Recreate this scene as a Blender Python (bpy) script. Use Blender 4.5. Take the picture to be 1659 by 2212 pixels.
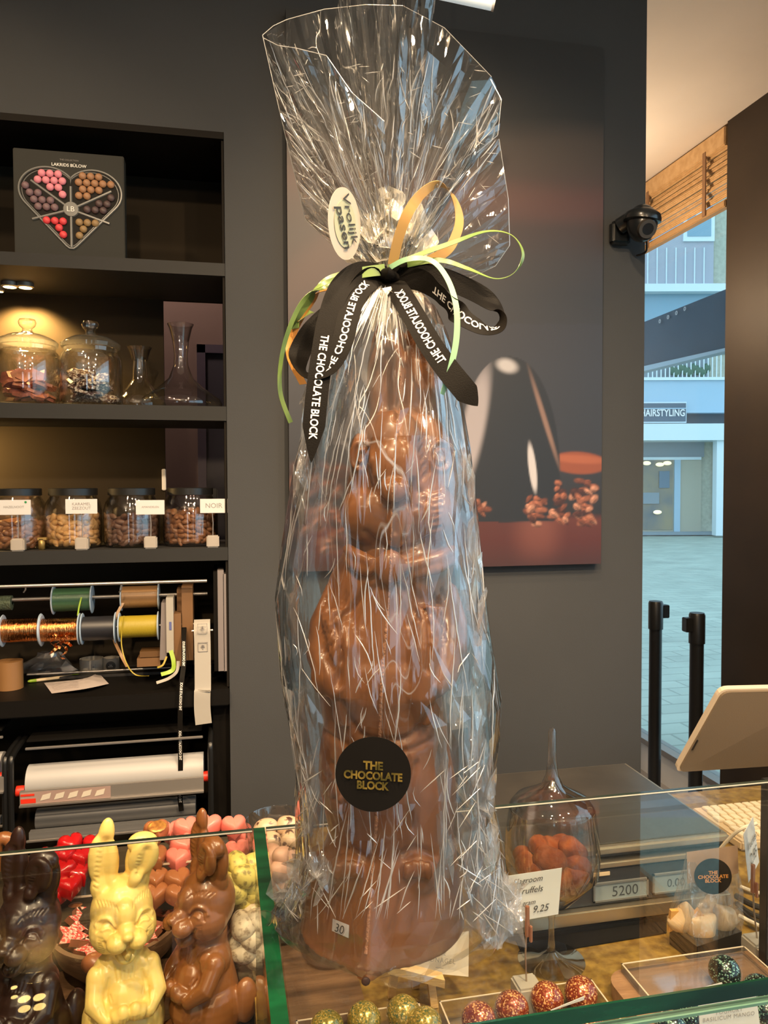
import bpy, bmesh, math, random
import numpy as np
from mathutils import Vector, Matrix, Euler
from mathutils.bvhtree import BVHTree

for _o in list(bpy.data.objects):
    bpy.data.objects.remove(_o)
random.seed(7)
RN = np.random.RandomState(11)
SC = bpy.context.scene
C = SC.collection
PI = math.pi

# ------------------------------------------------------------------ camera
FPX, CX, CY, CAMZ = 1661.0, 829.5, 1106.0, 1.65
YAW, PITCH, ROLL = math.radians(11.9), math.radians(2.0), math.radians(-0.2)
CF = Vector((math.sin(YAW)*math.cos(PITCH), math.cos(YAW)*math.cos(PITCH), -math.sin(PITCH)))
_r = Vector((math.cos(YAW), -math.sin(YAW), 0)); _u = _r.cross(CF)
CR = math.cos(ROLL)*_r + math.sin(ROLL)*_u
CU = math.cos(ROLL)*_u - math.sin(ROLL)*_r
CO = Vector((0, 0, CAMZ))
cam_data = bpy.data.cameras.new('camera')
cam = bpy.data.objects.new('camera', cam_data); C.objects.link(cam)
cam_data.sensor_fit = 'VERTICAL'; cam_data.sensor_height = 36.0; cam_data.sensor_width = 27.0
cam_data.lens = 36.0*FPX/2212.0
cam_data.clip_start = 0.02; cam_data.clip_end = 300
cam.matrix_world = Matrix(((CR.x, CU.x, -CF.x, CO.x), (CR.y, CU.y, -CF.y, CO.y), (CR.z, CU.z, -CF.z, CO.z), (0, 0, 0, 1)))
SC.camera = cam

# ------------------------------------------------------------------ view, world
SC.view_settings.view_transform = 'Standard'
SC.view_settings.look = 'None'
SC.view_settings.exposure = 0.0
SC.view_settings.gamma = 1.0
SC.view_settings.use_curve_mapping = False
world = bpy.data.worlds.new('overcast_sky'); SC.world = world; world.use_nodes = True
_bg = world.node_tree.nodes['Background']
_bg.inputs[0].default_value = (0.60, 0.83, 1.0, 1); _bg.inputs[1].default_value = 2.3

def light(name, kind, loc, power, color, target=None, **kw):
    l = bpy.data.lights.new(name, kind); l.energy = power; l.color = color
    for k, v in kw.items(): setattr(l, k, v)
    o = bpy.data.objects.new(name, l); C.objects.link(o); o.location = loc
    if target is not None:
        o.rotation_euler = (Vector(target)-Vector(loc)).to_track_quat('-Z', 'Y').to_euler()
    return o
WARM = (1.0, 0.72, 0.44)
# ceiling spots of the shop: (x, y, aim x, aim y, aim z, watts)
SPOTS = [(-0.75, 0.35, -0.25, 1.15, 0.95, 42), (0.10, 0.20, 0.12, 0.85, 1.0, 36), (0.75, 0.30, 0.62, 1.05, 0.95, 50),
         (1.45, 0.55, 1.05, 1.35, 0.95, 36), (-0.35, -0.55, 0.13, 0.80, 1.9, 62), (0.95, -0.45, 0.25, 0.80, 1.9, 50),
         (1.85, 1.95, 1.95, 3.60, 1.4, 45), (-0.9, 1.2, -0.6, 2.3, 1.6, 13), (0.45, 1.05, 0.75, 2.1, 1.5, 20)]
for i, (x, y, ax, ay, az, w) in enumerate(SPOTS):
    light('ceiling_spot_light', 'SPOT', (x, y, 3.14), w*2.9, WARM, (ax, ay, az), spot_size=math.radians(84), spot_blend=0.8, shadow_soft_size=0.035)
light('added_fill_light', 'POINT', (1.62, 3.55, 2.55), 62, (1.0, 0.72, 0.45), shadow_soft_size=0.06)  # added light, hidden from view, to brighten the ceiling near the window
for (x, y) in ((-1.6, -1.5), (1.0, -1.8), (-0.3, -2.4)):
    light('ceiling_bulb_light', 'POINT', (x, y, 2.95), 34, (1.0, 0.76, 0.52), shadow_soft_size=0.05)

# ------------------------------------------------------------------ pixel -> point helpers
def ray(px, py): return CF + CR*((px-CX)/FPX) - CU*((py-CY)/FPX)
def P(px, py, d): return CO + ray(px, py)*d
def onY(px, py, Y):
    r = ray(px, py); return CO + r*(Y/r.y)
def onZ(px, py, Z):
    r = ray(px, py); return CO + r*((Z-CAMZ)/r.z)
def onX(px, py, X):
    r = ray(px, py); return CO + r*(X/r.x)

# ------------------------------------------------------------------ materials
def newmat(name):
    m = bpy.data.materials.new(name); m.use_nodes = True
    nt = m.node_tree; b = nt.nodes.get('Principled BSDF')
    return m, nt, b
def mat(name, col, rough=0.5, metal=0.0, spec=0.5, coat=0.0, var=None, bump=None, emit=None, sss=0.0, stretch=(1,1,1), coat_rough=0.05, trans=0.0):
    """var=(scale, colour2[, lo, hi]); bump=(scale, strength)"""
    m, nt, b = newmat(name)
    b.inputs['Base Color'].default_value = (*col, 1)
    b.inputs['Roughness'].default_value = rough
    b.inputs['Metallic'].default_value = metal
    b.inputs['Specular IOR Level'].default_value = spec
    b.inputs['Coat Weight'].default_value = coat
    b.inputs['Coat Roughness'].default_value = coat_rough
    b.inputs['Transmission Weight'].default_value = trans
    if sss:
        b.inputs['Subsurface Weight'].default_value = sss
        b.inputs['Subsurface Radius'].default_value = (0.01, 0.005, 0.002)
        b.inputs['Subsurface Scale'].default_value = 0.5
    if emit:
        b.inputs['Emission Color'].default_value = (*emit[0], 1); b.inputs['Emission Strength'].default_value = emit[1]
    if var or bump:
        tc = nt.nodes.new('ShaderNodeTexCoord'); mp = nt.nodes.new('ShaderNodeMapping')
        mp.inputs['Scale'].default_value = stretch
        nt.links.new(tc.outputs['Object'], mp.inputs['Vector'])
    if var:
        n = nt.nodes.new('ShaderNodeTexNoise'); n.inputs['Scale'].default_value = var[0]; n.inputs['Detail'].default_value = 6
        nt.links.new(mp.outputs[0], n.inputs['Vector'])
        cr = nt.nodes.new('ShaderNodeValToRGB')
        lo = var[2] if len(var) > 2 else 0.35; hi = var[3] if len(var) > 3 else 0.65
        cr.color_ramp.elements[0].position = lo; cr.color_ramp.elements[1].position = hi
        cr.color_ramp.elements[0].color = (*col, 1); cr.color_ramp.elements[1].color = (*var[1], 1)
        nt.links.new(n.outputs['Fac'], cr.inputs[0]); nt.links.new(cr.outputs[0], b.inputs['Base Color'])
    if bump:
        n2 = nt.nodes.new('ShaderNodeTexNoise'); n2.inputs['Scale'].default_value = bump[0]; n2.inputs['Detail'].default_value = 4
        nt.links.new(mp.outputs[0], n2.inputs['Vector'])
        bp = nt.nodes.new('ShaderNodeBump'); bp.inputs['Strength'].default_value = bump[1]; bp.inputs['Distance'].default_value = 0.01
        nt.links.new(n2.outputs['Fac'], bp.inputs['Height']); nt.links.new(bp.outputs[0], b.inputs['Normal'])
    return m
def glassy(name, tint=(1,1,1), edge=(0.55,0.6,0.6), refl=0.05, grazing=0.75, rough=0.02, haze=0.0, bumps=None, power=3.0, hazecol=(0.9,0.9,0.9), crease=None):
    """thin clear sheet: transparent body, glossy by facing angle, darker where seen edge-on"""
    m = bpy.data.materials.new(name); m.use_nodes = True; nt = m.node_tree; nt.nodes.clear(); L = nt.links
    out = nt.nodes.new('ShaderNodeOutputMaterial'); lw = nt.nodes.new('ShaderNodeLayerWeight'); lw.inputs[0].default_value = 0.5
    pw = nt.nodes.new('ShaderNodeMath'); pw.operation = 'POWER'; pw.inputs[1].default_value = power; L.new(lw.outputs['Facing'], pw.inputs[0])
    mr = nt.nodes.new('ShaderNodeMapRange'); mr.inputs[3].default_value = refl; mr.inputs[4].default_value = grazing; L.new(pw.outputs[0], mr.inputs[0])
    tr = nt.nodes.new('ShaderNodeBsdfTransparent'); gl = nt.nodes.new('ShaderNodeBsdfGlossy'); gl.inputs['Roughness'].default_value = rough
    mc = nt.nodes.new('ShaderNodeMix'); mc.data_type = 'RGBA'; mc.inputs[6].default_value = (*tint, 1); mc.inputs[7].default_value = (*edge, 1)
    L.new(pw.outputs[0], mc.inputs[0]); L.new(mc.outputs[2], tr.inputs[0])
    mx = nt.nodes.new('ShaderNodeMixShader'); L.new(mr.outputs[0], mx.inputs[0]); L.new(tr.outputs[0], mx.inputs[1]); L.new(gl.outputs[0], mx.inputs[2])
    last = mx
    if haze:
        df0 = nt.nodes.new('ShaderNodeBsdfDiffuse'); df0.inputs[0].default_value = (*hazecol, 1); df1 = nt.nodes.new('ShaderNodeBsdfTranslucent'); df1.inputs[0].default_value = (*hazecol, 1)
        df = nt.nodes.new('ShaderNodeMixShader'); df.inputs[0].default_value = 0.5; L.new(df0.outputs[0], df.inputs[1]); L.new(df1.outputs[0], df.inputs[2])
        m2 = nt.nodes.new('ShaderNodeMixShader'); m2.inputs[0].default_value = haze
        L.new(mx.outputs[0], m2.inputs[1]); L.new(df.outputs[0], m2.inputs[2]); last = m2
    if crease:
        tcc = nt.nodes.new('ShaderNodeTexCoord'); total = None
        for (sc, stretch, width, amt, seed) in crease:
            mp = nt.nodes.new('ShaderNodeMapping'); mp.inputs['Scale'].default_value = stretch; mp.inputs['Location'].default_value = (seed, seed*0.37, seed*1.3); L.new(tcc.outputs['Object'], mp.inputs['Vector'])
            nz = nt.nodes.new('ShaderNodeTexNoise'); nz.inputs['Scale'].default_value = sc*0.7; nz.inputs['Detail'].default_value = 2; L.new(mp.outputs[0], nz.inputs['Vector'])
            ad = nt.nodes.new('ShaderNodeMix'); ad.data_type = 'RGBA'; ad.blend_type = 'LINEAR_LIGHT'; ad.inputs[0].default_value = 0.05; L.new(mp.outputs[0], ad.inputs[6]); L.new(nz.outputs['Color'], ad.inputs[7])
            v = nt.nodes.new('ShaderNodeTexVoronoi'); v.feature = 'DISTANCE_TO_EDGE'; v.inputs['Scale'].default_value = sc; L.new(ad.outputs[2], v.inputs['Vector'])
            r2 = nt.nodes.new('ShaderNodeMapRange'); r2.inputs[1].default_value = 0; r2.inputs[2].default_value = width; r2.inputs[3].default_value = amt; r2.inputs[4].default_value = 0; L.new(v.outputs['Distance'], r2.inputs[0])
            # creases fade in and out along their length
            n3 = nt.nodes.new('ShaderNodeTexNoise'); n3.inputs['Scale'].default_value = sc*0.45; L.new(mp.outputs[0], n3.inputs['Vector'])
            r3 = nt.nodes.new('ShaderNodeMapRange'); r3.inputs[1].default_value = 0.45; r3.inputs[2].default_value = 0.62; L.new(n3.outputs['Fac'], r3.inputs[0])
            mu = nt.nodes.new('ShaderNodeMath'); mu.operation = 'MULTIPLY'; L.new(r2.outputs[0], mu.inputs[0]); L.new(r3.outputs[0], mu.inputs[1])
            if total is None: total = mu
            else:
                mm = nt.nodes.new('ShaderNodeMath'); mm.operation = 'MAXIMUM'; L.new(total.outputs[0], mm.inputs[0]); L.new(mu.outputs[0], mm.inputs[1]); total = mm
        g2 = nt.nodes.new('ShaderNodeBsdfGlossy'); g2.inputs['Roughness'].default_value = 0.42; d2 = nt.nodes.new('ShaderNodeBsdfTranslucent'); d2.inputs[0].default_value = (0.95, 0.93, 0.88, 1)
        ms = nt.nodes.new('ShaderNodeMixShader'); ms.inputs[0].default_value = 0.35; L.new(g2.outputs[0], ms.inputs[1]); L.new(d2.outputs[0], ms.inputs[2])
        m3 = nt.nodes.new('ShaderNodeMixShader'); L.new(total.outputs[0], m3.inputs[0]); L.new(last.outputs[0], m3.inputs[1]); L.new(ms.outputs[0], m3.inputs[2]); last = m3
    if bumps:
        tc = nt.nodes.new('ShaderNodeTexCoord'); prev = None
        for (kind, sc, stretch, strength, dist) in bumps:
            mp = nt.nodes.new('ShaderNodeMapping'); mp.inputs['Scale'].default_value = stretch; L.new(tc.outputs['Object'], mp.inputs['Vector'])
            if kind == 'noise':
                n = nt.nodes.new('ShaderNodeTexNoise'); n.inputs['Scale'].default_value = sc; n.inputs['Detail'].default_value = 3; n.inputs['Distortion'].default_value = 0.6; o = n.outputs['Fac']
            else:
                n = nt.nodes.new('ShaderNodeTexVoronoi'); n.feature = 'F1'; n.inputs['Scale'].default_value = sc; o = n.outputs['Distance']
            L.new(mp.outputs[0], n.inputs['Vector'])
            bp = nt.nodes.new('ShaderNodeBump'); bp.inputs['Strength'].default_value = strength; bp.inputs['Distance'].default_value = dist
            L.new(o, bp.inputs['Height'])
            if prev: L.new(prev.outputs[0], bp.inputs['Normal'])
            prev = bp
        L.new(prev.outputs[0], gl.inputs['Normal'])
    L.new(last.outputs[0], out.inputs[0])
    return m
def wood(name, a, b, scale=8.0, stretch=(1, 12, 12), rough=0.45, coat=0.15):
    return mat(name, a, rough, coat=coat, var=(scale, b, 0.3, 0.7), bump=(scale*3, 0.15), stretch=stretch)

M = {}
M['wall_grey'] = mat('grey_paint', (0.050, 0.0515, 0.053), 0.75, spec=0.2, var=(3, (0.054, 0.0555, 0.057)), bump=(350, 0.05))
M['shelf_grey'] = mat('shelf_grey', (0.024, 0.024, 0.0235), 0.55, spec=0.18, var=(5, (0.027, 0.027, 0.026)))
M['niche_dark'] = mat('niche_dark_paint', (0.012, 0.010, 0.008), 0.7, spec=0.1)
M['niche_back'] = mat('niche_back_paint', (0.026, 0.020, 0.013), 0.8, spec=0.08)
M['dark_wood'] = mat('dark_brown_panel', (0.026, 0.018, 0.012), 0.55, spec=0.25, var=(4, (0.032, 0.022, 0.014)))
M['desk_black'] = mat('desk_black', (0.007, 0.006, 0.005), 0.5, spec=0.12)
M['ceiling'] = mat('ceiling_paint', (0.62, 0.56, 0.50), 0.8, spec=0.2, var=(2, (0.66, 0.60, 0.54)))
M['floor'] = mat('floor_stone', (0.20, 0.19, 0.19), 0.35, var=(3, (0.25, 0.24, 0.24)))
M['pinkwall'] = mat('rosy_brown_paint', (0.14, 0.094, 0.078), 0.8)
M['purple'] = mat('purple_brown_paint', (0.055, 0.042, 0.062), 0.5)
M['white_paint'] = mat('white_paint', (0.75, 0.76, 0.76), 0.5)
M['white'] = mat('white_plastic', (0.78, 0.76, 0.74), 0.35)
M['paper'] = mat('white_card', (0.60, 0.59, 0.58), 0.6)
M['receipt'] = mat('receipt_paper', (0.50, 0.43, 0.39), 0.7)
M['ink'] = mat('black_ink', (0.03, 0.03, 0.03), 0.6)
M['greyink'] = mat('grey_ink', (0.25, 0.23, 0.22), 0.7)
M['white_ink'] = mat('white_print', (0.80, 0.77, 0.72), 0.5)
M['gold_foil'] = mat('gold_foil', (0.62, 0.42, 0.10), 0.3, metal=0.9, var=(60, (0.25, 0.15, 0.03), 0.4, 0.6))
M['copper_foil'] = mat('copper_foil', (0.95, 0.42, 0.15), 0.25, metal=1.0)
M['black'] = mat('black_plastic', (0.010, 0.010, 0.010), 0.35)
M['black_matt'] = mat('black_matt', (0.008, 0.007, 0.006), 0.7, spec=0.06)
M['camera_black'] = mat('camera_black', (0.010, 0.012, 0.014), 0.28, coat=0.3)
M['satin'] = mat('black_satin', (0.007, 0.006, 0.005), 0.5, spec=0.06, bump=(900, 0.1))
M['alu'] = mat('brushed_aluminium', (0.45, 0.42, 0.39), 0.35, metal=0.8)
M['alu_dim'] = mat('grey_aluminium', (0.30, 0.28, 0.26), 0.4, metal=0.7)
M['steel'] = mat('scale_steel', (0.22, 0.205, 0.18), 0.32, metal=0.85, var=(8, (0.17, 0.16, 0.145)))
M['steel_edge'] = mat('steel_edge', (0.62, 0.54, 0.41), 0.28, metal=0.9)
M['counter'] = mat('gold_brown_counter', (0.15, 0.078, 0.012), 0.38, var=(55, (0.31, 0.19, 0.038), 0.35, 0.68), coat=0.25, bump=(200, 0.06))
M['counter_side'] = mat('counter_dark_side', (0.05, 0.035, 0.02), 0.5)
M['wood_board'] = wood('walnut_board', (0.085, 0.043, 0.020), (0.17, 0.092, 0.046), 5, (2, 14, 8))
M['wood_crate'] = wood('crate_wood', (0.10, 0.055, 0.028), (0.21, 0.12, 0.06), 5, (2, 14, 14))
M['bowl_wood'] = wood('bowl_wood', (0.12, 0.065, 0.035), (0.24, 0.14, 0.08), 7, (3, 3, 14))
M['tray_wood'] = wood('light_walnut', (0.25, 0.125, 0.06), (0.37, 0.20, 0.105), 6, (3, 16, 8))
M['pine'] = wood('pine_wood', (0.66, 0.40, 0.15), (0.78, 0.52, 0.24), 10, (1, 10, 10), coat=0.05)
M['milk'] = mat('milk_chocolate', (0.215, 0.080, 0.022), 0.30, sss=0.1, coat=0.2, var=(6, (0.245, 0.094, 0.028)), coat_rough=0.15)
M['milk_small'] = mat('milk_chocolate_figure', (0.21, 0.078, 0.022), 0.30, sss=0.05, coat=0.25, var=(9, (0.24, 0.090, 0.027)), coat_rough=0.12)
M['dark'] = mat('dark_chocolate', (0.022, 0.009, 0.006), 0.34, coat=0.12, var=(9, (0.028, 0.012, 0.008)), coat_rough=0.1)
M['whitechoc'] = mat('white_chocolate', (0.84, 0.60, 0.16), 0.35, sss=0.2, coat=0.15, var=(8, (0.87, 0.65, 0.21)), coat_rough=0.2)
M['seam'] = mat('chocolate_seam', (0.42, 0.20, 0.10), 0.6, bump=(300, 0.6))
M['redfoil'] = mat('red_glazed', (0.42, 0.008, 0.010), 0.18, coat=0.7, bump=(90, 0.15))
M['pink'] = mat('pink_chocolate', (0.72, 0.20, 0.16), 0.32, coat=0.2)
M['milkheart'] = mat('milk_heart', (0.33, 0.12, 0.045), 0.3, coat=0.3)
M['golddust'] = mat('gold_dusted', (0.62, 0.32, 0.07), 0.35, metal=0.5, var=(120, (0.35, 0.14, 0.04)))
M['sprinkle'] = mat('pink_white_sprinkles', (0.82, 0.10, 0.08), 0.5, var=(170, (0.90, 0.62, 0.50), 0.47, 0.53), bump=(160, 0.9))
M['starchoc'] = mat('star_milk_chocolate', (0.28, 0.10, 0.05), 0.35, coat=0.2)
M['yellow_egg'] = mat('speckled_yellow_egg', (0.60, 0.48, 0.11), 0.45, var=(110, (0.26, 0.20, 0.05), 0.5, 0.62))
M['grey_egg'] = mat('speckled_grey_egg', (0.58, 0.47, 0.32), 0.5, var=(110, (0.28, 0.20, 0.12), 0.5, 0.62))
M['quail_egg'] = mat('speckled_quail_egg', (0.55, 0.38, 0.24), 0.35, var=(75, (0.07, 0.03, 0.02), 0.55, 0.62))
M['pink_egg'] = mat('dusty_pink_egg', (0.44, 0.26, 0.18), 0.55, var=(60, (0.36, 0.20, 0.13)))
M['truffle'] = mat('cocoa_truffle', (0.24, 0.055, 0.015), 0.9, spec=0.1, var=(22, (0.42, 0.12, 0.035)), bump=(60, 0.6))
M['shellwhite'] = mat('white_shell_chocolate', (0.66, 0.46, 0.27), 0.4, sss=0.2, coat=0.1, var=(16, (0.85, 0.44, 0.14), 0.55, 0.75))
M['pink_tape'] = mat('light_blue_plastic', (0.42, 0.52, 0.62), 0.4)
M['green_ribbon'] = mat('dark_green_ribbon', (0.045, 0.11, 0.055), 0.3, bump=(60, 0.2), stretch=(30, 1, 1))
M['goldbrown_ribbon'] = mat('bronze_ribbon', (0.28, 0.155, 0.065), 0.3, bump=(60, 0.2), stretch=(30, 1, 1))
M['yellow_ribbon'] = mat('mustard_ribbon', (0.36, 0.27, 0.02), 0.4, bump=(60, 0.25), stretch=(30, 1, 1))
M['black_ribbon'] = mat('black_ribbon_roll', (0.018, 0.018, 0.022), 0.4)
M['copper'] = mat('copper_foil_ribbon', (0.80, 0.30, 0.09), 0.16, metal=1.0, bump=(40, 0.5), stretch=(8, 1, 1))
M['tan_roll'] = mat('tan_roll', (0.26, 0.13, 0.045), 0.5)
M['mesh_green'] = mat('dull_green_roll', (0.09, 0.12, 0.07), 0.6, bump=(200, 0.8))
M['lime'] = mat('lime_ribbon', (0.27, 0.42, 0.02), 0.4)
M['curl_green'] = mat('curling_green', (0.22, 0.31, 0.07), 0.3, var=(14, (0.10, 0.18, 0.06)))
M['curl_mint'] = mat('curling_pale_green', (0.20, 0.38, 0.22), 0.35)
M['curl_gold'] = mat('curling_gold', (0.56, 0.33, 0.11), 0.28)
M['curl_orange'] = mat('curling_orange', (0.62, 0.27, 0.06), 0.35)
M['cardboard'] = mat('brown_cardboard', (0.17, 0.085, 0.032), 0.7)
M['label_white'] = mat('label_white', (0.36, 0.335, 0.29), 0.6)
M['foldgrey'] = mat('grey_folder', (0.19, 0.165, 0.16), 0.6)
M['red'] = mat('red_plastic', (0.70, 0.035, 0.015), 0.4)
M['roll_white'] = mat('wrapping_paper_white', (0.40, 0.395, 0.39), 0.45)
M['roll_grey'] = mat('wrapping_paper_grey', (0.13, 0.13, 0.13), 0.4)
M['almond'] = mat('roasted_almond', (0.20, 0.085, 0.04), 0.45, var=(60, (0.28, 0.13, 0.06)))
M['almond_gold'] = mat('golden_almond', (0.52, 0.29, 0.10), 0.45, var=(60, (0.62, 0.38, 0.16)))
M['almond_dark'] = mat('cocoa_almond', (0.12, 0.06, 0.04), 0.5, var=(60, (0.17, 0.09, 0.06)))
M['bark'] = mat('chocolate_bark', (0.17, 0.055, 0.03), 0.4, coat=0.2, var=(50, (0.34, 0.12, 0.09)))
M['bark_white'] = mat('sugared_bark', (0.10, 0.045, 0.03), 0.5, var=(120, (0.60, 0.55, 0.48), 0.5, 0.56))
M['pos'] = mat('pos_beige', (0.115, 0.086, 0.056), 0.45, coat=0.1, bump=(400, 0.05))
M['pos_edge'] = mat('pos_lit_rim', (0.50, 0.42, 0.32), 0.35)  # paler than the back cover: light on the rim put into its colour
M['lcd'] = mat('grey_display', (0.24, 0.29, 0.31), 0.15, coat=0.4)
M['scale_dark'] = mat('scale_dark_panel', (0.030, 0.034, 0.040), 0.3)
M['key'] = mat('cream_key', (0.80, 0.66, 0.46), 0.45)
M['keybase'] = mat('cream_keyboard', (0.62, 0.46, 0.28), 0.5)
M['cable_white'] = mat('white_cable', (0.70, 0.62, 0.50), 0.4)
M['cable_black'] = mat('black_cable', (0.02, 0.02, 0.02), 0.4)
M['acrylic_block'] = mat('frosted_acrylic', (0.48, 0.43, 0.37), 0.35, trans=0.25)
M['wire'] = mat('wire_metal', (0.45, 0.36, 0.28), 0.35, metal=0.8)
M['clip'] = mat('copper_clip', (0.55, 0.28, 0.18), 0.35, metal=0.8)
M['bamboo'] = mat('bamboo_blind', (0.48, 0.30, 0.135), 0.6, var=(30, (0.58, 0.38, 0.19)))
M['bamboo_tape'] = mat('brown_tape', (0.22, 0.12, 0.06), 0.7)
M['green_glass'] = mat('green_glass_edge', (0.002, 0.028, 0.010), 0.12, coat=0.5, var=(14, (0.004, 0.085, 0.028)), stretch=(1, 3, 1))
M['green_dark'] = mat('dark_green_glass_edge', (0.003, 0.018, 0.010), 0.10, coat=0.5, var=(9, (0.006, 0.050, 0.026)), stretch=(1, 1, 5))
M['edge_dark'] = mat('glass_back_edge', (0.018, 0.03, 0.022), 0.12, coat=0.6)
M['glass'] = glassy('clear_glass', (0.985, 0.99, 0.985), (0.50, 0.50, 0.48), 0.05, 0.62, 0.015)
M['glass_vessel'] = glassy('vessel_glass', (0.99, 0.99, 0.985), (0.62, 0.61, 0.58), 0.11, 0.90, 0.03, power=2.6)
M['acrylic'] = glassy('clear_acrylic', (0.95, 0.95, 0.95), (0.65, 0.62, 0.58), 0.08, 0.6, 0.05, haze=0.03)
M['acrylic_edge'] = mat('acrylic_edge', (0.62, 0.50, 0.38), 0.2, coat=0.3)
M['sheet'] = glassy('glass_top', (0.965, 0.985, 0.97), (0.80, 0.88, 0.84), 0.022, 0.80, 0.01, power=4.0)
M['window_glass'] = glassy('window_glass', (0.93, 0.98, 1.0), (0.75, 0.85, 0.9), 0.03, 0.6, 0.01)
M['bagfilm'] = glassy('small_bag_film', (0.97, 0.97, 0.97), (0.7, 0.7, 0.7), 0.14, 0.85, 0.10, haze=0.06, bumps=[('noise', 45, (1, 1, 0.5), 0.5, 0.01)])
CR1 = [(17, (1.5, 1.5, 0.22), 0.012, 0.5, 3.1)]
M['crease'] = glassy('cellophane_crease', (0.95, 0.95, 0.93), (0.8, 0.8, 0.78), 0.45, 0.8, 0.22, haze=0.28, power=1.2)
M['film'] = glassy('cellophane', (0.99, 0.99, 0.985), (0.80, 0.80, 0.78), 0.080, 0.88, 0.045, haze=0.010, power=2.2, crease=CR1,
                   bumps=[('noise', 7, (1.6, 1.6, 0.30), 0.45, 0.02), ('noise', 22, (1.5, 1.5, 0.22), 0.16, 0.006)])
M['film_top'] = glassy('cellophane_flare', (0.99, 0.99, 0.985), (0.80, 0.80, 0.78), 0.10, 0.85, 0.045, haze=0.006, power=2.4, crease=CR1,
                   bumps=[('noise', 6, (1.6, 1.6, 0.5), 0.5, 0.02), ('noise', 26, (1.5, 1.5, 0.35), 0.2, 0.006)])
M['film_neck'] = glassy('gathered_cellophane', (0.98, 0.98, 0.96), (0.8, 0.78, 0.74), 0.22, 0.95, 0.10, haze=0.62, power=1.6, hazecol=(1.0, 0.94, 0.80), crease=[(22, (1.3, 1.3, 0.5), 0.10, 0.9, 5.5), (60, (1.2, 1.2, 0.6), 0.12, 0.8, 1.5)],
                   bumps=[('noise', 40, (1.5, 1.5, 0.4), 0.8, 0.01), ('voronoi', 40, (1, 1, 0.6), 0.5, 0.006)])  # warm glow of the neck is put into the pale haze colour
M['film_bright'] = glassy('crumpled_cellophane', (0.97, 0.97, 0.965), (0.75, 0.75, 0.73), 0.26, 0.95, 0.06, haze=0.13, power=1.8, bumps=[('noise', 30, (1.5, 1.5, 0.6), 0.5, 0.01)])
M['glass_stem'] = glassy('stem_glass', (0.98, 0.98, 0.97), (0.66, 0.66, 0.64), 0.20, 0.85, 0.03, power=1.8)
M['film_edge'] = glassy('film_edge', (0.8, 0.8, 0.8), (0.6, 0.6, 0.6), 0.5, 0.9, 0.2, haze=0.25)
def speckle_egg(name, base, flecks, glint):
    m, nt, b = newmat(name); L = nt.links
    tc = nt.nodes.new('ShaderNodeTexCoord'); mp = nt.nodes.new('ShaderNodeMapping'); mp.inputs['Scale'].default_value = (1, 1, 1); L.new(tc.outputs['Object'], mp.inputs[0])
    v = nt.nodes.new('ShaderNodeTexVoronoi'); v.inputs['Scale'].default_value = 560; L.new(mp.outputs[0], v.inputs[0])
    cr = nt.nodes.new('ShaderNodeValToRGB'); cr.color_ramp.interpolation = 'CONSTANT'
    e = cr.color_ramp.elements; e[0].position = 0; e[0].color = (*base, 1); e[1].position = 0.62; e[1].color = (*flecks, 1)
    e2 = e.new(0.84); e2.color = (*glint, 1)
    sx = nt.nodes.new('ShaderNodeSeparateColor'); L.new(v.outputs['Color'], sx.inputs[0]); L.new(sx.outputs[0], cr.inputs[0])
    L.new(cr.outputs[0], b.inputs['Base Color'])
    b.inputs['Roughness'].default_value = 0.22; b.inputs['Metallic'].default_value = 0.35; b.inputs['Coat Weight'].default_value = 0.6
    return m
M['egg_red'] = speckle_egg('red_glitter_egg', (0.24, 0.035, 0.014), (0.42, 0.12, 0.04), (0.95, 0.50, 0.20))
M['egg_black'] = speckle_egg('black_glitter_egg', (0.012, 0.014, 0.016), (0.02, 0.05, 0.05), (0.30, 0.50, 0.38))
M['egg_gold'] = speckle_egg('green_gold_glitter_egg', (0.30, 0.22, 0.04), (0.62, 0.42, 0.12), (0.10, 0.15, 0.06))

def vcmat(name, rough=0.45):
    m, nt, b = newmat(name)
    a = nt.nodes.new('ShaderNodeVertexColor'); a.layer_name = 'print'
    nt.links.new(a.outputs[0], b.inputs['Base Color']); b.inputs['Roughness'].default_value = rough
    return m
M['print'] = vcmat('printed_canvas')

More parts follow.
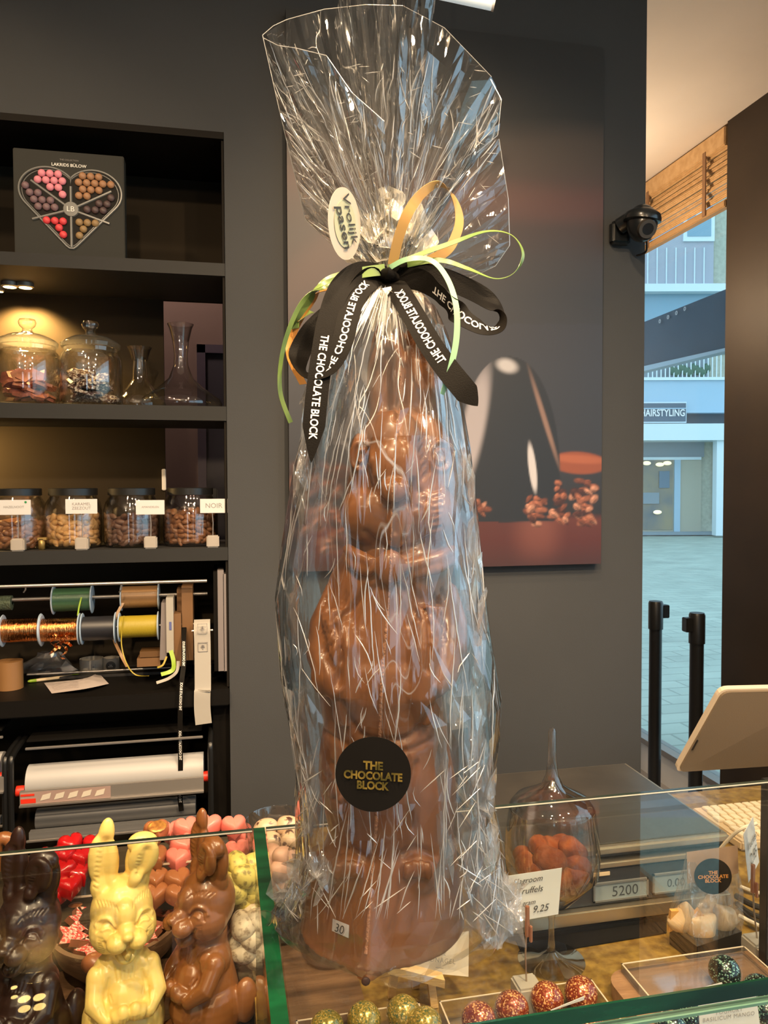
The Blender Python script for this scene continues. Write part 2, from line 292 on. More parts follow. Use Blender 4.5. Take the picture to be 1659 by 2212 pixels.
# ------------------------------------------------------------------ mesh builder
class MB:
    def __init__(s): s.v = []; s.f = []; s.m = []; s.sm = []; s.mats = []
    def mi(s, m):
        if m is None: return 0
        if m not in s.mats: s.mats.append(m)
        return s.mats.index(m)
    def add(s, vs, fs, m=None, smooth=True):
        o = len(s.v); s.v += [tuple(v) for v in vs]; k = s.mi(m)
        for f in fs: s.f.append(tuple(o+i for i in f)); s.m.append(k); s.sm.append(smooth)
        return s
    def box(s, a, b, m=None, bev=0.0):
        x0, y0, z0 = [min(a[i], b[i]) for i in range(3)]; x1, y1, z1 = [max(a[i], b[i]) for i in range(3)]
        bev = min(bev, 0.45*min(x1-x0, y1-y0, z1-z0))
        if bev <= 0:
            vs = [(x0,y0,z0),(x1,y0,z0),(x1,y1,z0),(x0,y1,z0),(x0,y0,z1),(x1,y0,z1),(x1,y1,z1),(x0,y1,z1)]
            return s.add(vs, [(0,3,2,1),(4,5,6,7),(0,1,5,4),(1,2,6,5),(2,3,7,6),(3,0,4,7)], m, False)
        bm = bmesh.new(); bmesh.ops.create_cube(bm, size=1.0)
        bmesh.ops.scale(bm, vec=(x1-x0, y1-y0, z1-z0), verts=bm.verts)
        bmesh.ops.translate(bm, vec=((x0+x1)/2, (y0+y1)/2, (z0+z1)/2), verts=bm.verts)
        bmesh.ops.bevel(bm, geom=bm.edges[:], offset=bev, segments=2, affect='EDGES')
        bm.verts.index_update(); s.add([v.co[:] for v in bm.verts], [[v.index for v in f.verts] for f in bm.faces], m, True); bm.free(); return s
    def obox(s, c, ax, ay, az, m=None):
        """oriented box from centre and three half-vectors"""
        c, ax, ay, az = map(Vector, (c, ax, ay, az))
        vs = [c+i*ax+j*ay+k*az for k in (-1, 1) for (i, j) in ((-1,-1),(1,-1),(1,1),(-1,1))]
        return s.add(vs, [(0,3,2,1),(4,5,6,7),(0,1,5,4),(1,2,6,5),(2,3,7,6),(3,0,4,7)], m, False)
    def tube(s, pts, r, m=None, n=10, caps=True):
        pts = [Vector(p) for p in pts]; R = r if isinstance(r, (list, tuple)) else [r]*len(pts)
        vs = []; up = None
        for i, p in enumerate(pts):
            t = (pts[min(i+1, len(pts)-1)]-pts[max(i-1, 0)]).normalized()
            if up is None:
                up = Vector((0,0,1)) if abs(t.z) < 0.9 else Vector((1,0,0))
            a = up - t*up.dot(t)
            if a.length < 1e-6: a = Vector((0,1,0)).cross(t)
            a.normalize(); b = t.cross(a); up = a
            for k in range(n):
                th = 2*PI*k/n; vs.append(p + (a*math.cos(th)+b*math.sin(th))*R[i])
        fs = [(i*n+k, i*n+(k+1)%n, (i+1)*n+(k+1)%n, (i+1)*n+k) for i in range(len(pts)-1) for k in range(n)]
        if caps: fs += [tuple(reversed(range(n))), tuple((len(pts)-1)*n+k for k in range(n))]
        return s.add(vs, fs, m, True)
    def lathe(s, prof, c=(0,0,0), m=None, n=28, axis=None, cap=False):
        vs = []
        q = Vector((0,0,1)).rotation_difference(Vector(axis)) if axis is not None else None
        for (r, z) in prof:
            for k in range(n):
                v = Vector((r*math.cos(2*PI*k/n), r*math.sin(2*PI*k/n), z))
                if q: v = q @ v
                vs.append(v+Vector(c))
        fs = [(i*n+k, i*n+(k+1)%n, (i+1)*n+(k+1)%n, (i+1)*n+k) for i in range(len(prof)-1) for k in range(n)]
        if cap: fs += [tuple(reversed(range(n))), tuple((len(prof)-1)*n+k for k in range(n))]
        return s.add(vs, fs, m, True)
    def ell(s, c, r, m=None, rot=None, seg=16, rings=10):
        vs = []; fs = []; R = Euler(rot).to_matrix() if rot else None
        rr = (r, r, r) if isinstance(r, (int, float)) else r
        def tf(v):
            v = Vector((v[0]*rr[0], v[1]*rr[1], v[2]*rr[2]))
            if R: v = R @ v
            return v+Vector(c)
        vs.append(tf((0,0,-1)))
        for i in range(1, rings):
            ph = PI*i/rings-PI/2
            for k in range(seg):
                th = 2*PI*k/seg; vs.append(tf((math.cos(ph)*math.cos(th), math.cos(ph)*math.sin(th), math.sin(ph))))
        vs.append(tf((0,0,1))); last = len(vs)-1
        for k in range(seg): fs.append((0, 1+(k+1)%seg, 1+k))
        for i in range(rings-2):
            for k in range(seg):
                a = 1+i*seg; b = a+seg; fs.append((a+k, a+(k+1)%seg, b+(k+1)%seg, b+k))
        a = 1+(rings-2)*seg
        for k in range(seg): fs.append((a+k, a+(k+1)%seg, last))
        return s.add(vs, fs, m, True)
    def loft(s, rings, m=None, n=28, pw=1.0):
        """rings: (cx, cy, z, rx, ry) ellipses stacked"""
        vs = []
        for (cx, cy, z, rx, ry) in rings:
            for k in range(n):
                th = 2*PI*k/n; vs.append((cx+rx*math.cos(th), cy+ry*math.sin(th), z))
        fs = [(i*n+k, i*n+(k+1)%n, (i+1)*n+(k+1)%n, (i+1)*n+k) for i in range(len(rings)-1) for k in range(n)]
        fs += [tuple(reversed(range(n))), tuple((len(rings)-1)*n+k for k in range(n))]
        return s.add(vs, fs, m, True)
    def prism(s, pts, d, m=None, smooth=False):
        """pts 3D polygon extruded by vector d"""
        n = len(pts); pts = [Vector(p) for p in pts]; d = Vector(d)
        vs = pts+[p+d for p in pts]
        fs = [tuple(range(n))[::-1], tuple(range(n, 2*n))]+[(i, (i+1)%n, n+(i+1)%n, n+i) for i in range(n)]
        return s.add(vs, fs, m, smooth)
    def build(s, name, mats=None, parent=None, thr=40, recalc=True):
        me = bpy.data.meshes.new(name); me.from_pydata([tuple(v) for v in s.v], [], s.f)
        if mats is None: mats = s.mats
        if not isinstance(mats, (list, tuple)): mats = [mats]
        for mm in mats: me.materials.append(mm)
        me.polygons.foreach_set('material_index', s.m); me.polygons.foreach_set('use_smooth', s.sm)
        bm = bmesh.new(); bm.from_mesh(me)
        if recalc: bmesh.ops.recalc_face_normals(bm, faces=bm.faces)
        ca = math.radians(thr)
        for e in bm.edges:
            if len(e.link_faces) == 2 and e.calc_face_angle(0) > ca: e.smooth = False
        bm.to_mesh(me); bm.free(); me.update()
        o = bpy.data.objects.new(name, me); C.objects.link(o)
        if parent is not None: o.parent = parent
        return o
def frame(origin, yaw=0.0): return Matrix.Translation(Vector(origin)) @ Matrix.Rotation(yaw, 4, 'Z')
def tag(o, label=None, cat=None, group=None, kind=None):
    if label: o['label'] = label
    if cat: o['category'] = cat
    if group: o['group'] = group
    if kind: o['kind'] = kind
    return o
def thing(name, label, cat, loc=(0,0,0), rz=0, group=None, kind=None):
    o = bpy.data.objects.new(name, None); C.objects.link(o); o.location = loc; o.rotation_euler = (0, 0, rz)
    o.empty_display_size = 0.05
    return tag(o, label, cat, group, kind)
def struct(o): o['kind'] = 'structure'; return o
def copy_tree(o, parent=None, label=None, group=None):
    c = o.copy(); C.objects.link(c)
    if parent is not None: c.parent = parent
    for ch in list(o.children): copy_tree(ch, c)
    if label: c['label'] = label
    if group: c['group'] = group
    return c
def catmull(pts, n=12):
    pts = [np.array(p, float) for p in pts]; out = []
    for i in range(len(pts)-1):
        p0 = pts[max(i-1, 0)]; p1 = pts[i]; p2 = pts[i+1]; p3 = pts[min(i+2, len(pts)-1)]
        for k in range(n):
            t = k/n; out.append(0.5*((2*p1)+(-p0+p2)*t+(2*p0-5*p1+4*p2-p3)*t*t+(-p0+3*p1-3*p2+p3)*t**3))
    out.append(pts[-1]); return out

# text as flat polygons
_tc = {}
def text2d(s, bold=0.0, shear=0.0, spacing=1.0, line=1.0):
    key = (s, bold, shear, spacing, line)
    if key in _tc: return _tc[key]
    cu = bpy.data.curves.new('t', 'FONT'); cu.body = s; cu.size = 1.0; cu.offset = bold; cu.shear = shear
    cu.space_character = spacing; cu.space_line = line
    cu.align_x = 'CENTER'; cu.align_y = 'CENTER'; cu.resolution_u = 3
    o = bpy.data.objects.new('t', cu); C.objects.link(o)
    dg = bpy.context.evaluated_depsgraph_get(); me = bpy.data.meshes.new_from_object(o.evaluated_get(dg))
    vs = [(v.co.x, v.co.y) for v in me.vertices]; fs = [tuple(p.vertices) for p in me.polygons]
    bpy.data.objects.remove(o); bpy.data.curves.remove(cu); bpy.data.meshes.remove(me)
    xs = [v[0] for v in vs]; ys = [v[1] for v in vs]
    cx, cy = (min(xs)+max(xs))/2, (min(ys)+max(ys))/2
    vs = [(v[0]-cx, v[1]-cy) for v in vs]
    _tc[key] = (vs, fs, max(xs)-min(xs), max(ys)-min(ys)); return _tc[key]
def put_text(name, s, origin, xdir, ydir, width, m, parent=None, height=None, **kw):
    """flat lettering of a given width centred at origin, reading along xdir"""
    vs, fs, w, h = text2d(s, **kw); k = width/w; ky = (height/h) if height else k
    o = Vector(origin); X = Vector(xdir).normalized(); Y = Vector(ydir).normalized()
    mb = MB(); mb.add([o+X*(v[0]*k)+Y*(v[1]*ky) for v in vs], fs, None, False)
    return mb.build(name, m, parent, recalc=False)

# ------------------------------------------------------------------ STRUCTURE
DY = 2.10      # face of the back wall
CEIL = 3.30
LX = -3.0; RX = 2.36
mb = MB()
mb.box((0.015, DY, 0), (1.238, DY+0.30, CEIL)); mb.box((LX, DY, 2.58), (0.015, DY+0.30, CEIL)); mb.box((LX, DY, 0), (-1.45, DY+0.30, 2.58))
struct(mb.build('wall_back', M['wall_grey']))
mb = MB(); mb.box((LX-0.1, -3.6, CEIL), (RX+0.15, 4.9, CEIL+0.1)); struct(mb.build('ceiling', M['ceiling']))
mb = MB(); mb.box((LX-0.1, -3.6, -0.1), (RX+0.05, 4.9, 0)); struct(mb.build('floor', M['floor']))
mb = MB(); mb.box((LX-0.1, -3.6, 0), (LX, 4.9, CEIL)); struct(mb.build('wall_left', M['wall_grey']))
mb = MB(); mb.box((LX, -3.6, 0), (RX, -3.5, 0.5)); mb.box((LX, -3.6, 2.45), (RX, -3.5, CEIL)); mb.box((LX, -3.6, 0), (-1.3, -3.5, CEIL)); mb.box((-0.8, -3.6, 0), (0.7, -3.5, CEIL)); mb.box((1.5, -3.6, 0), (RX, -3.5, CEIL))
struct(mb.build('wall_front', M['wall_grey']))
mb = MB(); mb.box((LX, 4.8, 0), (RX, 4.9, CEIL)); struct(mb.build('wall_far', M['white_paint']))
# back room seen through the open back of the shelves
mb = MB(); mb.box((LX, 3.40, 0), (1.1, 3.48, CEIL)); mb.box((1.1, DY+0.30, 0), (1.238, 3.48, CEIL)); struct(mb.build('wall_backroom', M['pinkwall']))
d1 = struct(thing('door_1', None, None, (0, 0, 0)))
a = onY(425, 745, 3.38)
mb = MB(); mb.box((a.x, 3.36, 0), (a.x+0.035, 3.40, a.z)); mb.box((a.x, 3.36, a.z-0.035), (a.x+1.0, 3.40, a.z)); mb.build('door_frame', M['purple'], d1)
mb = MB(); mb.box((a.x+0.035, 3.375, 0), (a.x+0.95, 3.40, a.z-0.035)); mb.build('door_leaf', mat('dark_door', (0.03, 0.026, 0.035), 0.5), d1)
light('backroom_light', 'POINT', (-0.35, 2.95, 3.0), 26, (1.0, 0.74, 0.62), shadow_soft_size=0.08)
# column by the window
a = onZ(1572, 262, CEIL)
mb = MB(); mb.box((a.x, 1.55, 0), (RX+0.16, a.y, CEIL)); struct(mb.build('wall_right', M['dark_wood']))
# window 1: glazed shop side
w1 = struct(thing('window_1', None, None, (0, 0, 0)))
mb = MB(); mb.box((RX, a.y, 0), (RX+0.10, 4.8, 0.165)); mb.box((RX, a.y, 3.10), (RX+0.10, 4.8, CEIL)); mb.box((RX, 4.62, 0), (RX+0.10, 4.8, CEIL))
mb.box((RX, -3.5, 0), (RX+0.10, 1.55, 0.30)); mb.box((RX, -3.5, 3.0), (RX+0.10, 1.55, CEIL)); mb.box((RX, -1.1, 0), (RX+0.10, -1.0, CEIL))
mb.build('window_frame', M['white_paint'], w1)
mb = MB(); mb.box((RX-0.015, a.y, 0.165), (RX+0.08, 4.62, 0.195)); mb.build('window_sill', M['alu_dim'], w1)
mb = MB(); mb.box((RX+0.04, a.y, 0.195), (RX+0.05, 4.62, 3.10)); mb.build('pane', M['window_glass'], w1)
mb = MB(); mb.box((RX+0.04, -3.5, 0.30), (RX+0.05, 1.55, 3.0)); mb.build('pane', M['window_glass'], w1)

# roller blind of bamboo
bl = thing('bamboo_blind', 'bamboo roll-up blind half lowered over the side window', 'blind', (RX-0.05, 3.8, 3.27))
bl.location = (0, 0, 0)
mb = MB()
zt, zb = 3.22, 2.955; n = 34
for i in range(n):
    z = zt-(zt-zb)*i/n; xx = RX-0.055-0.010*math.sin(i*0.9)-0.004*(i % 2)
    mb.box((xx-0.006, a.y+0.02, z-0.0036), (xx, 4.55, z+0.0030))
mb.build('slat_panel', M['bamboo'], bl)
mb = MB(); mb.box((RX-0.09, a.y+0.02, 3.205), (RX-0.02, 4.55, 3.29), bev=0.004); mb.build('head_board', M['bamboo'], bl)
mb = MB(); mb.box((RX-0.085, a.y+0.02, 2.925), (RX-0.045, 4.55, 2.956), bev=0.004); mb.build('bottom_rail', mat('bamboo_rail', (0.36, 0.22, 0.10), 0.6), bl)
for yy in (3.83, 3.33):
    mb = MB(); mb.box((RX-0.092, yy-0.012, 2.93), (RX-0.086, yy+0.012, 3.23)); mb.build('tape', M['bamboo_tape'], bl)

# ------------------------------------------------------------------ SHELVING in the niche
sh = thing('shelving_unit', 'dark grey open shelving built into the back wall on the left', 'shelves', (0, 0, 0))
NL, NR, NB = -1.45, 0.014, 2.40
xo = onY(354, 800, NB).x
def shelf(z0, z1, y0=DY, y1=NB, m='shelf_grey', name='shelf'):
    mb = MB(); mb.box((NL, y0, z0), (NR, y1, z1)); return mb.build(name, M[m], sh)
shelf(2.205, 2.238); shelf(1.823, 1.861); shelf(1.450, 1.485)
mb = MB(); mb.box((NL, NB, 2.205), (NR, NB+0.02, 2.60)); mb.box((NL, NB, 1.46), (xo, NB+0.02, 2.21)); mb.box((NL, NB, 0), (NR, NB+0.02, 1.46)); mb.build('back_panel', M['niche_back'], sh)
mb = MB(); mb.box((NR-0.006, DY+0.006, 1.107), (NR, NB, 2.56)); mb.build('side_panel', M['niche_dark'], sh)
mb = MB(); mb.box((NR-0.045, DY+0.03, 0), (NR, NB, 1.07)); mb.build('side_panel', M['desk_black'], sh)
mb = MB(); mb.box((NL, DY, 2.562), (NR, NB, 2.58)); mb.build('top_panel', M['niche_dark'], sh)
# desk top with visible front edge
mb = MB(); mb.box((NL, DY-0.02, 1.062), (NR, NB, 1.106), bev=0.003); mb.build('worktop', M['desk_black'], sh)
mb = MB(); mb.box((NL, DY, 0.0), (NR-0.045, DY+0.02, 0.60)); mb.build('lower_front', M['black_matt'], sh)

# puck lights under the top shelf
for i, (px, py) in enumerate(((22, 668), (56, 668), (4, 666))):
    p = onY(px, py, 2.28); z = 2.205
    t = thing('puck_light', ['left round warm puck light under the top shelf', 'right round warm puck light under the top shelf', 'small warm puck light at the photo edge under the top shelf'][i], 'lamp', (p.x, p.y, z), group='puck lights under the shelf')
    if i == 2: t.location.y = 2.34; t.location.x -= 0.02
    k = 0.55 if i == 2 else 1.0
    mb = MB(); mb.lathe([(0.0, 0), (0.022*k, 0), (0.022*k, -0.010), (0.017*k, -0.012)], n=20); mb.build('housing', M['alu'], t)
    mb = MB(); mb.lathe([(0.0001, -0.012), (0.0165*k, -0.0125)], n=20); mb.build('diffuser', mat('warm_lamp', (1, 0.8, 0.5), 0.5, emit=((1.0, 0.62, 0.20), 26)), t)
    if i < 2: light('puck_light_beam', 'SPOT', (p.x, p.y+0.06, z-0.02), 26, (1.0, 0.60, 0.20), (p.x-0.01, p.y+0.12, z-0.5), spot_size=math.radians(125), spot_blend=0.6, shadow_soft_size=0.012)

light('puck_light_beam', 'SPOT', (-0.80, 2.24, 1.80), 24, (1.0, 0.60, 0.20), (-0.55, 2.40, 1.55), spot_size=math.radians(130), spot_blend=0.8, shadow_soft_size=0.02)
t = thing('puck_light', 'warm puck light under the second shelf, left of the photo', 'lamp', (-0.80, 2.24, 1.823), group='puck lights under the shelf')
mb = MB(); mb.lathe([(0.0, 0), (0.022, 0), (0.022, -0.010), (0.017, -0.012)], n=20); mb.build('housing', M['alu'], t)
# ------------------------------------------------------------------ ceiling lamps above (seen in reflections)
for i, (x, y, ax, ay, az, w) in enumerate(SPOTS):
    t = thing('ceiling_spotlight', 'small round recessed ceiling spotlight above the shop counter', 'lamp', (x, y, CEIL), group='recessed ceiling spotlights')
    mb = MB(); mb.lathe([(0.030, 0), (0.055, 0), (0.055, -0.02), (0.048, -0.06), (0.040, -0.06), (0.038, -0.02)], n=20); mb.build('housing', M['white'], t)
t = thing('added_fill_lamp', 'added warm lamp, unseen behind the end of the back wall, brightening the ceiling', 'lamp', (1.62, 3.62, 2.55))  # made-up fixture for the added ceiling fill, out of sight
mb = MB(); mb.lathe([(0.05, -0.12), (0.07, 0.10)], n=20); mb.build('shade', mat('lamp_shade', (0.8, 0.7, 0.5), 0.6), t)
mb = MB(); mb.tube([(0, 0, 0.1), (0, 0, CEIL-2.55)], 0.004, n=8); mb.build('cable', M['black'], t)
# the white tube light cut by the top edge of the photo
t = thing('tube_light', 'white tubular pendant lamp cut off by the top edge of the photo', 'lamp', (0, 0, 0))
A = P(1066, 8, 1.62); B = P(850, -38, 1.62); dn = (B-A).normalized()
mb = MB(); mb.tube([A, A+dn*0.004, B], [0.0125, 0.0135, 0.0135], n=20); mb.build('tube', mat('lit_tube', (0.85, 0.9, 0.9), 0.3, emit=((0.72, 0.86, 0.88), 0.45)), t)
mb = MB(); mb.tube([A+dn*0.12+Vector((0,0,0.014)), Vector((A.x+dn.x*0.12, A.y+dn.y*0.12, CEIL))], 0.0025, n=8); mb.build('cable', M['white'], t)
mb = MB(); mb.tube([A-dn*0.003, A+dn*0.002], 0.0143, n=20); mb.build('end_cap', M['white'], t)
# ------------------------------------------------------------------ POSTER: canvas print of a dark egg
def poster():
    X0, X1, Z0, Z1 = 0.177, 1.085, 1.418, 2.900; YF = DY-0.032
    nx, nz = 240, 390
    xs = np.linspace(X0, X1, nx); zs = np.linspace(Z0, Z1, nz); GX, GZ = np.meshgrid(xs, zs)
    # picture coordinates in photo pixels
    dx = GX; dy = np.full_like(GX, YF); dz = GZ-CAMZ
    f, r, u = np.array(CF), np.array(CR), np.array(CU)
    dep = dx*f[0]+dy*f[1]+dz*f[2]
    U = CX+FPX*(dx*r[0]+dy*r[1]+dz*r[2])/dep; V = CY-FPX*(dx*u[0]+dy*u[1]+dz*u[2])/dep
    def lin(c): c = np.array(c)/255.0; return np.where(c < 0.04045, c/12.92, ((c+0.055)/1.055)**2.4)
    Vs = V-0.10*(U-1150)+12*np.sin(U/90.0)
    keys = [(-50, (44, 48, 52)), (150, (44, 48, 52)), (255, (50, 52, 53)), (310, (80, 68, 62)), (380, (86, 66, 60)), (440, (96, 62, 58)), (500, (78, 60, 60)), (570, (64, 59, 63)), (640, (52, 52, 59)), (800, (52, 53, 60)), (1000, (48, 49, 55)), (1108, (40, 38, 40)), (1122, (92, 46, 38)), (1165, (84, 38, 32)), (1230, (62, 38, 36))]
    ks = [k[0] for k in keys]; col = np.zeros((*U.shape, 3))
    for c in range(3): col[..., c] = np.interp(np.where(V > 1000, V, Vs), ks, [lin(k[1])[c] for k in keys])
    def blend(mask, c):
        nonlocal col
        col = col*(1-mask[..., None])+np.array(lin(c))*mask[..., None]
    def sm(x, a, b): t = np.clip((x-a)/(b-a), 0, 1); return t*t*(3-2*t)
    def blob(cx, cy, rx, ry, ang=0, soft=0.3):
        ca, sa = math.cos(ang), math.sin(ang); x = (U-cx)*ca+(V-cy)*sa; y = -(U-cx)*sa+(V-cy)*ca
        return 1-sm(np.sqrt((x/rx)**2+(y/ry)**2), 1-soft, 1+soft)
    # rosy slope at the left
    blend(0.75*blob(640, 640, 190, 95, -0.75, 0.6), (86, 62, 60)); blend(0.8*blob(700, 560, 150, 40, -0.8, 0.7), (96, 66, 60))
    blend(0.6*blob(1000, 420, 260, 35, 0.10, 0.8), (118, 70, 58)); blend(0.5*blob(1260, 330, 140, 40, -0.1, 0.8), (84, 72, 62))
    blend(0.7*blob(1290, 440, 150, 26, -0.1, 0.8), (104, 60, 56))
    # cinnamon stick
    blend(blob(1250, 1000, 62, 24, 0.06, 0.12), (140, 74, 48)); blend(0.6*blob(1250, 992, 60, 9, 0.06, 0.4), (176, 100, 68))
    # egg
    cx = 1098; top = 770; bot = 1128
    tt = np.clip((V-top)/(bot-top), 0, 1); hw = 112*np.sqrt(np.clip(1-(1-np.clip(tt/0.72, 0, 1))**2, 0, 1))**0.92
    hw = np.where(tt > 0.72, 112-14*((tt-0.72)/0.28)**2, hw)
    d = np.abs(U-cx)-hw; inside = (1-sm(d, -2, 2))*(V > top)*(V < bot)
    blend(inside, (33, 35, 40))
    blend(inside*blob(1095, 790, 22, 14, 0.3, 0.5), (190, 186, 188))
    e1 = blob(1022, 925, 24, 135, 0.20, 0.35); blend(inside*e1*0.85, (176, 168, 172))
    blend(inside*blob(1150, 1010, 8, 52, -0.12, 0.25), (196, 192, 196))
    blend(inside*0.8*blob(1176, 905, 5, 95, -0.30, 0.6), (150, 118, 104))
    # reflection on the table
    refl = (V > 1126)*np.clip(1-(V-1126)/110, 0, 1)
    blend(refl*blob(1160, 1160, 40, 60, 0, 0.8)*0.55, (158, 96, 80))
    blend(refl*blob(1095, 1150, 110, 60, 0, 0.5)*0.35, (60, 34, 32))
    rs = np.random.RandomState(3)
    for (x0, x1, y0, y1, nn, s) in ((1140, 1290, 1075, 1132, 46, 13), (1200, 1290, 1035, 1085, 22, 13), (1022, 1068, 1082, 1108, 9, 12), (612, 740, 1010, 1190, 60, 22)):
        for k in range(nn):
            x, y = rs.uniform(x0, x1), rs.uniform(y0, y1); c = rs.choice(4); an = rs.uniform(-1, 1)
            pal = [(150, 92, 70), (112, 64, 48), (70, 40, 34), (178, 126, 104)][c]; pal = tuple(q*(0.72 if x0 < 700 else 0.95) for q in pal)
            sft = 0.3 if s < 20 else 0.8
            blend(blob(x, y, s*rs.uniform(0.5, 1.1), s*rs.uniform(0.3, 0.6), an, sft), pal)
            blend(0.7*blob(x-2, y-3, s*0.35, s*0.15, an, 0.5), tuple(min(255, int(q*1.35)) for q in pal))
            blend(0.6*blob(x+2, y+5, s*0.6, s*0.2, an, 0.5), (40, 24, 22))
    g_ = col.mean(axis=2, keepdims=True); wv = (V < 700)[..., None]; col = np.where(wv, (g_+(col-g_)*0.62)*0.72, col*0.82)
    t = thing('canvas_print', 'large dark canvas print of a glossy black egg beside cocoa nibs on the back wall', 'picture', (0, 0, 0))
    vs = [(GX[j, i], YF-0.0004, GZ[j, i]) for j in range(nz) for i in range(nx)]
    fs = [(j*nx+i, j*nx+i+1, (j+1)*nx+i+1, (j+1)*nx+i) for j in range(nz-1) for i in range(nx-1)]
    me = bpy.data.meshes.new('printed_face'); me.from_pydata(vs, [], fs)
    at = me.color_attributes.new('print', 'FLOAT_COLOR', 'POINT')
    buf = np.ones((nx*nz, 4), np.float32); buf[:, :3] = col.reshape(-1, 3); at.data.foreach_set('color', buf.ravel())
    me.materials.append(M['print']); o = bpy.data.objects.new('printed_face', me); C.objects.link(o); o.parent = t
    mb = MB(); mb.box((X0, YF, Z0), (X1, DY, Z1)); mb.build('canvas_edge', mat('canvas_side', (0.035, 0.033, 0.034), 0.6), t)
poster()

# ------------------------------------------------------------------ security camera on the wall
t = thing('security_camera', 'black dome security camera on a bracket right of the canvas print', 'camera', (0, 0, 0))
w = onY(1328, 505, DY); dm = onY(1387, 487, DY-0.085)
mb = MB()
rings = []
pr = []
for k, (px, py, yy, hx, hz) in enumerate(((1326, 507, DY, 0.030, 0.036), (1330, 505, DY-0.022, 0.030, 0.036))):
    pass
mb.box((w.x-0.022, DY-0.028, w.z-0.036), (w.x+0.040, DY, w.z+0.030), bev=0.008)
mb.build('wall_plate', M['camera_black'], t)
mb = MB()
c0 = Vector((w.x+0.0, DY-0.03, w.z+0.012)); c1 = Vector((dm.x, DY-0.085, dm.z+0.018))
mb.tube([c0, c0.lerp(c1, 0.5)+Vector((0, 0, 0.012)), c1], [0.024, 0.022, 0.024], n=16); mb.build('bracket', M['camera_black'], t)
ax = Vector((0.10, -0.12, 1)).normalized()
mb = MB(); mb.lathe([(0.0, 0.034), (0.030, 0.032), (0.048, 0.020), (0.052, 0.008), (0.052, 0.0), (0.044, -0.004), (0.0, -0.006)], (dm.x, DY-0.085, dm.z+0.012), n=32, axis=ax); mb.build('cap', M['camera_black'], t)
mb = MB(); mb.ell((dm.x, DY-0.085, dm.z+0.006), (0.043, 0.043, 0.052), seg=28, rings=18); mb.build('dome', M['camera_black'], t)
ld = Vector((-0.12, -0.80, -0.42)).normalized(); lc = Vector((dm.x, DY-0.085, dm.z-0.002))+ld*0.036
mb = MB(); mb.lathe([(0.016, 0.012), (0.025, 0.012), (0.026, 0.0), (0.024, -0.01)], lc, n=24, axis=ld); ring = mb.build('lens_ring', mat('camera_ring', (0.05, 0.045, 0.04), 0.4), t)
mb = MB(); mb.lathe([(0.0001, 0.011), (0.016, 0.011)], lc, n=24, axis=ld); mb.build('lens', mat('lens_black', (0.006, 0.006, 0.006), 0.1, coat=1), t)
for k in range(12):
    pass
mb = MB(); mb.tube(catmull([(dm.x+0.035, DY-0.05, dm.z-0.03), (dm.x+0.045, DY-0.03, dm.z-0.055), (dm.x+0.030, DY-0.005, dm.z-0.060)], 6), 0.003, n=8); mb.build('cable', M['cable_black'], t)

# ------------------------------------------------------------------ OUTSIDE
mb = MB(); mb.box((RX+0.1, -30, -0.12), (60, 60, -0.02)); pv = mb.build('street_pavement', None)
pm, nt, b = newmat('paving'); L = nt.links
tc = nt.nodes.new('ShaderNodeTexCoord'); br = nt.nodes.new('ShaderNodeTexBrick'); br.inputs['Scale'].default_value = 1.2
br.inputs['Color1'].default_value = (0.40, 0.48, 0.40, 1); br.inputs['Color2'].default_value = (0.46, 0.54, 0.45, 1); br.inputs['Mortar'].default_value = (0.28, 0.34, 0.28, 1); br.inputs['Mortar Size'].default_value = 0.012
no = nt.nodes.new('ShaderNodeTexNoise'); no.inputs['Scale'].default_value = 1.6; no.inputs['Detail'].default_value = 8
mx = nt.nodes.new('ShaderNodeMix'); mx.data_type = 'RGBA'; mx.blend_type = 'MULTIPLY'; mx.inputs[0].default_value = 0.55
L.new(tc.outputs['Object'], br.inputs[0]); L.new(tc.outputs['Object'], no.inputs[0]); L.new(br.outputs[0], mx.inputs[6]); L.new(no.outputs['Fac'], mx.inputs[7])
L.new(mx.outputs[2], b.inputs['Base Color']); b.inputs['Roughness'].default_value = 0.6
pv.data.materials.append(pm); struct(pv)

DF = 25.0
bd = thing('shop_building', 'pale shop building with balcony and hairdresser sign across the street', 'building', (0, 0, 0), -YAW)
def bx(x0, x1, y0, y1, m, name, near=0.0, thick=0.3, parent=bd):
    """facade block between photo columns x0..x1 and rows y0..y1, standing DF metres away"""
    s = DF/FPX; f0 = DF-near
    def Z(py): return CAMZ-(py-1048)*s
    mb = MB(); mb.box(((x0-CX)*s, f0, Z(y1)), ((x1-CX)*s, f0+thick, Z(y0))); return mb.build(name, m, parent)
fm = dict(brick=mat('pale_brick', (0.36, 0.36, 0.28), 0.8, var=(9, (0.46, 0.46, 0.36))), panel=mat('lilac_grey_panel', (0.38, 0.38, 0.42), 0.6),
          white=mat('facade_white', (0.66, 0.74, 0.76), 0.6), blue=mat('facade_pale_blue', (0.36, 0.50, 0.60), 0.6), dark=mat('facade_dark', (0.06, 0.08, 0.10), 0.5),
          glassb=mat('facade_window', (0.20, 0.34, 0.42), 0.2), warm=mat('shop_interior', (0.30, 0.24, 0.14), 0.6, var=(1.3, (0.12, 0.14, 0.15))),
          grey=mat('facade_grey', (0.22, 0.27, 0.30), 0.6), beige=mat('shop_beige', (0.40, 0.37, 0.28), 0.6), plant=mat('plant_green', (0.05, 0.13, 0.08), 0.7),
          redb=mat('red_brick', (0.22, 0.10, 0.08), 0.8))
bx(1150, 1800, 60, 1156, fm['brick'], 'wall', thick=2.0)
bx(1300, 1534, 380, 626, fm['panel'], 'wall_panel', 0.06, 0.06)
for k in range(7): bx(1392+k*20, 1394+k*20, 545, 626, fm['white'], 'panel_strip', 0.10, 0.04)
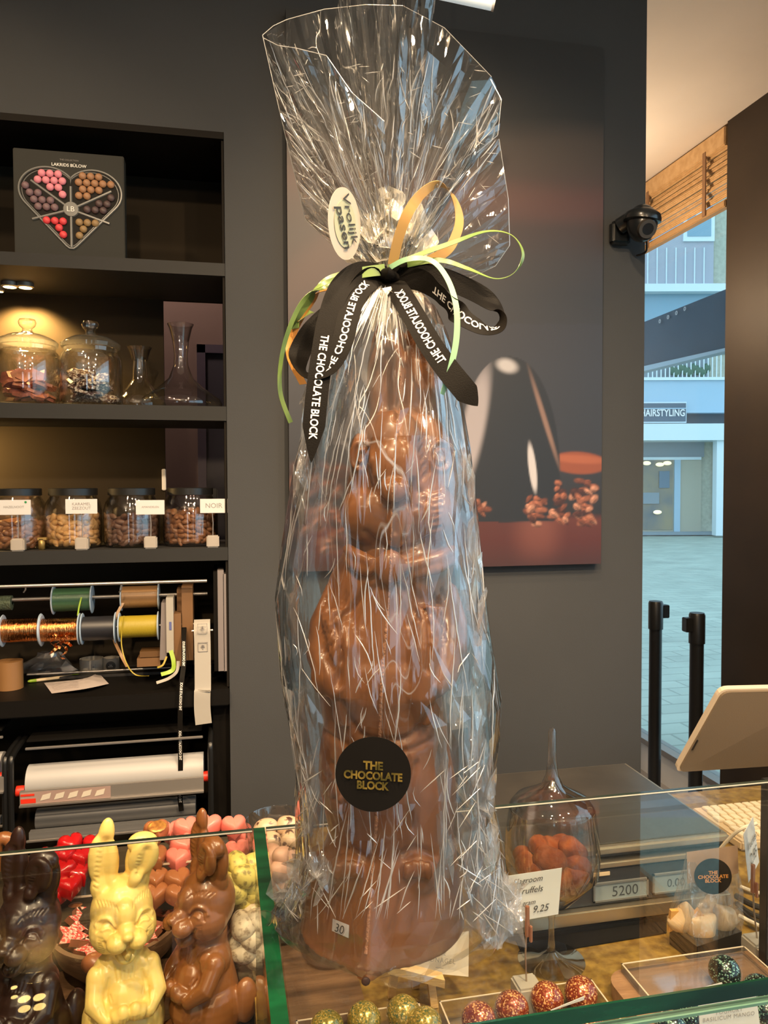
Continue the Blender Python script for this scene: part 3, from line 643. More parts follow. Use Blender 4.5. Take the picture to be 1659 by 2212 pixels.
w = bx(1468, 1534, 470, 532, fm['white'], 'window', 0.12, 0.1); bx(1476, 1526, 478, 522, fm['glassb'], 'pane', 0.14, 0.03, w)
bx(1200, 1700, 626, 642, fm['white'], 'beam', 0.4, 0.4); bx(1200, 1700, 642, 770, fm['glassb'], 'wall_panel', 0.05, 0.05)
bx(1200, 1528, 770, 826, fm['grey'], 'balcony_recess', 0.05, 0.05)
for k in range(18): bx(1386+k*9, 1388+k*9, 776, 826, fm['white'], 'railing_bar', 0.5, 0.03)
bx(1200, 1530, 774, 777, fm['white'], 'railing_top', 0.5, 0.05)
for k in range(9):
    s = DF/FPX; px = 1440+k*9; mb = MB(); mb.ell(((px-CX)*s, DF-0.42, CAMZ-(808+5*math.sin(k*2.1)-1048)*s), (0.13, 0.1, 0.16), seg=8, rings=6); mb.build('balcony_plant', fm['plant'], bd)
bx(1200, 1700, 826, 898, fm['blue'], 'fascia', 0.55, 0.5); bx(1200, 1700, 824, 830, fm['white'], 'ledge', 0.62, 0.6)
bx(1200, 1700, 898, 924, fm['dark'], 'recess', 0.1, 0.05)
bx(1200, 1700, 924, 958, fm['white'], 'canopy', 1.2, 1.2)
bx(1200, 1518, 958, 990, fm['grey'], 'shop_transom', 0.08, 0.05)
w = bx(1380, 1512, 990, 1152, fm['beige'], 'shop_window', 0.1, 0.06)
bx(1386, 1450, 996, 1146, fm['warm'], 'pane', 0.13, 0.03, w)
bx(1453, 1466, 996, 1150, fm['blue'], 'window_post', 0.15, 0.05); bx(1386, 1510, 990, 996, fm['white'], 'window_head', 0.16, 0.05)
for k, (px, py) in enumerate(((1392, 1003), (1420, 1006), (1436, 1003), (1416, 1108))):
    s = DF/FPX; mb = MB(); mb.ell(((px-CX)*s, DF-0.2, CAMZ-(py-1048)*s), (0.14, 0.05, 0.07), seg=8, rings=6); mb.build('shop_lamp', mat('shop_lamp', (1, 0.9, 0.6), 0.5, emit=((1.0, 0.82, 0.45), 0.9)), bd)
bx(1420, 1442, 1020, 1056, mat('blue_grey_coat', (0.10, 0.17, 0.23), 0.7), 'window_display', 0.17, 0.03)
bx(1386, 1420, 1066, 1090, fm['grey'], 'window_display', 0.17, 0.03)
bx(1516, 1537, 958, 1155, fm['white'], 'pillar', 1.1, 0.3)
bx(1540, 1700, 962, 1130, fm['redb'], 'brick_pier', 0.1, 0.1); bx(1545, 1700, 1040, 1128, fm['blue'], 'poster_panel', 0.16, 0.05)
bx(1200, 1700, 1150, 1157, fm['grey'], 'plinth', 0.3, 0.3)
sg = thing('hairdresser_sign', 'dark shop sign reading hairstyling on the building across the street', 'sign', (0, 0, 0), -YAW)
bx(1340, 1463, 876, 920, fm['white'], 'sign_frame', 0.70, 0.1, sg); bx(1342, 1461, 879, 917, mat('sign_blue', (0.06, 0.10, 0.14), 0.5), 'sign_face', 0.73, 0.04, sg)
s = DF/FPX
put_text('lettering', 'HAIRSTYLING', ((1412-CX)*s, DF-0.75, CAMZ-(899-1048)*s), (1, 0, 0), (0, 0, 1), 92*s, M['white_ink'], sg, height=15*s, bold=0.02)
bx(1342, 1461, 889, 891, fm['blue'], 'sign_strip', 0.75, 0.03, sg)
# dark awning board hanging outside the window
aw = thing('awning', 'dark blue awning board hanging outside above the shop window', 'awning', (0, 0, 0))
X = 3.3; p = [onX(1350, 712, X), onX(1600, 612, X), onX(1600, 744, X), onX(1350, 800, X)]
mb = MB(); mb.prism(p, (0.06, 0, 0)); mb.build('board', mat('awning_blue', (0.012, 0.026, 0.042), 0.6, spec=0.2, var=(6, (0.018, 0.034, 0.052))), aw)
mb = MB(); mb.prism([onX(1350, 800, X-0.01), onX(1600, 744, X-0.01), onX(1600, 750, X-0.01), onX(1350, 812, X-0.01)], (0.08, 0, 0)); mb.build('trim_edge', fm['grey'], aw)
for k in range(4):
    q = onX(1425+k*18, 694-k*9, X-0.012); mb = MB(); mb.lathe([(0.006, 0), (0.016, 0)], q, n=14, axis=(1, 0, 0)); mb.build('printed_mark', M['greyink'], aw)

# ------------------------------------------------------------------ barrier posts by the window
for i, (px, py, tpx, tpy) in enumerate(((1412, 1690, 1415, 1290), (1502, 1742, 1504, 1315))):
    b0 = onX(tpx, 1500, 2.13); b0.z = 0
    d = (b0-CO).dot(CF); top = CAMZ-(tpy-1040)*d/FPX
    t = thing('barrier_post', ['left black belt barrier post standing by the side window', 'right black belt barrier post standing nearer, in front of the column'][i], 'barrier post', (b0.x, b0.y, 0), group='belt barrier posts')
    mb = MB(); mb.lathe([(0.0, 0), (0.165, 0), (0.165, 0.012), (0.15, 0.022), (0.04, 0.045), (0.0, 0.05)], n=36); mb.build('base', mat('post_base', (0.11, 0.10, 0.10), 0.4), t)
    mb = MB(); mb.tube([(0, 0, 0.03), (0, 0, top-0.13)], 0.031, n=20); mb.build('pole', M['black'], t)
    mb = MB(); mb.tube([(0, 0, top-0.14), (0, 0, top-0.01), (0, 0, top)], [0.036, 0.036, 0.032], n=20); mb.build('head', M['black'], t)
    sx = 1 if i == 0 else -1
    mb = MB(); mb.box((sx*0.03, -0.02, top-0.085), (sx*0.066, 0.02, top-0.02), bev=0.003); mb.build('belt_end', M['black'], t)

# ------------------------------------------------------------------ SHELF 1: chocolate box with heart window
def heart_pts(n=48, w=1.0, h=1.0):
    pts = []
    for k in range(n):
        a = 2*PI*k/n; x = 16*math.sin(a)**3; y = 13*math.cos(a)-5*math.cos(2*a)-2*math.cos(3*a)-math.cos(4*a)
        pts.append((x/17.0*w, (y+2.5)/14.5*h))
    return pts
def choc_box():
    YF = DY+0.02
    tl = onY(28, 320, YF); tr = onY(268, 336, YF); br = onY(270, 553, YF); blc = onY(31, 545, YF)
    x0, x1 = (tl.x+blc.x)/2, (tr.x+br.x)/2; z0 = 2.238; z1 = (tl.z+tr.z)/2
    t = thing('chocolate_box', 'dark grey square gift box with a heart window of pink, red and brown sweets', 'box', ((x0+x1)/2, YF, z0))
    W = (x1-x0)/2; Hh = z1-z0
    mb = MB(); mb.box((-W, 0, 0), (W, 0.045, Hh), bev=0.002); mb.build('carton', mat('box_grey', (0.034, 0.034, 0.030), 0.6, spec=0.12), t)
    cx, cz = 0.003, Hh*0.46
    def fat_heart(w, h):
        pts = []; R = 0.55; cx0, cz0 = 0.45, 0.40
        for a in np.linspace(-38, 144, 26): pts.append((cx0+R*math.cos(math.radians(a)), cz0+R*math.sin(math.radians(a))))
        pts.append((0.0, 0.60)); left = [(-x, z) for (x, z) in pts[:-1]][::-1]
        pts += left
        pts += [(-0.10, -0.93), (-0.04, -0.985), (0.04, -0.985), (0.10, -0.93)]
        return [(x*w, (z+0.02)*h) for x, z in pts]
    hp = fat_heart(0.124, 0.104)
    mb = MB(); mb.prism([(cx+p[0], -0.0014, cz+p[1]) for p in hp], (0, 0.0012, 0)); mb.build('heart_window', mat('window_dark', (0.010, 0.009, 0.008), 0.5, spec=0.1), t)
    g = mat('clear_tray_grey', (0.16, 0.16, 0.15), 0.25, coat=0.5)
    mb = MB(); q = [(cx+p[0], -0.002, cz+p[1]) for p in hp]; q.append(q[0]); mb.tube(q, 0.0028, n=6)
    q = [(cx+p[0]*0.94, -0.0015, cz+p[1]*0.94) for p in hp]; q.append(q[0]); mb.tube(q, 0.0012, n=6); mb.build('tray_rim', g, t)
    hub = (cx, cz-0.002)
    ang = [90, 28, -18, -90, 198, 145]; rad = [0.058, 0.112, 0.098, 0.096, 0.098, 0.116]
    mb = MB()
    for a, r_ in zip(ang, rad):
        e = (hub[0]+r_*math.cos(math.radians(a)), hub[1]+r_*math.sin(math.radians(a)))
        mb.tube([(hub[0], -0.002, hub[1]), (e[0], -0.002, e[1])], 0.0035, n=6)
    mb.build('divider', g, t)
    mb = MB(); mb.lathe([(0.0001, 0.0045), (0.018, 0.004), (0.020, 0.0)], (hub[0], -0.002, hub[1]), n=28, axis=(0, -1, 0)); md = mb.build('medallion', mat('medallion_grey', (0.14, 0.14, 0.13), 0.4), t)
    put_text('letters', 'LB', (hub[0], -0.0072, hub[1]), (1, 0, 0), (0, 0, 1), 0.018, M['white_ink'], md)
    cols = {0: (0.72, 0.24, 0.30), 1: (0.34, 0.17, 0.08), 2: (0.075, 0.045, 0.045), 3: (0.27, 0.17, 0.07), 4: (0.66, 0.05, 0.06), 5: (0.17, 0.10, 0.11)}
    cm = {k: mat('sweet_%s' % ['pink', 'caramel', 'dark', 'olive_brown', 'red', 'mauve'][k], v, 0.5) for k, v in cols.items()}
    hw = np.array(hp)
    def inside(x, y, k=0.92):
        c = False; n = len(hw)
        for i in range(n):
            xi, yi = hw[i]*k; xj, yj = hw[i-1]*k
            if (yi > y) != (yj > y) and x < (xj-xi)*(y-yi)/(yj-yi)+xi: c = not c
        return c
    d = 0.0196; base = {}
    for row in range(-8, 9):
        for c in range(-8, 9):
            x = c*d+(row % 2)*d/2; y = row*d*0.86
            if not inside(x, y): continue
            rr = math.hypot(x, y+0.002)
            if rr < 0.027: continue
            a = math.degrees(math.atan2(y+0.002, x)) % 360
            rays = sorted([(q % 360) for q in ang]); sec = None
            bad = False
            for q in ang:
                da = abs((a-q+180) % 360-180)
                if da < 60 and rr*math.sin(math.radians(da)) < 0.0100: bad = True
            if bad: continue
            sec = 0 if 90 < a < 145 else 1 if 28 < a < 90 else 2 if (a < 28 or a > 342) else 3 if a > 270 else 4 if a > 198 else 5
            if sec not in base:
                mb = MB(); mb.ell((0, 0, 0), (0.0096, 0.006, 0.0096), seg=14, rings=10); o = mb.build('sweet', cm[sec], t); base[sec] = o
            else: o = base[sec].copy(); C.objects.link(o)
            o.location = (cx+x, -0.0035, cz+y)
    put_text('lettering', "LAKRIDS BÜLOW", (0, -0.001, Hh*0.875), (1, 0, 0), (0, 0, 1), 0.084, M['white_ink'], t, bold=0.012)
    put_text('lettering', "THE COLLECTION", (0, -0.001, Hh*0.92), (1, 0, 0), (0, 0, 1), 0.045, M['greyink'], t)
choc_box()

# ------------------------------------------------------------------ SHELF 2: cookie jars, decanters
S2 = 1.861; S3 = 1.485
def cookie_jar(px, label, piece_mat, pname, plabel, n, seed):
    p = onY(px, 868, DY+0.115); x, y = p.x, p.y
    t = thing('cookie_jar', label, 'jar', (x, y, S2), group='glass storage jars with glass lids')
    R = 0.081; Hb = 0.150
    mb = MB(); mb.lathe([(0.0, 0.002), (R*0.92, 0.002), (R, 0.012), (R, Hb-0.022), (R*0.95, Hb-0.008), (R*0.86, Hb), (R*0.86, Hb+0.010), (R*0.89, Hb+0.012)], n=40)
    mb.lathe([(0.0, 0.010), (R*0.88, 0.010), (R*0.95, 0.018), (R*0.95, Hb-0.024), (R*0.82, Hb)], n=40); mb.build('body', M['glass_vessel'], t)
    mb = MB(); mb.lathe([(R*0.86, Hb+0.010), (R*0.93, Hb+0.012), (R*0.95, Hb+0.022), (R*0.88, Hb+0.028), (R*0.6, Hb+0.040), (R*0.25, Hb+0.046), (0.013, Hb+0.052)], n=40)
    lid = mb.build('lid', glassy('lid_glass', (0.9, 0.93, 0.90), (0.3, 0.32, 0.30), 0.10, 0.8, 0.04, haze=0.05), t)
    mb = MB(); mb.lathe([(0.013, Hb+0.050), (0.012, Hb+0.058), (0.020, Hb+0.066), (0.023, Hb+0.075), (0.020, Hb+0.083), (0.0, Hb+0.086)], n=24); mb.build('knob', M['glass_vessel'], lid)
    rs = random.Random(seed)
    for k in range(n):
        lv = k//8
        a = rs.uniform(0, 2*PI); rr = R*0.66*math.sqrt(rs.random())
        mb = MB(); m = 5+rs.randint(0, 2); L_ = 0.020+0.008*rs.random()
        pts = [(L_*math.cos(2*PI*q/m+rs.uniform(-.3, .3))*rs.uniform(.7, 1.1), L_*math.sin(2*PI*q/m)*rs.uniform(.7, 1.1), 0) for q in range(m)]
        mb.prism(pts, (0, 0, 0.008)); o = mb.build(pname, piece_mat)
        o.location = (x+rr*math.cos(a), y+rr*math.sin(a), S2+0.016+lv*0.012+rs.uniform(0, .006)); o.rotation_euler = (rs.uniform(-0.5, 0.5), rs.uniform(-.5, .5), rs.uniform(0, 6))
        if lv >= 4: o.rotation_euler = (rs.uniform(0.6, 1.3), rs.uniform(-.4, .4), rs.uniform(-0.6, 0.6)); o.location.z += 0.008
        tag(o, plabel, 'chocolate', 'pieces in the '+('left' if px < 100 else 'right')+' cookie jar')
    return t
cookie_jar(62, 'left glass cookie jar with knobbed lid holding broken chocolate bark, lit by the puck light', M['bark'], 'chocolate_bark_piece', 'broken piece of reddish brown chocolate bark in the left lidded glass jar', 40, 1)
cookie_jar(198, 'right glass cookie jar with knobbed lid holding sugar-speckled chocolate, beside the decanters', M['bark_white'], 'sugared_chocolate_piece', 'white sugar-speckled chocolate piece in the lidded glass jar next to the decanters', 44, 2)
def decanter(px, hgt, R, rim, label, yy):
    p = onY(px, 868, yy)
    t = thing('glass_decanter', label, 'decanter', (p.x, p.y, S2), group='wide-bottomed wine decanters')
    prof = [(0.0, 0.003), (R*0.85, 0.002), (R*0.99, 0.010), (R, 0.018), (R*0.95, 0.030), (R*0.60, 0.058), (R*0.30, 0.088), (rim*0.55, 0.125), (rim*0.50, 0.150), (rim*0.62, hgt*0.80), (rim*0.85, hgt*0.95), (rim, hgt), (rim*0.96, hgt-0.001), (rim*0.80, hgt*0.95), (rim*0.56, hgt*0.80)]
    mb = MB(); mb.lathe(prof, n=44); mb.build('body', M['glass_vessel'], t)
decanter(303, 0.178, 0.070, 0.034, 'shorter clear glass decanter right of the cookie jars', DY+0.17)
decanter(392, 0.238, 0.112, 0.036, 'taller flared clear glass decanter at the right end of the shelf', DY+0.125)

# ------------------------------------------------------------------ SHELF 3: nut jars with black lids and label stands
amb = {}
def almond_proto(m, key):
    mb = MB(); mb.ell((0, 0, 0), (0.0170, 0.0096, 0.0080), seg=12, rings=8)
    for i, v in enumerate(mb.v): mb.v[i] = (v[0], v[1]*(1-0.35*v[0]/0.0170), v[2]*(1-0.2*v[0]/0.0170))
    o = mb.build('almond', m); return o
def nut_jar(px, fill, m, label, word, seed, R=0.074, Hj=0.160):
    p = onY(px, 1180, DY+0.10); x, y = p.x, p.y
    t = thing('nut_jar', label, 'jar', (x, y, S3), group='black-lidded nut jars')
    mb = MB(); mb.lathe([(0.0, 0.002), (R*0.9, 0.002), (R, 0.012), (R, Hj*0.62), (R*0.93, Hj*0.76), (R*0.80, Hj*0.86), (R*0.78, Hj*0.92)], n=36)
    mb.lathe([(0.0, 0.008), (R*0.86, 0.008), (R*0.96, 0.016), (R*0.96, Hj*0.62), (R*0.76, Hj*0.86)], n=36); mb.build('body', M['glass_vessel'], t)
    mb = MB(); mb.lathe([(R*0.80, Hj*0.88), (R*0.84, Hj*0.88), (R*0.84, Hj*0.99), (R*0.80, Hj), (0.0, Hj)], n=36); mb.build('lid', M['black'], t)
    rs = random.Random(seed); pro = None; n = 0
    layers = int(fill*Hj/0.0128)
    for lv in range(layers):
        top = lv == layers-1
        cnt = 12 if not top else 13
        for k in range(cnt):
            if px < 30 and False: continue
            a = -PI/2+(k-(cnt-1)/2)*0.285+rs.uniform(-.07, .07) if not top or k % 2 else rs.uniform(0, 2*PI)
            rr = (R-0.0175) if not top or k % 2 else (R-0.02)*math.sqrt(rs.random())
            if pro is None: pro = almond_proto(m, px); o = pro
            else: o = pro.copy(); C.objects.link(o)
            o.location = (x+rr*math.cos(a), y+rr*math.sin(a), S3+0.017+lv*0.0128+rs.uniform(-.002, .002)); o.rotation_euler = (rs.uniform(-1.2, 1.2), rs.uniform(-.9, .9), a+PI/2+rs.uniform(-1.1, 1.1))
            tag(o, word, 'nut', {38: 'brown nuts in the leftmost jar', 160: 'golden almonds in the second jar', 286: 'dark nuts in the third jar', 412: 'brown almonds in the rightmost jar'}[px])
    # what fills the middle of the jar, uncountable
    mb = MB(); mb.lathe([(0.0, 0.010), (R*0.74, 0.010), (R*0.74, 0.010+fill*Hj*0.85), (0.0, 0.012+fill*Hj*0.97)], n=24); o = mb.build('nut_filling', m); o.location = (x, y, S3)
    tag(o, word.split(' in the')[0]+'s packed in the middle of the jar'+word.split('jar')[-1], 'nuts', kind='stuff')
nut_jar(38, 0.46, M['almond'], 'black-lidded glass jar of brown nuts at the left photo edge', 'brown nut in the leftmost black-lidded jar', 5)
nut_jar(160, 0.50, M['almond_gold'], 'black-lidded glass jar of pale golden almonds, second from left', 'golden almond in the second black-lidded jar', 6)
nut_jar(286, 0.50, M['almond_dark'], 'black-lidded glass jar of dark nuts, third from left', 'dark cocoa nut in the third black-lidded jar', 7)
nut_jar(412, 0.56, M['almond'], 'black-lidded glass jar of brown almonds at the right end of the shelf', 'brown almond in the rightmost black-lidded jar', 8)
def label_stand(px, pyc, pybase, w_px, words, label, yy, tilt=0):
    b = onY(px, pybase, yy); t = thing('label_stand', label, 'label', (b.x, yy, S3), group='label stands in front of the nut jars')
    c = onY(px+ (0), pyc, yy); k = yy/FPX*1.02
    mb = MB(); mb.box((-0.0165, -0.012, 0), (0.0165, 0.014, 0.032), bev=0.003); mb.build('block', M['acrylic_block'], t)
    cz = c.z-S3
    mb = MB(); mb.tube([(0, 0, 0.02), (0.001, 0.002, cz*0.6), (-0.002, 0.0, cz)], 0.0013, n=6); mb.build('wire', M['alu'], t)
    W, Hh = w_px*k/2, 0.0200
    xo_ = tilt
    mb = MB(); mb.box((xo_-W, -0.0038, cz-Hh), (xo_+W, -0.003, cz+Hh*0.9), bev=0.0003); cd = mb.build('card', M['paper'], t)
    put_text('lettering', words, (xo_, -0.0042, cz), (1, 0, 0), (0, 0, 1), W*1.2, M['greyink'], cd)
    return t, cz, xo_
t, cz, xx = label_stand(40, 1095, 1190, 62, 'HAZELNOOT', 'white card label stand with green dot before the leftmost nut jar', DY+0.012, -0.008)
mb = MB(); mb.lathe([(0.0001, 0.0006), (0.003, 0.0004)], (xx+0.028, -0.004, cz+0.012), n=12, axis=(0, -1, 0)); mb.build('green_dot', mat('green_dot', (0.01, 0.22, 0.06), 0.5), t)
label_stand(178, 1093, 1188, 60, 'KARAMEL\nZEEZOUT', 'white card label stand before the jar of golden almonds', DY+0.012, 0.000)
label_stand(326, 1095, 1185, 56, 'AMANDELEN', 'white card label stand before the jar of dark nuts', DY+0.012, -0.0)
label_stand(460, 1092, 1182, 56, 'NOIR', 'white card label stand at the right end of the shelf', DY+0.012, 0.004)
# small things behind the jars
p = onY(445, 1058, DY+0.24); q = onY(470, 1058, DY+0.24)
mb = MB(); mb.box((p.x, DY+0.22, S3), (q.x, DY+0.25, p.z+0.004), bev=0.004); tag(mb.build('card_reader', M['black']), 'black handheld device standing behind the rightmost nut jar', 'device')
mb = MB(); p = onY(354, 1036, NB-0.01); mb.box((p.x-0.006, NB-0.012, p.z-0.032), (p.x+0.006, NB, p.z+0.032), bev=0.002); tag(mb.build('wall_switch', M['white']), 'small white upright switch on the shelf back edge', 'switch')
for k, (px, nm) in enumerate(((84, 'small clamp'), (335, 'small clamp'))):
    p = onY(px, 1168, DY+0.02); mb = MB(); mb.box((p.x-0.004, DY+0.03, S3), (p.x+0.010, DY+0.05, S3+0.03), bev=0.002); mb.box((p.x-0.006, DY+0.03, S3+0.026), (p.x+0.016, DY+0.05, S3+0.032)); 
    if k == 0: tag(mb.build('brass_clip', mat('brass_clip', (0.40, 0.26, 0.08), 0.4, metal=0.6)), 'small brass clip between the two left nut jars', 'clip')
# ------------------------------------------------------------------ RIBBON RACK on the worktop
WZ = 1.106; YR = 2.17
def rod(a, b, yy, r, m, name, label, cat='rod'):
    A = onY(*a, yy); B = onY(*b, yy); mb = MB(); mb.tube([A, (B.x, yy, A.z*0.5+B.z*0.5)], r, n=12)
    mb.v = [(v[0], v[1], v[2]) for v in mb.v]; return tag(mb.build(name, m), label, cat)
rk = thing('ribbon_rack', 'metal rod rack holding ribbon spools above the black worktop', 'rack', (0, 0, 0))
for (a, b, yy, r, m) in (((-40, 1266), (447, 1257), 2.13, 0.0045, 'alu'), ((-40, 1297), (448, 1283), 2.21, 0.005, 'alu_dim'), ((-40, 1362), (452, 1350), 2.17, 0.0032, 'alu_dim'), ((58, 1455), (372, 1444), 2.285, 0.0035, 'alu')):
    A = onY(*a, yy); B = onY(*b, yy); z = (A.z+B.z)/2; mb = MB(); mb.tube([(A.x, yy, z), (B.x, yy, z)], r, n=12); mb.build('rod', M[m], rk)
for px in (55, 262):
    A = onY(px, 1262, 2.13); mb = MB(); mb.tube([(A.x, 2.13, A.z), (A.x, 2.13, A.z-0.014), (A.x-0.006, 2.135, A.z-0.022)], 0.002, n=6); mb.build('hook', M['alu_dim'], rk)
A = onY(62, 1440, 2.18); B = onY(360, 1440, 2.18)
mb = MB(); mb.box((A.x, 2.29, WZ), (B.x, 2.395, WZ+0.008), bev=0.001); mb.build('base_plate', mat('dark_grey_plate', (0.045, 0.04, 0.036), 0.4), rk)
def spool(x0, x1, pyc, yy, rpx, m, label, flange='pink_tape', flr=None, fl=True, group='ribbon spools on the rack'):
    A = onY(x0, pyc, yy); B = onY(x1, pyc, yy); k = yy/FPX*0.98; r = rpx*k
    t = thing('ribbon_spool', label, 'ribbon spool', ((A.x+B.x)/2, yy, (A.z+B.z)/2), group=group)
    h = (B.x-A.x)/2
    mb = MB(); mb.lathe([(0.006, -h), (r, -h+0.001), (r*1.01, -h*0.5), (r, 0), (r*1.01, h*0.5), (r, h-0.001), (0.006, h)], n=30, axis=(1, 0, 0)); mb.build('wound_ribbon', M[m], t)
    if fl:
        R = (flr or rpx+6)*k
        for s in (-1, 1):
            mb = MB(); mb.lathe([(0.006, s*h-0.0015), (R*0.97, s*h-0.0015), (R, s*h), (R*0.97, s*h+0.0015), (0.006, s*h+0.0015)], n=30, axis=(1, 0, 0)); mb.build('flange', M[flange], t)
    return t
spool(116, 199, 1295, 2.21, 24, 'green_ribbon', 'spool of dark green ribbon on the upper rod')
spool(263, 343, 1289, 2.21, 23, 'goldbrown_ribbon', 'spool of bronze ribbon on the upper rod')
spool(-40, 27, 1303, 2.21, 15, 'mesh_green', 'dull green roll on the upper rod at the photo edge', fl=False)
spool(6, 88, 1361, 2.17, 24, 'copper', 'left spool of shiny copper foil ribbon', flr=33)
spool(90, 172, 1360, 2.17, 24, 'copper', 'right spool of copper foil ribbon with curls hanging down', flr=33)
spool(178, 250, 1357, 2.17, 25, 'black_ribbon', 'spool of black ribbon between the copper and the mustard one', flr=33)
spool(258, 342, 1353, 2.17, 23, 'yellow_ribbon', 'spool of mustard yellow ribbon on the lower rod', flr=31)
def strip(name, pts, w, m, label=None, cat=None, wdir=(1, 0, 0), n=10, parent=None, thick=0.0004, taper=None, wdirs=None):
    """flat ribbon along pts (3D); wdir = across direction, or one per control point"""
    c = catmull(pts, n); W = catmull(wdirs, n) if wdirs else [np.array(wdir, float)]*len(c)
    vs = []; N = len(c)
    for i, p in enumerate(c):
        d = Vector(W[i]); t = Vector(c[min(i+1, N-1)]-c[max(i-1, 0)])
        if t.length > 0: t.normalize(); d = d-t*d.dot(t)
        d.normalize(); nrm = t.cross(d); ww = w/2*(1 if taper is None else taper(i/(N-1)))
        p = Vector(p)
        vs += [p-d*ww-nrm*thick/2, p+d*ww-nrm*thick/2, p+d*ww+nrm*thick/2, p-d*ww+nrm*thick/2]
    fs = []
    for i in range(N-1):
        a = 4*i; b = a+4
        for k in range(4): fs.append((a+k, a+(k+1) % 4, b+(k+1) % 4, b+k))
    fs += [(0, 1, 2, 3), (4*N-4, 4*N-3, 4*N-2, 4*N-1)]
    mb = MB(); mb.add(vs, fs, None, True); o = mb.build(name, m, parent)
    if label: tag(o, label, cat)
    return o, c, W
# copper curls
rs = random.Random(4)
for k, (px, py, ln) in enumerate(((114, 1372, 0.05), (137, 1376, 0.06), (124, 1368, 0.04), (147, 1368, 0.035))):
    a = onY(px, py, 2.125); pts = [(a.x+0.008*math.sin(j*1.9+k), 2.128+0.007*math.cos(j*1.9+k), a.z-j*ln/6) for j in range(7)]
    strip('foil_curl', pts, 0.008, M['copper'], 'curl of copper foil ribbon under the right copper spool, '+['leftmost and lowest', 'second one hanging longest', 'short middle one', 'short rightmost one'][k], 'ribbon', wdirs=[(math.cos(j*0.8+k), math.sin(j*0.8+k), 0.4) for j in range(7)])
    bpy.data.objects[-1]['group'] if False else None
for o in C.objects:
    if o.name.startswith('foil_curl'): o['group'] = 'copper foil curls'
# bronze ribbon hanging down from its spool, green tail
strip('ribbon_tail', [onY(268, 1298, 2.185), onY(247, 1340, 2.165), onY(245, 1375, 2.16), onY(260, 1412, 2.155), onY(275, 1440, 2.13)], 0.008, M['goldbrown_ribbon'], 'loose bronze ribbon end hanging left of the mustard spool', 'ribbon', n=8)
strip('ribbon_tail', [onY(176, 1290, 2.175), onY(171, 1310, 2.17), onY(168, 1330, 2.165)], 0.004, M['lime'], 'short pale green ribbon end hanging from the green spool', 'ribbon', n=6)
strip('ribbon_tail', [onY(268, 1330, 2.135), onY(262, 1385, 2.14), onY(272, 1430, 2.12), onY(292, 1457, 2.11), onY(322, 1460, 2.10)], 0.003, M['yellow_ribbon'], 'thin mustard ribbon end trailing onto the worktop', 'ribbon', n=8)
strip('ribbon_tail', [onY(369, 1405, 2.13), onY(375, 1430, 2.12), onY(372, 1448, 2.115), onY(348, 1457, 2.11)], 0.011, M['lime'], 'bright lime ribbon end below the white pack', 'ribbon', n=8)
strip('ribbon_tail', [onY(385, 1428, 2.13), onY(382, 1450, 2.11), onY(365, 1465, 2.105), onY(338, 1475, 2.10)], 0.008, M['label_white'], 'loose cream ribbon end lying on the black worktop', 'ribbon', n=8)
strip('ribbon_tail', [onY(360, 1418, 2.14), onY(352, 1436, 2.13), onY(340, 1442, 2.128)], 0.005, M['yellow_ribbon'], 'short olive ribbon end by the grey pack', 'ribbon', n=6)
# upright packs and cardboard
def upbox(px0, px1, py0, py1, yy, dep, m, name, label, cat, lean=0.0):
    a = onY(px0, py1, yy); b = onY(px1, py0, yy); z0 = max(a.z, WZ+0.0005) if py1 > 1436 else a.z
    mb = MB(); vs = []
    for (x, z, l) in ((a.x, z0, 0), (b.x, z0, 0), (b.x, b.z, lean), (a.x, b.z, lean)): vs.append((x+l, yy, z))
    mb.prism(vs, (0, dep, 0)); return tag(mb.build(name, m), label, cat)
upbox(345, 358, 1302, 1426, 2.15, 0.08, M['foldgrey'], 'card_pack', 'grey upright card pack beside the mustard spool', 'pack', 0.006)
wp = upbox(360, 374, 1291, 1410, 2.14, 0.09, M['label_white'], 'card_pack', 'white upright card pack with a small blue mark', 'pack', 0.0)
a = onY(368, 1352, 2.139); mb = MB(); mb.box((a.x-0.003, 2.1385, a.z-0.011), (a.x+0.003, 2.1395, a.z+0.011)); mb.build('blue_mark', mat('blue_mark', (0.10, 0.12, 0.30), 0.5), wp)
upbox(376, 391, 1326, 1440, 2.15, 0.10, M['cardboard'], 'cardboard_strip', 'low brown cardboard piece behind the hanging black ribbon', 'cardboard', 0)
upbox(384, 396, 1272, 1440, 2.20, 0.08, M['cardboard'], 'cardboard_strip', 'tall thin brown cardboard piece at the back of the rack', 'cardboard', 0)
cbx = upbox(394, 416, 1266, 1427, 2.16, 0.10, M['cardboard'], 'cardboard_strip', 'tall brown cardboard ribbon dispenser with a dark slot', 'cardboard', 0)
a = onY(398, 1360, 2.158); mb = MB(); mb.box((a.x-0.006, 2.155, a.z-0.008), (a.x+0.006, 2.162, a.z+0.006)); mb.build('slot', M['black_matt'], cbx)
upbox(296, 346, 1421, 1441, 2.16, 0.08, M['cardboard'], 'small_box', 'small flat brown box on the worktop', 'box', 0)
upbox(302, 346, 1406, 1420.5, 2.165, 0.06, mat('dark_bronze_box', (0.12, 0.06, 0.02), 0.5), 'small_box', 'dark bronze box stacked on the small brown box', 'box', 0)
upbox(463, 471, 1235, 1450, 2.11, 0.20, M['black_matt'], 'folder', 'black folder leaning at the right end of the rack', 'folder', 0)
upbox(472, 483, 1232, 1450, 2.105, 0.20, M['foldgrey'], 'folder', 'pale grey folder standing against the right niche side', 'folder', 0)
upbox(484, 488, 1240, 1450, 2.105, 0.20, M['foldgrey'], 'folder', 'thin grey folder squeezed against the niche side panel', 'folder', 0)
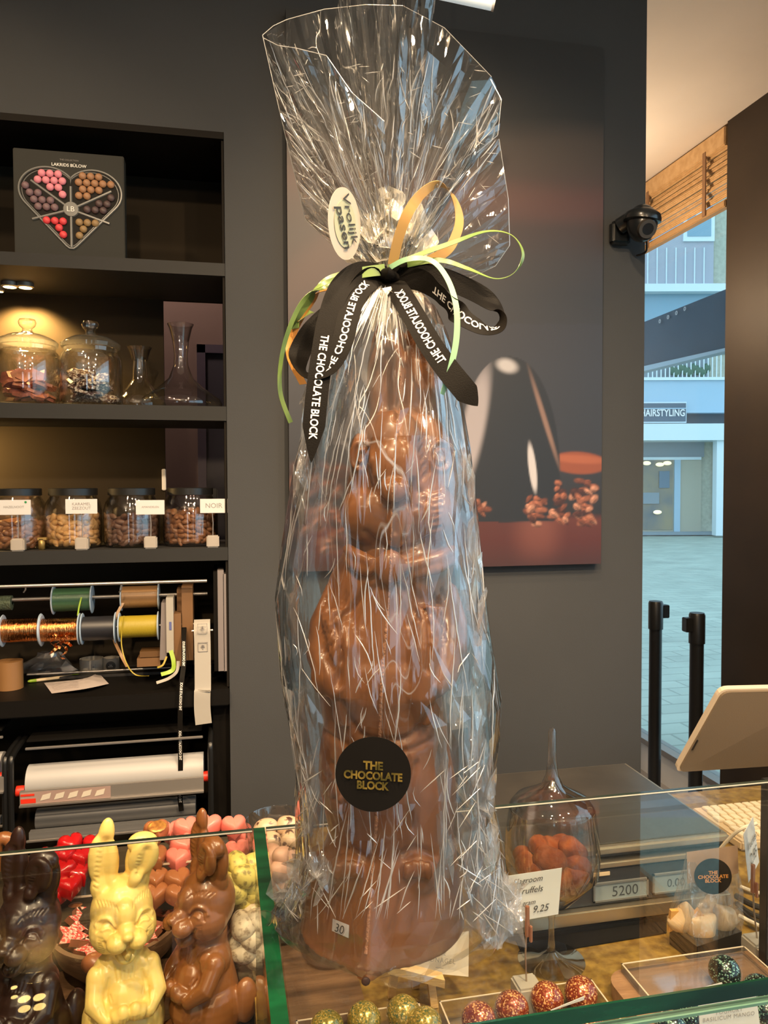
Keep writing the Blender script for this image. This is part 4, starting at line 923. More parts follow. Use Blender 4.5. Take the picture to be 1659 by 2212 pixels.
# rolls on the worktop
def vroll(px, py, r, h, m, name, label, core=True, yy=2.345, z0=None):
    a = onY(px, py, yy); z0 = WZ+0.0085 if z0 is None else z0
    t = thing(name, label, 'roll', (a.x, yy, z0))
    mb = MB(); mb.lathe([(r*0.92, 0), (r, 0.001), (r, h), (r*0.92, h), (r*0.9, h*0.1), (r*0.9, 0)] if core else [(0, 0), (r, 0), (r, h), (r*0.6, h*1.01), (0, h)], n=32); mb.build('wound_roll', m, t); return t
t1 = vroll(198, 1425, 0.033, 0.036, M['label_white'], 'sticker_roll', 'white roll of printed stickers standing on the rack plate')
a = 0.0332
mb = MB()
for (u0, u1, z0, z1) in ((-0.25, 0.12, 0.024, 0.0255), (-0.25, 0.12, 0.008, 0.0095), (-0.25, -0.20, 0.008, 0.0255), (0.07, 0.12, 0.008, 0.0255), (-0.14, 0.02, 0.014, 0.020)):
    mb.add([(a*math.sin(u), -a*math.cos(u), z) for (u, z) in ((u0+0.35, z0), (u1+0.35, z0), (u1+0.35, z1), (u0+0.35, z1))], [(0, 1, 2, 3)], None, False)
mb.build('printed_frame', M['greyink'], t1, recalc=False)
t2 = vroll(240, 1425, 0.023, 0.036, M['label_white'], 'sticker_roll', 'small white sticker roll with a round black label')
mb = MB(); mb.lathe([(0.0001, 0.0003), (0.0135, 0.0002)], (0.002, -0.0238, 0.016), n=24, axis=(0, -1, 0)); dsk = mb.build('black_label', M['black'], t2)
put_text('lettering', 'THE\nBLOCK', (0.002, -0.0243, 0.016), (1, 0, 0), (0, 0, 1), 0.013, M['white_ink'], dsk)
vroll(20, 1425, 0.034, 0.075, M['tan_roll'], 'tan_roll', 'tan brown roll standing at the photo edge under the copper spool', core=False, yy=2.22, z0=WZ+0.0005)
# crumpled clear bag
mb = MB(); rs = random.Random(9)
a = onY(105, 1440, 2.35)
for k in range(7):
    for j in range(4):
        pass
vs = []; fs = []
for j in range(5):
    for k in range(14):
        an = 2*PI*k/14; rr = (0.062-0.010*j)*(1+rs.uniform(-.25, .25)); vs.append((a.x+rr*1.35*math.cos(an), 2.35+rr*0.4*math.sin(an), WZ+0.009+j*0.014+rs.uniform(0, .005)))
for j in range(4):
    for k in range(14): fs.append((j*14+k, j*14+(k+1) % 14, (j+1)*14+(k+1) % 14, (j+1)*14+k))
mb.add(vs, fs, None, False); tag(mb.build('plastic_bag', glassy('grey_plastic', (0.6, 0.55, 0.5), (0.3, 0.28, 0.25), 0.15, 0.7, 0.15, haze=0.12)), 'crumpled clear plastic bag behind the pen', 'bag')
# pen, receipt
A = onZ(60, 1472, WZ+0.005); B = onZ(172, 1458, WZ+0.005)
pen = thing('pen', 'beige pen with green ends on the black worktop', 'pen', (0, 0, 0)); dd = (B-A)
mb = MB(); mb.tube([A+dd*0.16, A+dd*0.85], 0.0046, n=12); mb.build('barrel', mat('pen_beige', (0.72, 0.55, 0.32), 0.5), pen)
mb = MB(); mb.tube([A, A+dd*0.05, A+dd*0.16], [0.0025, 0.0045, 0.0048], n=12); mb.build('tip', M['lime'], pen)
mb = MB(); mb.tube([A+dd*0.85, A+dd*0.97, A+dd], [0.0048, 0.0042, 0.002], n=12); mb.build('cap', M['lime'], pen)
r0 = [onZ(95, 1475, WZ+0.001), onZ(180, 1466, WZ+0.012), onZ(212, 1452, WZ+0.006)]; r1 = [onZ(112, 1498, WZ+0.001), onZ(184, 1488, WZ+0.012), onZ(235, 1477, WZ+0.004)]
c0 = catmull(r0, 6); c1 = catmull(r1, 6); mb = MB(); vs = []
for p, q in zip(c0, c1): vs += [p, q]
mb.add(vs, [(2*i, 2*i+1, 2*i+3, 2*i+2) for i in range(len(c0)-1)], None, True); rc = tag(mb.build('receipt', M['receipt']), 'curled paper receipt lying on the worktop in front of the pen', 'receipt')
mb = MB()
for j in range(6):
    a = c0[1+j//2]*0.5+c1[1+j//2]*0.5
    v = Vector(c0[1])+(Vector(c1[1])-Vector(c0[1]))*(0.2+0.11*j); e = Vector(c0[5])+(Vector(c1[5])-Vector(c0[5]))*(0.2+0.11*j); o_ = Vector((0, 0, 0.0022)); wv = (Vector(c1[1])-Vector(c0[1]))*0.02
    mb.add([v+o_, e+o_, e+o_+wv, v+o_+wv], [(0, 1, 2, 3)], None, False)
mb.build('printed_lines', mat('faint_print', (0.52, 0.45, 0.42), 0.8), rc)
# label roll with hanging strip
a = onY(437, 1362, 2.12); lr = thing('label_roll', 'roll of cream labels with a long strip hanging over the worktop edge', 'label roll', (0, 0, 0))
mb = MB(); mb.lathe([(0.012, -0.021), (0.030, -0.021), (0.030, 0.021), (0.012, 0.021)], a, n=28, axis=(1, 0, 0)); mb.build('wound_roll', M['label_white'], lr)
mb = MB(); mb.tube([(a.x-0.028, a.y, a.z), (a.x+0.028, a.y, a.z)], 0.003, n=8); mb.build('axle', M['alu'], lr)
pts = [(a.x, a.y-0.005, a.z+0.0305), (a.x, a.y-0.031, a.z+0.010), (a.x+0.001, a.y-0.036, a.z-0.03), (a.x+0.001, 2.072, 1.12)]+[(onY(px, py, 2.066).x, 2.066, onY(px, py, 2.066).z) for (px, py) in ((437, 1495), (437, 1530), (440, 1564))]
o, cpts, W = strip('label_strip', pts, 0.042, M['label_white'], parent=lr, n=8)
for k, (px, py) in enumerate(((437, 1358), (438, 1398))):
    q = onY(px, py, a.y-0.0415+0.002*k*0); mb = MB(); s = 0.0125
    for (x0, z0, x1, z1) in ((-s, s-0.001, s, s), (-s, -s, s, -s+0.001), (-s, -s, -s+0.001, s), (s-0.001, -s, s, s), (-0.005, -0.001, 0.005, 0.001), (-0.001, -0.006, 0.001, 0.006), (-0.004, 0.003, 0.004, 0.0045)):
        mb.box((q.x+x0, a.y-0.040, q.z+z0), (q.x+x1, a.y-0.0385, q.z+z1))
    mb.build('printed_mark', M['greyink'], lr)
# black printed ribbon hanging from the cardboard dispenser
pts = [onY(398, 1358, 2.154), onY(397, 1385, 2.125), onY(397, 1430, 2.09), onY(392, 1480, 2.06), onY(389, 1560, 2.050), onY(390, 1650, 2.05), onY(389, 1720, 2.05), onY(392, 1752, 2.052)]
o, cpts, W = strip('hanging_ribbon', pts, 0.0125, M['satin'], 'long black printed ribbon hanging from the cardboard dispenser past the worktop', 'ribbon', n=10)
hang = o
def arc_text(name, s, cpts, W, s0, s1, height, m, parent=None, flip=False, off=0.0008, bold=0.012, face=1):
    """lettering laid along a ribbon: from arc length s0 to s1"""
    vs, fs, w, h = text2d(s, bold=bold); c = [Vector(p) for p in cpts]; acc = [0.0]
    for i in range(1, len(c)): acc.append(acc[-1]+(c[i]-c[i-1]).length)
    out = []
    for (x, y) in vs:
        t = (x/w+0.5); t = s0+(s1-s0)*t
        i = max(0, min(len(c)-2, int(np.searchsorted(acc, t)-1))); u = (t-acc[i])/max(1e-9, acc[i+1]-acc[i])
        p = c[i].lerp(c[i+1], u); tg = (c[i+1]-c[i]).normalized(); d = Vector(W[i]).lerp(Vector(W[i+1]), u); d = (d-tg*d.dot(tg)).normalized(); nr = tg.cross(d)
        out.append(p+d*(y/h*height*(-1 if flip else 1))+nr*off*face)
    mb = MB(); mb.add(out, fs, None, False); return mb.build(name, m, parent, recalc=False)
tot = sum((Vector(cpts[i+1])-Vector(cpts[i])).length for i in range(len(cpts)-1))
_a = [0.0]
for i in range(1, len(cpts)): _a.append(_a[-1]+(Vector(cpts[i])-Vector(cpts[i-1])).length)
def s_at(cp, py):
    best = 0; bd = 1e9; acc = 0
    for i, p in enumerate(cp):
        if i: acc += (Vector(cp[i])-Vector(cp[i-1])).length
        q = Vector(p)-CO; yy = CY-FPX*q.dot(CU)/q.dot(CF)
        if abs(yy-py) < bd: bd = abs(yy-py); best = acc
    return best
for (y0, y1) in ((1386, 1441), (1476, 1538), (1577, 1638), (1676, 1734)):
    for fc in (1, -1):
        arc_text('lettering', 'THE CHOCOLATE BLOCK', cpts, W, s_at(cpts, y1), s_at(cpts, y0), 0.0065, M['white_ink'], hang, flip=False, off=0.0009, face=fc, bold=0.02)

# ------------------------------------------------------------------ paper roll cutters under the worktop
def cutter(x0, x1, label, full=True):
    t = thing('paper_roll_cutter', label, 'paper cutter', (0, 0, 0), group='wrapping paper cutters')
    def bar(p0, p1, yy, hh, dep, m, name, bev=0.001):
        A = onY(*p0, yy); B = onY(*p1, yy); z = (A.z+B.z)/2; mb = MB(); mb.box((A.x, yy, z-hh), (B.x, yy+dep, z+hh), bev=bev); return mb.build(name, m, t)
    k = 1.27e-3
    sx = x0; ex = x1
    bar((sx+12, 1617), (ex-2, 1594), 2.04, 0.003, 0.006, M['alu'], 'guide_bar')
    bar((sx+15, 1600), (ex-4, 1578), 2.10, 0.003, 0.12, M['black_matt'], 'guide_plate')
    # roll
    A = onY(sx+20, 1680, 2.09); B = onY(ex, 1657, 2.09); z = (A.z+B.z)/2-0.006
    mb = MB(); mb.tube([(A.x, 2.09, z), (B.x, 2.09, z)], 0.042, n=32); mb.build('paper_roll', M['roll_white'], t)
    for (x, s) in ((A.x-0.012, 1), (B.x+0.010, -1)):
        mb = MB(); mb.tube([(x-0.010, 2.06, z-0.012), (x+0.010, 2.06, z-0.012)], 0.0135, n=16); mb.build('end_clamp', M['red'], t)
    # cutting bar
    A = onY(sx, 1722, 2.025); B = onY(ex, 1694, 2.025); zc = (A.z+B.z)/2
    mb = MB(); mb.box((A.x, 2.025, zc-0.020), (B.x, 2.035, zc+0.016), bev=0.001); mb.build('cutter_bar', mat('bar_grey', (0.26, 0.24, 0.22), 0.35, metal=0.4), t)
    mb = MB(); mb.box((A.x, 2.018, zc-0.0225), (B.x, 2.032, zc-0.0185)); mb.build('cutting_edge', M['alu'], t)
    mb = MB(); mb.box((A.x+0.002, 2.0235, zc-0.017), (A.x+0.215, 2.0245, zc+0.013)); lb = mb.build('label', mat('label_pinkish', (0.34, 0.24, 0.21), 0.5), t)
    mb = MB(); mb.box((A.x+0.003, 2.0225, zc-0.014), (A.x+0.038, 2.0232, zc-0.003)); mb.box((A.x+0.003, 2.0225, zc+0.004), (A.x+0.035, 2.0232, zc+0.009)); mb.build('red_mark', M['red'], lb)
    for j in range(5):
        x = A.x+0.048+j*0.032; mb = MB(); mb.prism([(x, 2.0225, zc-0.010), (x+0.022, 2.0225, zc-0.006), (x+0.026, 2.0225, zc+0.008), (x+0.006, 2.0225, zc+0.004)], (0, 0.0006, 0)); mb.build('pictogram', mat('pictogram_beige', (0.62, 0.56, 0.46), 0.6), lb)
    # lower roll and bar
    A = onY(sx+38, 1766, 2.09); B = onY(ex-17, 1742, 2.09); z2 = (A.z+B.z)/2
    mb = MB(); mb.tube([(A.x, 2.09, z2), (B.x, 2.09, z2)], 0.026, n=24); mb.build('paper_roll', M['roll_grey'], t)
    bar((sx+14, 1817), (ex-2, 1787), 2.04, 0.003, 0.006, M['alu'], 'guide_bar'); bar((sx+20, 1806), (ex-8, 1776), 2.05, 0.010, 0.02, M['roll_grey'], 'guide_plate')
    # frame
    for x in (onY(sx-5, 1700, 2.09).x, onY(ex+16, 1700, 2.09).x):
        mb = MB(); mb.tube(catmull([(x, 2.20, 0.98), (x, 2.06, 0.975), (x, 2.035, 0.94), (x, 2.035, 0.68), (x, 2.06, 0.64), (x, 2.2, 0.63)], 5), 0.007, n=8); mb.build('frame', M['black'], t)
cutter(42, 440, 'black cutter frame with white wrapping paper roll under the worktop')
cutter(-390, 8, 'second paper cutter only its right end visible at the photo edge')

# ------------------------------------------------------------------ COUNTER and display case
CZ = 0.89; GZ = 1.20; DK = 0.80
ct = thing('shop_counter', 'gold-brown speckled shop counter carrying the scale and the glass display', 'counter', (0, 0, 0))
mb = MB(); mb.box((-1.6, 0.55, 0), (2.0, 1.66, DK), bev=0.004); mb.build('counter_body', M['counter_side'], ct)
mb = MB(); mb.box((0.040, 0.57, DK), (2.0, 1.68, CZ), bev=0.003); mb.build('counter_top', M['counter'], ct)
mb = MB(); mb.box((-1.6, 1.40, DK), (0.040, 1.68, CZ), bev=0.003); mb.build('counter_top', M['counter_side'], ct)
mb = MB(); mb.box((-1.6, 0.57, DK), (0.034, 1.39, DK+0.012), bev=0.002); mb.build('display_deck', M['wood_board'], ct)
dc = thing('display_case', 'clear glass display case with thick green edges on the counter', 'display case', (0, 0, 0))
YB = 1.009; YFz = 0.600
mb = MB(); mb.box((0.052, YFz, GZ-0.014), (1.9, YB, GZ)); mb.build('top_glass', M['sheet'], dc)
mb = MB(); mb.box((-1.5, YFz, GZ-0.014), (0.034, YB, GZ)); mb.build('top_glass', M['sheet'], dc)
mb = MB(); mb.box((0.0355, YFz, GZ-0.016), (0.0505, YB, GZ+0.0004)); mb.build('divider_edge', M['green_glass'], dc)
mb = MB(); mb.box((0.0375, YFz+0.02, CZ+0.001), (0.0485, YB, GZ-0.016)); mb.build('divider_pane', M['sheet'], dc)
mb = MB(); mb.box((0.052, YFz-0.003, GZ-0.014), (1.9, YFz-0.0005, GZ+0.0003)); mb.build('front_edge', M['green_dark'], dc)
mb = MB(); mb.box((0.052, YFz-0.004, CZ-0.02), (1.9, YFz+0.004, GZ-0.020)); mb.build('front_pane', M['sheet'], dc)
mb = MB(); mb.box((0.052, YFz-0.004, GZ-0.0225), (1.9, YFz+0.004, GZ-0.020)); mb.build('pane_edge', mat('pale_green_edge', (0.12, 0.24, 0.18), 0.2, coat=0.5), dc)
for (x0, x1) in ((0.052, 1.9), (-1.5, 0.034)):
    mb = MB(); mb.box((x0, YB-0.005, GZ-0.0030), (x1, YB+0.0005, GZ+0.0004)); mb.build('back_edge', M['edge_dark'], dc)
    mb = MB(); mb.box((x0, YB-0.0095, GZ-0.0002), (x1, YB-0.0062, GZ+0.0003)); mb.build('ground_edge', mat('ground_glass', (0.42, 0.40, 0.34), 0.25, coat=0.4), dc)
a = onY(1660, 1850, 1.01); mb = MB(); mb.box((a.x-0.006, 1.005, CZ), (a.x+0.012, 1.022, GZ-0.001), bev=0.001); mb.build('corner_post', M['black'], dc)

# ------------------------------------------------------------------ SCALE
b0 = onZ(1125, 2060, CZ); yf = max(b0.y+0.02, 1.186)
xl = onY(1098, 1985, yf).x; xr = onY(1495, 1925, yf).x; xr2 = xr+0.07
sc_ = thing('weighing_scale', 'steel-topped shop scale with two grey displays on the counter', 'scale', (0, 0, 0))
zt = onY(1300, 1840, yf).z; zl = onY(1300, 1955, yf).z
def sb(z0, z1, y0, y1, m, name, x0=None, x1=None, bev=0.002):
    mb = MB(); mb.box((xl if x0 is None else x0, y0, z0), (xr2 if x1 is None else x1, y1, z1), bev=bev); return mb.build(name, m, sc_)
yk = yf+0.33
sb(CZ+0.001, zl-0.030, yf-0.005, yk-0.02, M['black'], 'base')
sb(zl-0.024, zl-0.001, yf-0.012, yk, M['steel_edge'], 'lower_rim')
sb(zl, zt-0.03, yf, yk, M['scale_dark'], 'display_panel')
sb(zt-0.028, zt-0.018, yf-0.004, yk, M['steel_edge'], 'upper_rim')
sb(zt-0.017, zt-0.004, yf+0.012, yk-0.01, M['scale_dark'], 'platform_support')
sb(zt-0.004, zt+0.010, yf-0.006, yk+0.02, M['steel_edge'], 'platform_frame', bev=0.004)
sb(zt+0.0105, zt+0.0125, yf+0.004, yk+0.010, M['steel'], 'platform', x0=xl+0.01, x1=xr2-0.01)
for (x0, x1, y0, y1, txt) in ((1284, 1396, 1898, 1950, '5200'), (1412, 1488, 1882, 1932, '0.00')):
    A = onY(x0, y1, yf-0.001); B = onY(x1, y0, yf-0.001); zA = (A.z+onY(x0, y1-9, yf).z)/2
    mb = MB(); mb.box((A.x, yf-0.0025, A.z+0.004), (B.x, yf-0.0005, B.z)); d = mb.build('display', M['lcd'], sc_)
    mb = MB(); xx0, xx1, zz0, zz1 = A.x-0.003, B.x+0.003, A.z+0.001, B.z+0.003
    for q in ((xx0, zz0, xx1, zz0+0.003), (xx0, zz1-0.003, xx1, zz1), (xx0, zz0, xx0+0.003, zz1), (xx1-0.003, zz0, xx1, zz1)): mb.box((q[0], yf-0.004, q[1]), (q[2], yf-0.0005, q[3]))
    mb.build('display_bezel', mat('bezel', (0.16, 0.165, 0.16), 0.3), d)
    put_text('digits', txt, ((A.x+B.x)/2+0.008, yf-0.0028, (A.z+B.z)/2+0.001), (1, 0, 0), (0, 0, 1), (B.x-A.x)*0.5, mat('lcd_ink', (0.05, 0.06, 0.07), 0.5), d)
A = onY(1282, 1890, yf-0.001); mb = MB(); mb.box((A.x, yf-0.002, A.z-0.003), (A.x+0.03, yf-0.0005, A.z+0.003)); mb.build('type_plate', M['keybase'], sc_)
# black cloth / mat under the scale
mb = MB(); p = [onZ(1130, 2068, CZ+0.0012), onZ(1440, 2016, CZ+0.0012), onZ(1440, 1960, CZ+0.0012), onZ(1095, 1990, CZ+0.0012)]
mb.prism(p, (0, 0, 0.0015)); tag(mb.build('black_mat', M['black_matt']), 'thin black mat lying under the front of the scale', 'mat')

# ------------------------------------------------------------------ keyboard, monitor, cables
def keyboard():
    z = CZ+0.022; a = onZ(1505, 1742, z); b = onZ(1600, 1832, z); x0 = min(a.x, b.x)+0.03
    y0 = onZ(1640, 1815, z).y; y1 = onZ(1560, 1738, z).y; x0 = (onZ(1500, 1740, z).x*0.5+onZ(1590, 1822, z).x*0.5)
    t = thing('keyboard', 'cream coloured computer keyboard behind the glass at the right photo edge', 'keyboard', (0, 0, 0))
    mb = MB(); mb.box((x0, y0, CZ+0.002), (x0+0.46, y1, z), bev=0.004); mb.build('case', M['keybase'], t)
    nr = 6; d = (y1-y0-0.02)/nr; base = None
    for r_ in range(nr):
        for c in range(9):
            if base is None: mb = MB(); mb.box((-0.0085, -d*0.42, 0), (0.0085, d*0.42, 0.006), bev=0.0012); base = mb.build('key', M['key'], t); o = base
            else: o = base.copy(); C.objects.link(o)
            o.location = (x0+0.020+c*0.0205+(r_ % 3)*0.004, y0+0.012+d*(r_+0.5), z)
    return x0
kx = keyboard()
a = P(1457, 1667, 1.42); b = P(1557, 1489, 1.34); b = P(1557, 1489, 1.36)
t = thing('cash_register_monitor', 'beige tilted back of a cash register screen at the right photo edge', 'monitor', (0, 0, 0))
c_ = P(1790, 1484, 1.34); d_ = P(1790, 1645, 1.40)
nn = ((b-a).cross(c_-b)).normalized()
if nn.dot(CO-a) > 0: nn = -nn
ca_ = a.lerp(b, 0.03); 
def rr(pts, k=0.06):
    out = []; n = len(pts)
    for i in range(n):
        p = pts[i]; q = pts[i-1]; r_ = pts[(i+1) % n]; e1 = (q-p).normalized(); e2 = (r_-p).normalized(); R = 0.014
        for s in range(5):
            u = s/4; out.append(p+e1*R*(1-u)**2+e2*R*u**2)
    return out
mb = MB(); mb.prism(rr([a, b, c_, d_]), nn*0.012); mb.build('rim', M['pos_edge'], t)
off = (a+b+c_+d_)/4
mb = MB(); mb.prism(rr([off+(p-off)*0.965 for p in (a, b, c_, d_)]), -nn*0.006); mb.build('back_cover', M['pos'], t)
mb = MB(); e = a.lerp(b, 0.30)+(c_-b)*0.030-nn*0.0065; f_ = a.lerp(b, 0.42)+(c_-b)*0.030-nn*0.0065
mb.tube([e, f_], 0.0016, n=6); mb.build('slot', M['black'], t)
s0 = off.lerp((c_+d_)/2, 0.9); mb = MB(); mb.tube([s0-nn*0.02, Vector((s0.x+0.02, s0.y+0.03, 1.0)), Vector((s0.x+0.02, s0.y+0.03, CZ))], [0.02, 0.022, 0.07], n=20); mb.build('stand', M['black'], t)
for k, (m, r, pts, lab) in enumerate((
    ('cable_white', 0.0035, [(1600, 1915), (1625, 1925), (1665, 1935), (1700, 1950)], 'white cable curving on the counter under the monitor'),
    ('cable_white', 0.0035, [(1597, 1978), (1620, 1990), (1650, 2003), (1700, 2012)], 'white cable nearer the frosted block'),
    ('cable_black', 0.0055, [(1590, 1935), (1620, 1952), (1650, 1962), (1700, 1965)], 'thick black cable between the white ones'),
    ('cable_black', 0.0045, [(1592, 1952), (1625, 1975), (1660, 1984), (1700, 1985)], 'black cable looped behind the white card stand'),
    ('cable_black', 0.003, [(1598, 1962), (1630, 1990), (1665, 1996), (1700, 1998)], 'thin black cable lowest of the bundle'))):
    z = CZ+0.008+0.004*(k % 3); mb = MB(); mb.tube(catmull([onZ(px, py, z) for (px, py) in pts], 6), r, n=8); tag(mb.build('cable', M[m]), lab, 'cable', 'cables')
mb = MB(); q = [P(1552, 1838, 1.34), P(1575, 1812, 1.32), P(1602, 1790, 1.30), P(1635, 1778, 1.30)]; q[0].z = max(q[0].z, 1.01)
mb.tube(catmull(q, 6), 0.003, n=8); tag(mb.build('cable', M['cable_white']), 'grey-white cable arching over the keyboard', 'cable')
# ------------------------------------------------------------------ SCULPTING helpers
def sculpt(mb, voxel, smooth=6, factor=0.5):
    me = bpy.data.meshes.new('s'); me.from_pydata([tuple(v) for v in mb.v], [], mb.f)
    o = bpy.data.objects.new('s', me); C.objects.link(o)
    bm = bmesh.new(); bm.from_mesh(me); bmesh.ops.recalc_face_normals(bm, faces=bm.faces); bm.to_mesh(me); bm.free()
    r = o.modifiers.new('r', 'REMESH'); r.mode = 'VOXEL'; r.voxel_size = voxel; r.use_smooth_shade = True
    s = o.modifiers.new('s', 'SMOOTH'); s.factor = factor; s.iterations = smooth
    dg = bpy.context.evaluated_depsgraph_get(); out = bpy.data.meshes.new_from_object(o.evaluated_get(dg))
    bpy.data.objects.remove(o); bpy.data.meshes.remove(me); return out
def carve(me, strokes):
    """strokes: (points, radius, depth[, side]) ; depth>0 presses in, <0 raises"""
    n = len(me.vertices); co = np.empty(n*3); me.vertices.foreach_get('co', co); co = co.reshape(-1, 3)
    no = np.empty(n*3); me.vertices.foreach_get('normal', no); no = no.reshape(-1, 3)
    disp = np.zeros(n)
    for (pts, rad, dep) in strokes:
        pts = np.array(pts, float)
        lo = pts.min(0)-rad*3; hi = pts.max(0)+rad*3
        idx = np.where(np.all((co >= lo) & (co <= hi), axis=1))[0]
        if not len(idx): continue
        q = co[idx]; best = np.full(len(idx), 1e9)
        if len(pts) == 1: best = np.linalg.norm(q-pts[0], axis=1)
        for a, b in zip(pts[:-1], pts[1:]):
            ab = b-a; t = np.clip(((q-a) @ ab)/max(1e-12, ab @ ab), 0, 1); best = np.minimum(best, np.linalg.norm(q-(a+t[:, None]*ab), axis=1))
        disp[idx] += -dep*np.exp(-(best/rad)**2)
    co += no*disp[:, None]; me.vertices.foreach_set('co', co.ravel()); me.update()
def project(me_bvh, x, z, y0=-1.0):
    h = me_bvh.ray_cast(Vector((x, y0, z)), Vector((0, 1, 0)))
    return h[0]
def bvh_of(me):
    return BVHTree.FromPolygons([v.co[:] for v in me.vertices], [tuple(p.vertices) for p in me.polygons])
def surf_stroke(bv, xz, n=6):
    """project a front-view polyline (x,z) to the surface"""
    c = catmull([(a, 0, b) for a, b in xz], n) if len(xz) > 2 else [np.array((xz[0][0]+(xz[1][0]-xz[0][0])*k/4, 0, xz[0][1]+(xz[1][1]-xz[0][1])*k/4)) for k in range(5)]
    out = []
    for p in c:
        h = project(bv, p[0], p[2])
        if h is not None: out.append(tuple(h))
    return out if len(out) > 1 else None

# ------------------------------------------------------------------ SMALL BUNNIES
def bunny_mesh():
    mb = MB()
    # body, belly, haunches
    mb.loft([(0, 0.0, 0, .046, .046), (0, 0, .02, .050, .050), (0, 0, .05, .050, .050), (0, 0, .085, .043, .044), (0, 0, .115, .036, .038), (0, .002, .137, .028, .030), (0, 0.004, .156, .026, .029)], n=32)
    mb.ell((-.022, -.004, .116), (.021, .028, .028)); mb.ell((.022, -.004, .116), (.021, .028, .028))      # shoulders
    mb.ell((0, -.022, .088), (.034, .032, .038)); mb.ell((0, -.024, .050), (.040, .036, .034))
    mb.ell((-.036, .000, .045), (.021, .038, .038)); mb.ell((.036, .000, .045), (.021, .038, .038))
    for s in (-1, 1):
        mb.ell((s*.036, -.012, .119), (.015, .016, .019))
        mb.tube([(s*.037, -.012, .120), (s*.041, -.032, .094), (s*.025, -.050, .082), (s*.009, -.058, .088)], [.0135, .0145, .0125, .011], n=12)
        mb.ell((s*.008, -.060, .090), (.0095, .009, .013))
        mb.ell((s*.024, -.048, .014), (.016, .034, .014))      # feet
    mb.ell((.050, .034, .052), (.016, .020, .034))             # tail
    # head
    mb.ell((0, 0.002, .202), (.043, .042, .050), seg=28, rings=18)
    mb.ell((-.020, -.010, .184), (.026, .032, .030)); mb.ell((.020, -.010, .184), (.026, .032, .030))    # cheeks
    mb.ell((0, -.026, .211), (.018, .022, .024))               # brow
    mb.ell((0, -.046, .196), (.012, .014, .012))               # nose bridge
    mb.ell((0, -.061, .195), (.0080, .007, .0062))             # nose
    mb.ell((-.0125, -.050, .184), (.0150, .016, .0125)); mb.ell((.0125, -.050, .184), (.0150, .016, .0125))   # muzzle
    mb.ell((0, -.036, .160), (.0150, .018, .013)); mb.ell((0, -.044, .166), (.0065, .012, .010))              # chin, tongue
    # ears: left stands, right folds forward
    mb.ell((-.021, .006, .240), (.021, .016, .026)); mb.ell((-.023, .006, .275), (.0215, .013, .042), rot=(0, -.04, 0)); mb.ell((-.019, .006, .312), (.0115, .009, .025), rot=(0, .14, 0))
    mb.ell((.021, .006, .240), (.019, .015, .026)); mb.ell((.026, .004, .268), (.021, .012, .036), rot=(0, .10, 0))
    mb.ell((.029, -.006, .296), (.022, .014, .016), rot=(0, .15, 0)); mb.ell((.028, -.018, .280), (.021, .010, .028), rot=(.15, .3, 0)); mb.ell((.017, -.020, .256), (.010, .007, .016), rot=(.1, .45, 0))
    me = sculpt(mb, 0.0016, 5, 0.5)
    bv = bvh_of(me); st = []
    def S(xz, r, d):
        q = surf_stroke(bv, xz)
        if q: st.append((q, r, d))
    for s in (-1, 1):
        S([(s*.014, .203), (s*.021, .212), (s*.030, .211), (s*.037, .202)], .0026, -.0030)      # lid
        S([(s*.014, .198), (s*.021, .206), (s*.030, .205), (s*.037, .196)], .0016, .0030)       # closed eye
        S([(s*.015, .195), (s*.022, .200), (s*.031, .198)], .0018, -.0016)
        for k in range(7): S([(s*(.010+.0038*k), .223+.0022*math.sin(k*.5)*2), (s*(.012+.0038*k), .2275+.0022*math.sin(k*.5)*2)], .0010, .0014)   # brow ticks
        for k in range(9): S([(s*(.030+.0012*math.sin(k)), .188-.0035*k), (s*(.036), .189-.0035*k)], .0010, .0013)      # cheek ticks
        S([(s*.001, .1790), (s*.012, .172), (s*.022, .174), (s*.029, .184)], .0020, .0034)       # smile
        for k in range(3): S([(s*(.009+.004*k), .187), (s*(.0095+.004*k), .1845)], .0008, .0010)
        for k in range(3): S([(s*(.004+.0045*k), .079), (s*(.004+.0045*k), .087)], .0010, .0016) # fingers
        S([(s*.022, .125), (s*.027, .100), (s*.021, .074)], .0026, .0026)
        for k in range(5): S([(s*(.022+.004*k), .108-.002*k), (s*(.020+.004*k), .102-.002*k)], .0009, .0012)
        for k in range(4): S([(s*(.020+.005*k), .060-.002*k), (s*(.018+.005*k), .054-.002*k)], .0009, .0012)
    S([(0, .190), (0, .178)], .0014, .0028)
    # open mouth with tongue
    S([(-.011, .173), (-.008, .162), (0, .154), (.008, .162), (.011, .173)], .0026, .0052); S([(-.006, .171), (.006, .171)], .0030, .0040)
    S([(0, .168), (0, .160)], .0010, .0016)
    # ear hollow
    S([(-.022, .248), (-.024, .272), (-.021, .304)], .0085, .0065)
    for k in range(9): S([(-.038+.0008*k, .246+.0068*k), (-.033+.0008*k, .243+.0068*k)], .0010, .0014)
    S([(.031, .292), (.027, .278), (.020, .262)], .0070, .0055)
    for k in range(6): S([(.014+.0012*k, .264+.005*k), (.018+.0012*k, .261+.005*k)], .0010, .0014)
    S([(-.018, .148), (0, .143), (.018, .148)], .0030, .0024)
    for k in range(6): S([(-.015+.006*k, .130-.006*abs(k-2.5)/2.5*-1), (-.013+.005*k, .122)], .0010, .0014)
    carve(me, st)
    me.polygons.foreach_set('use_smooth', [True]*len(me.polygons)); return me
BM = bunny_mesh()
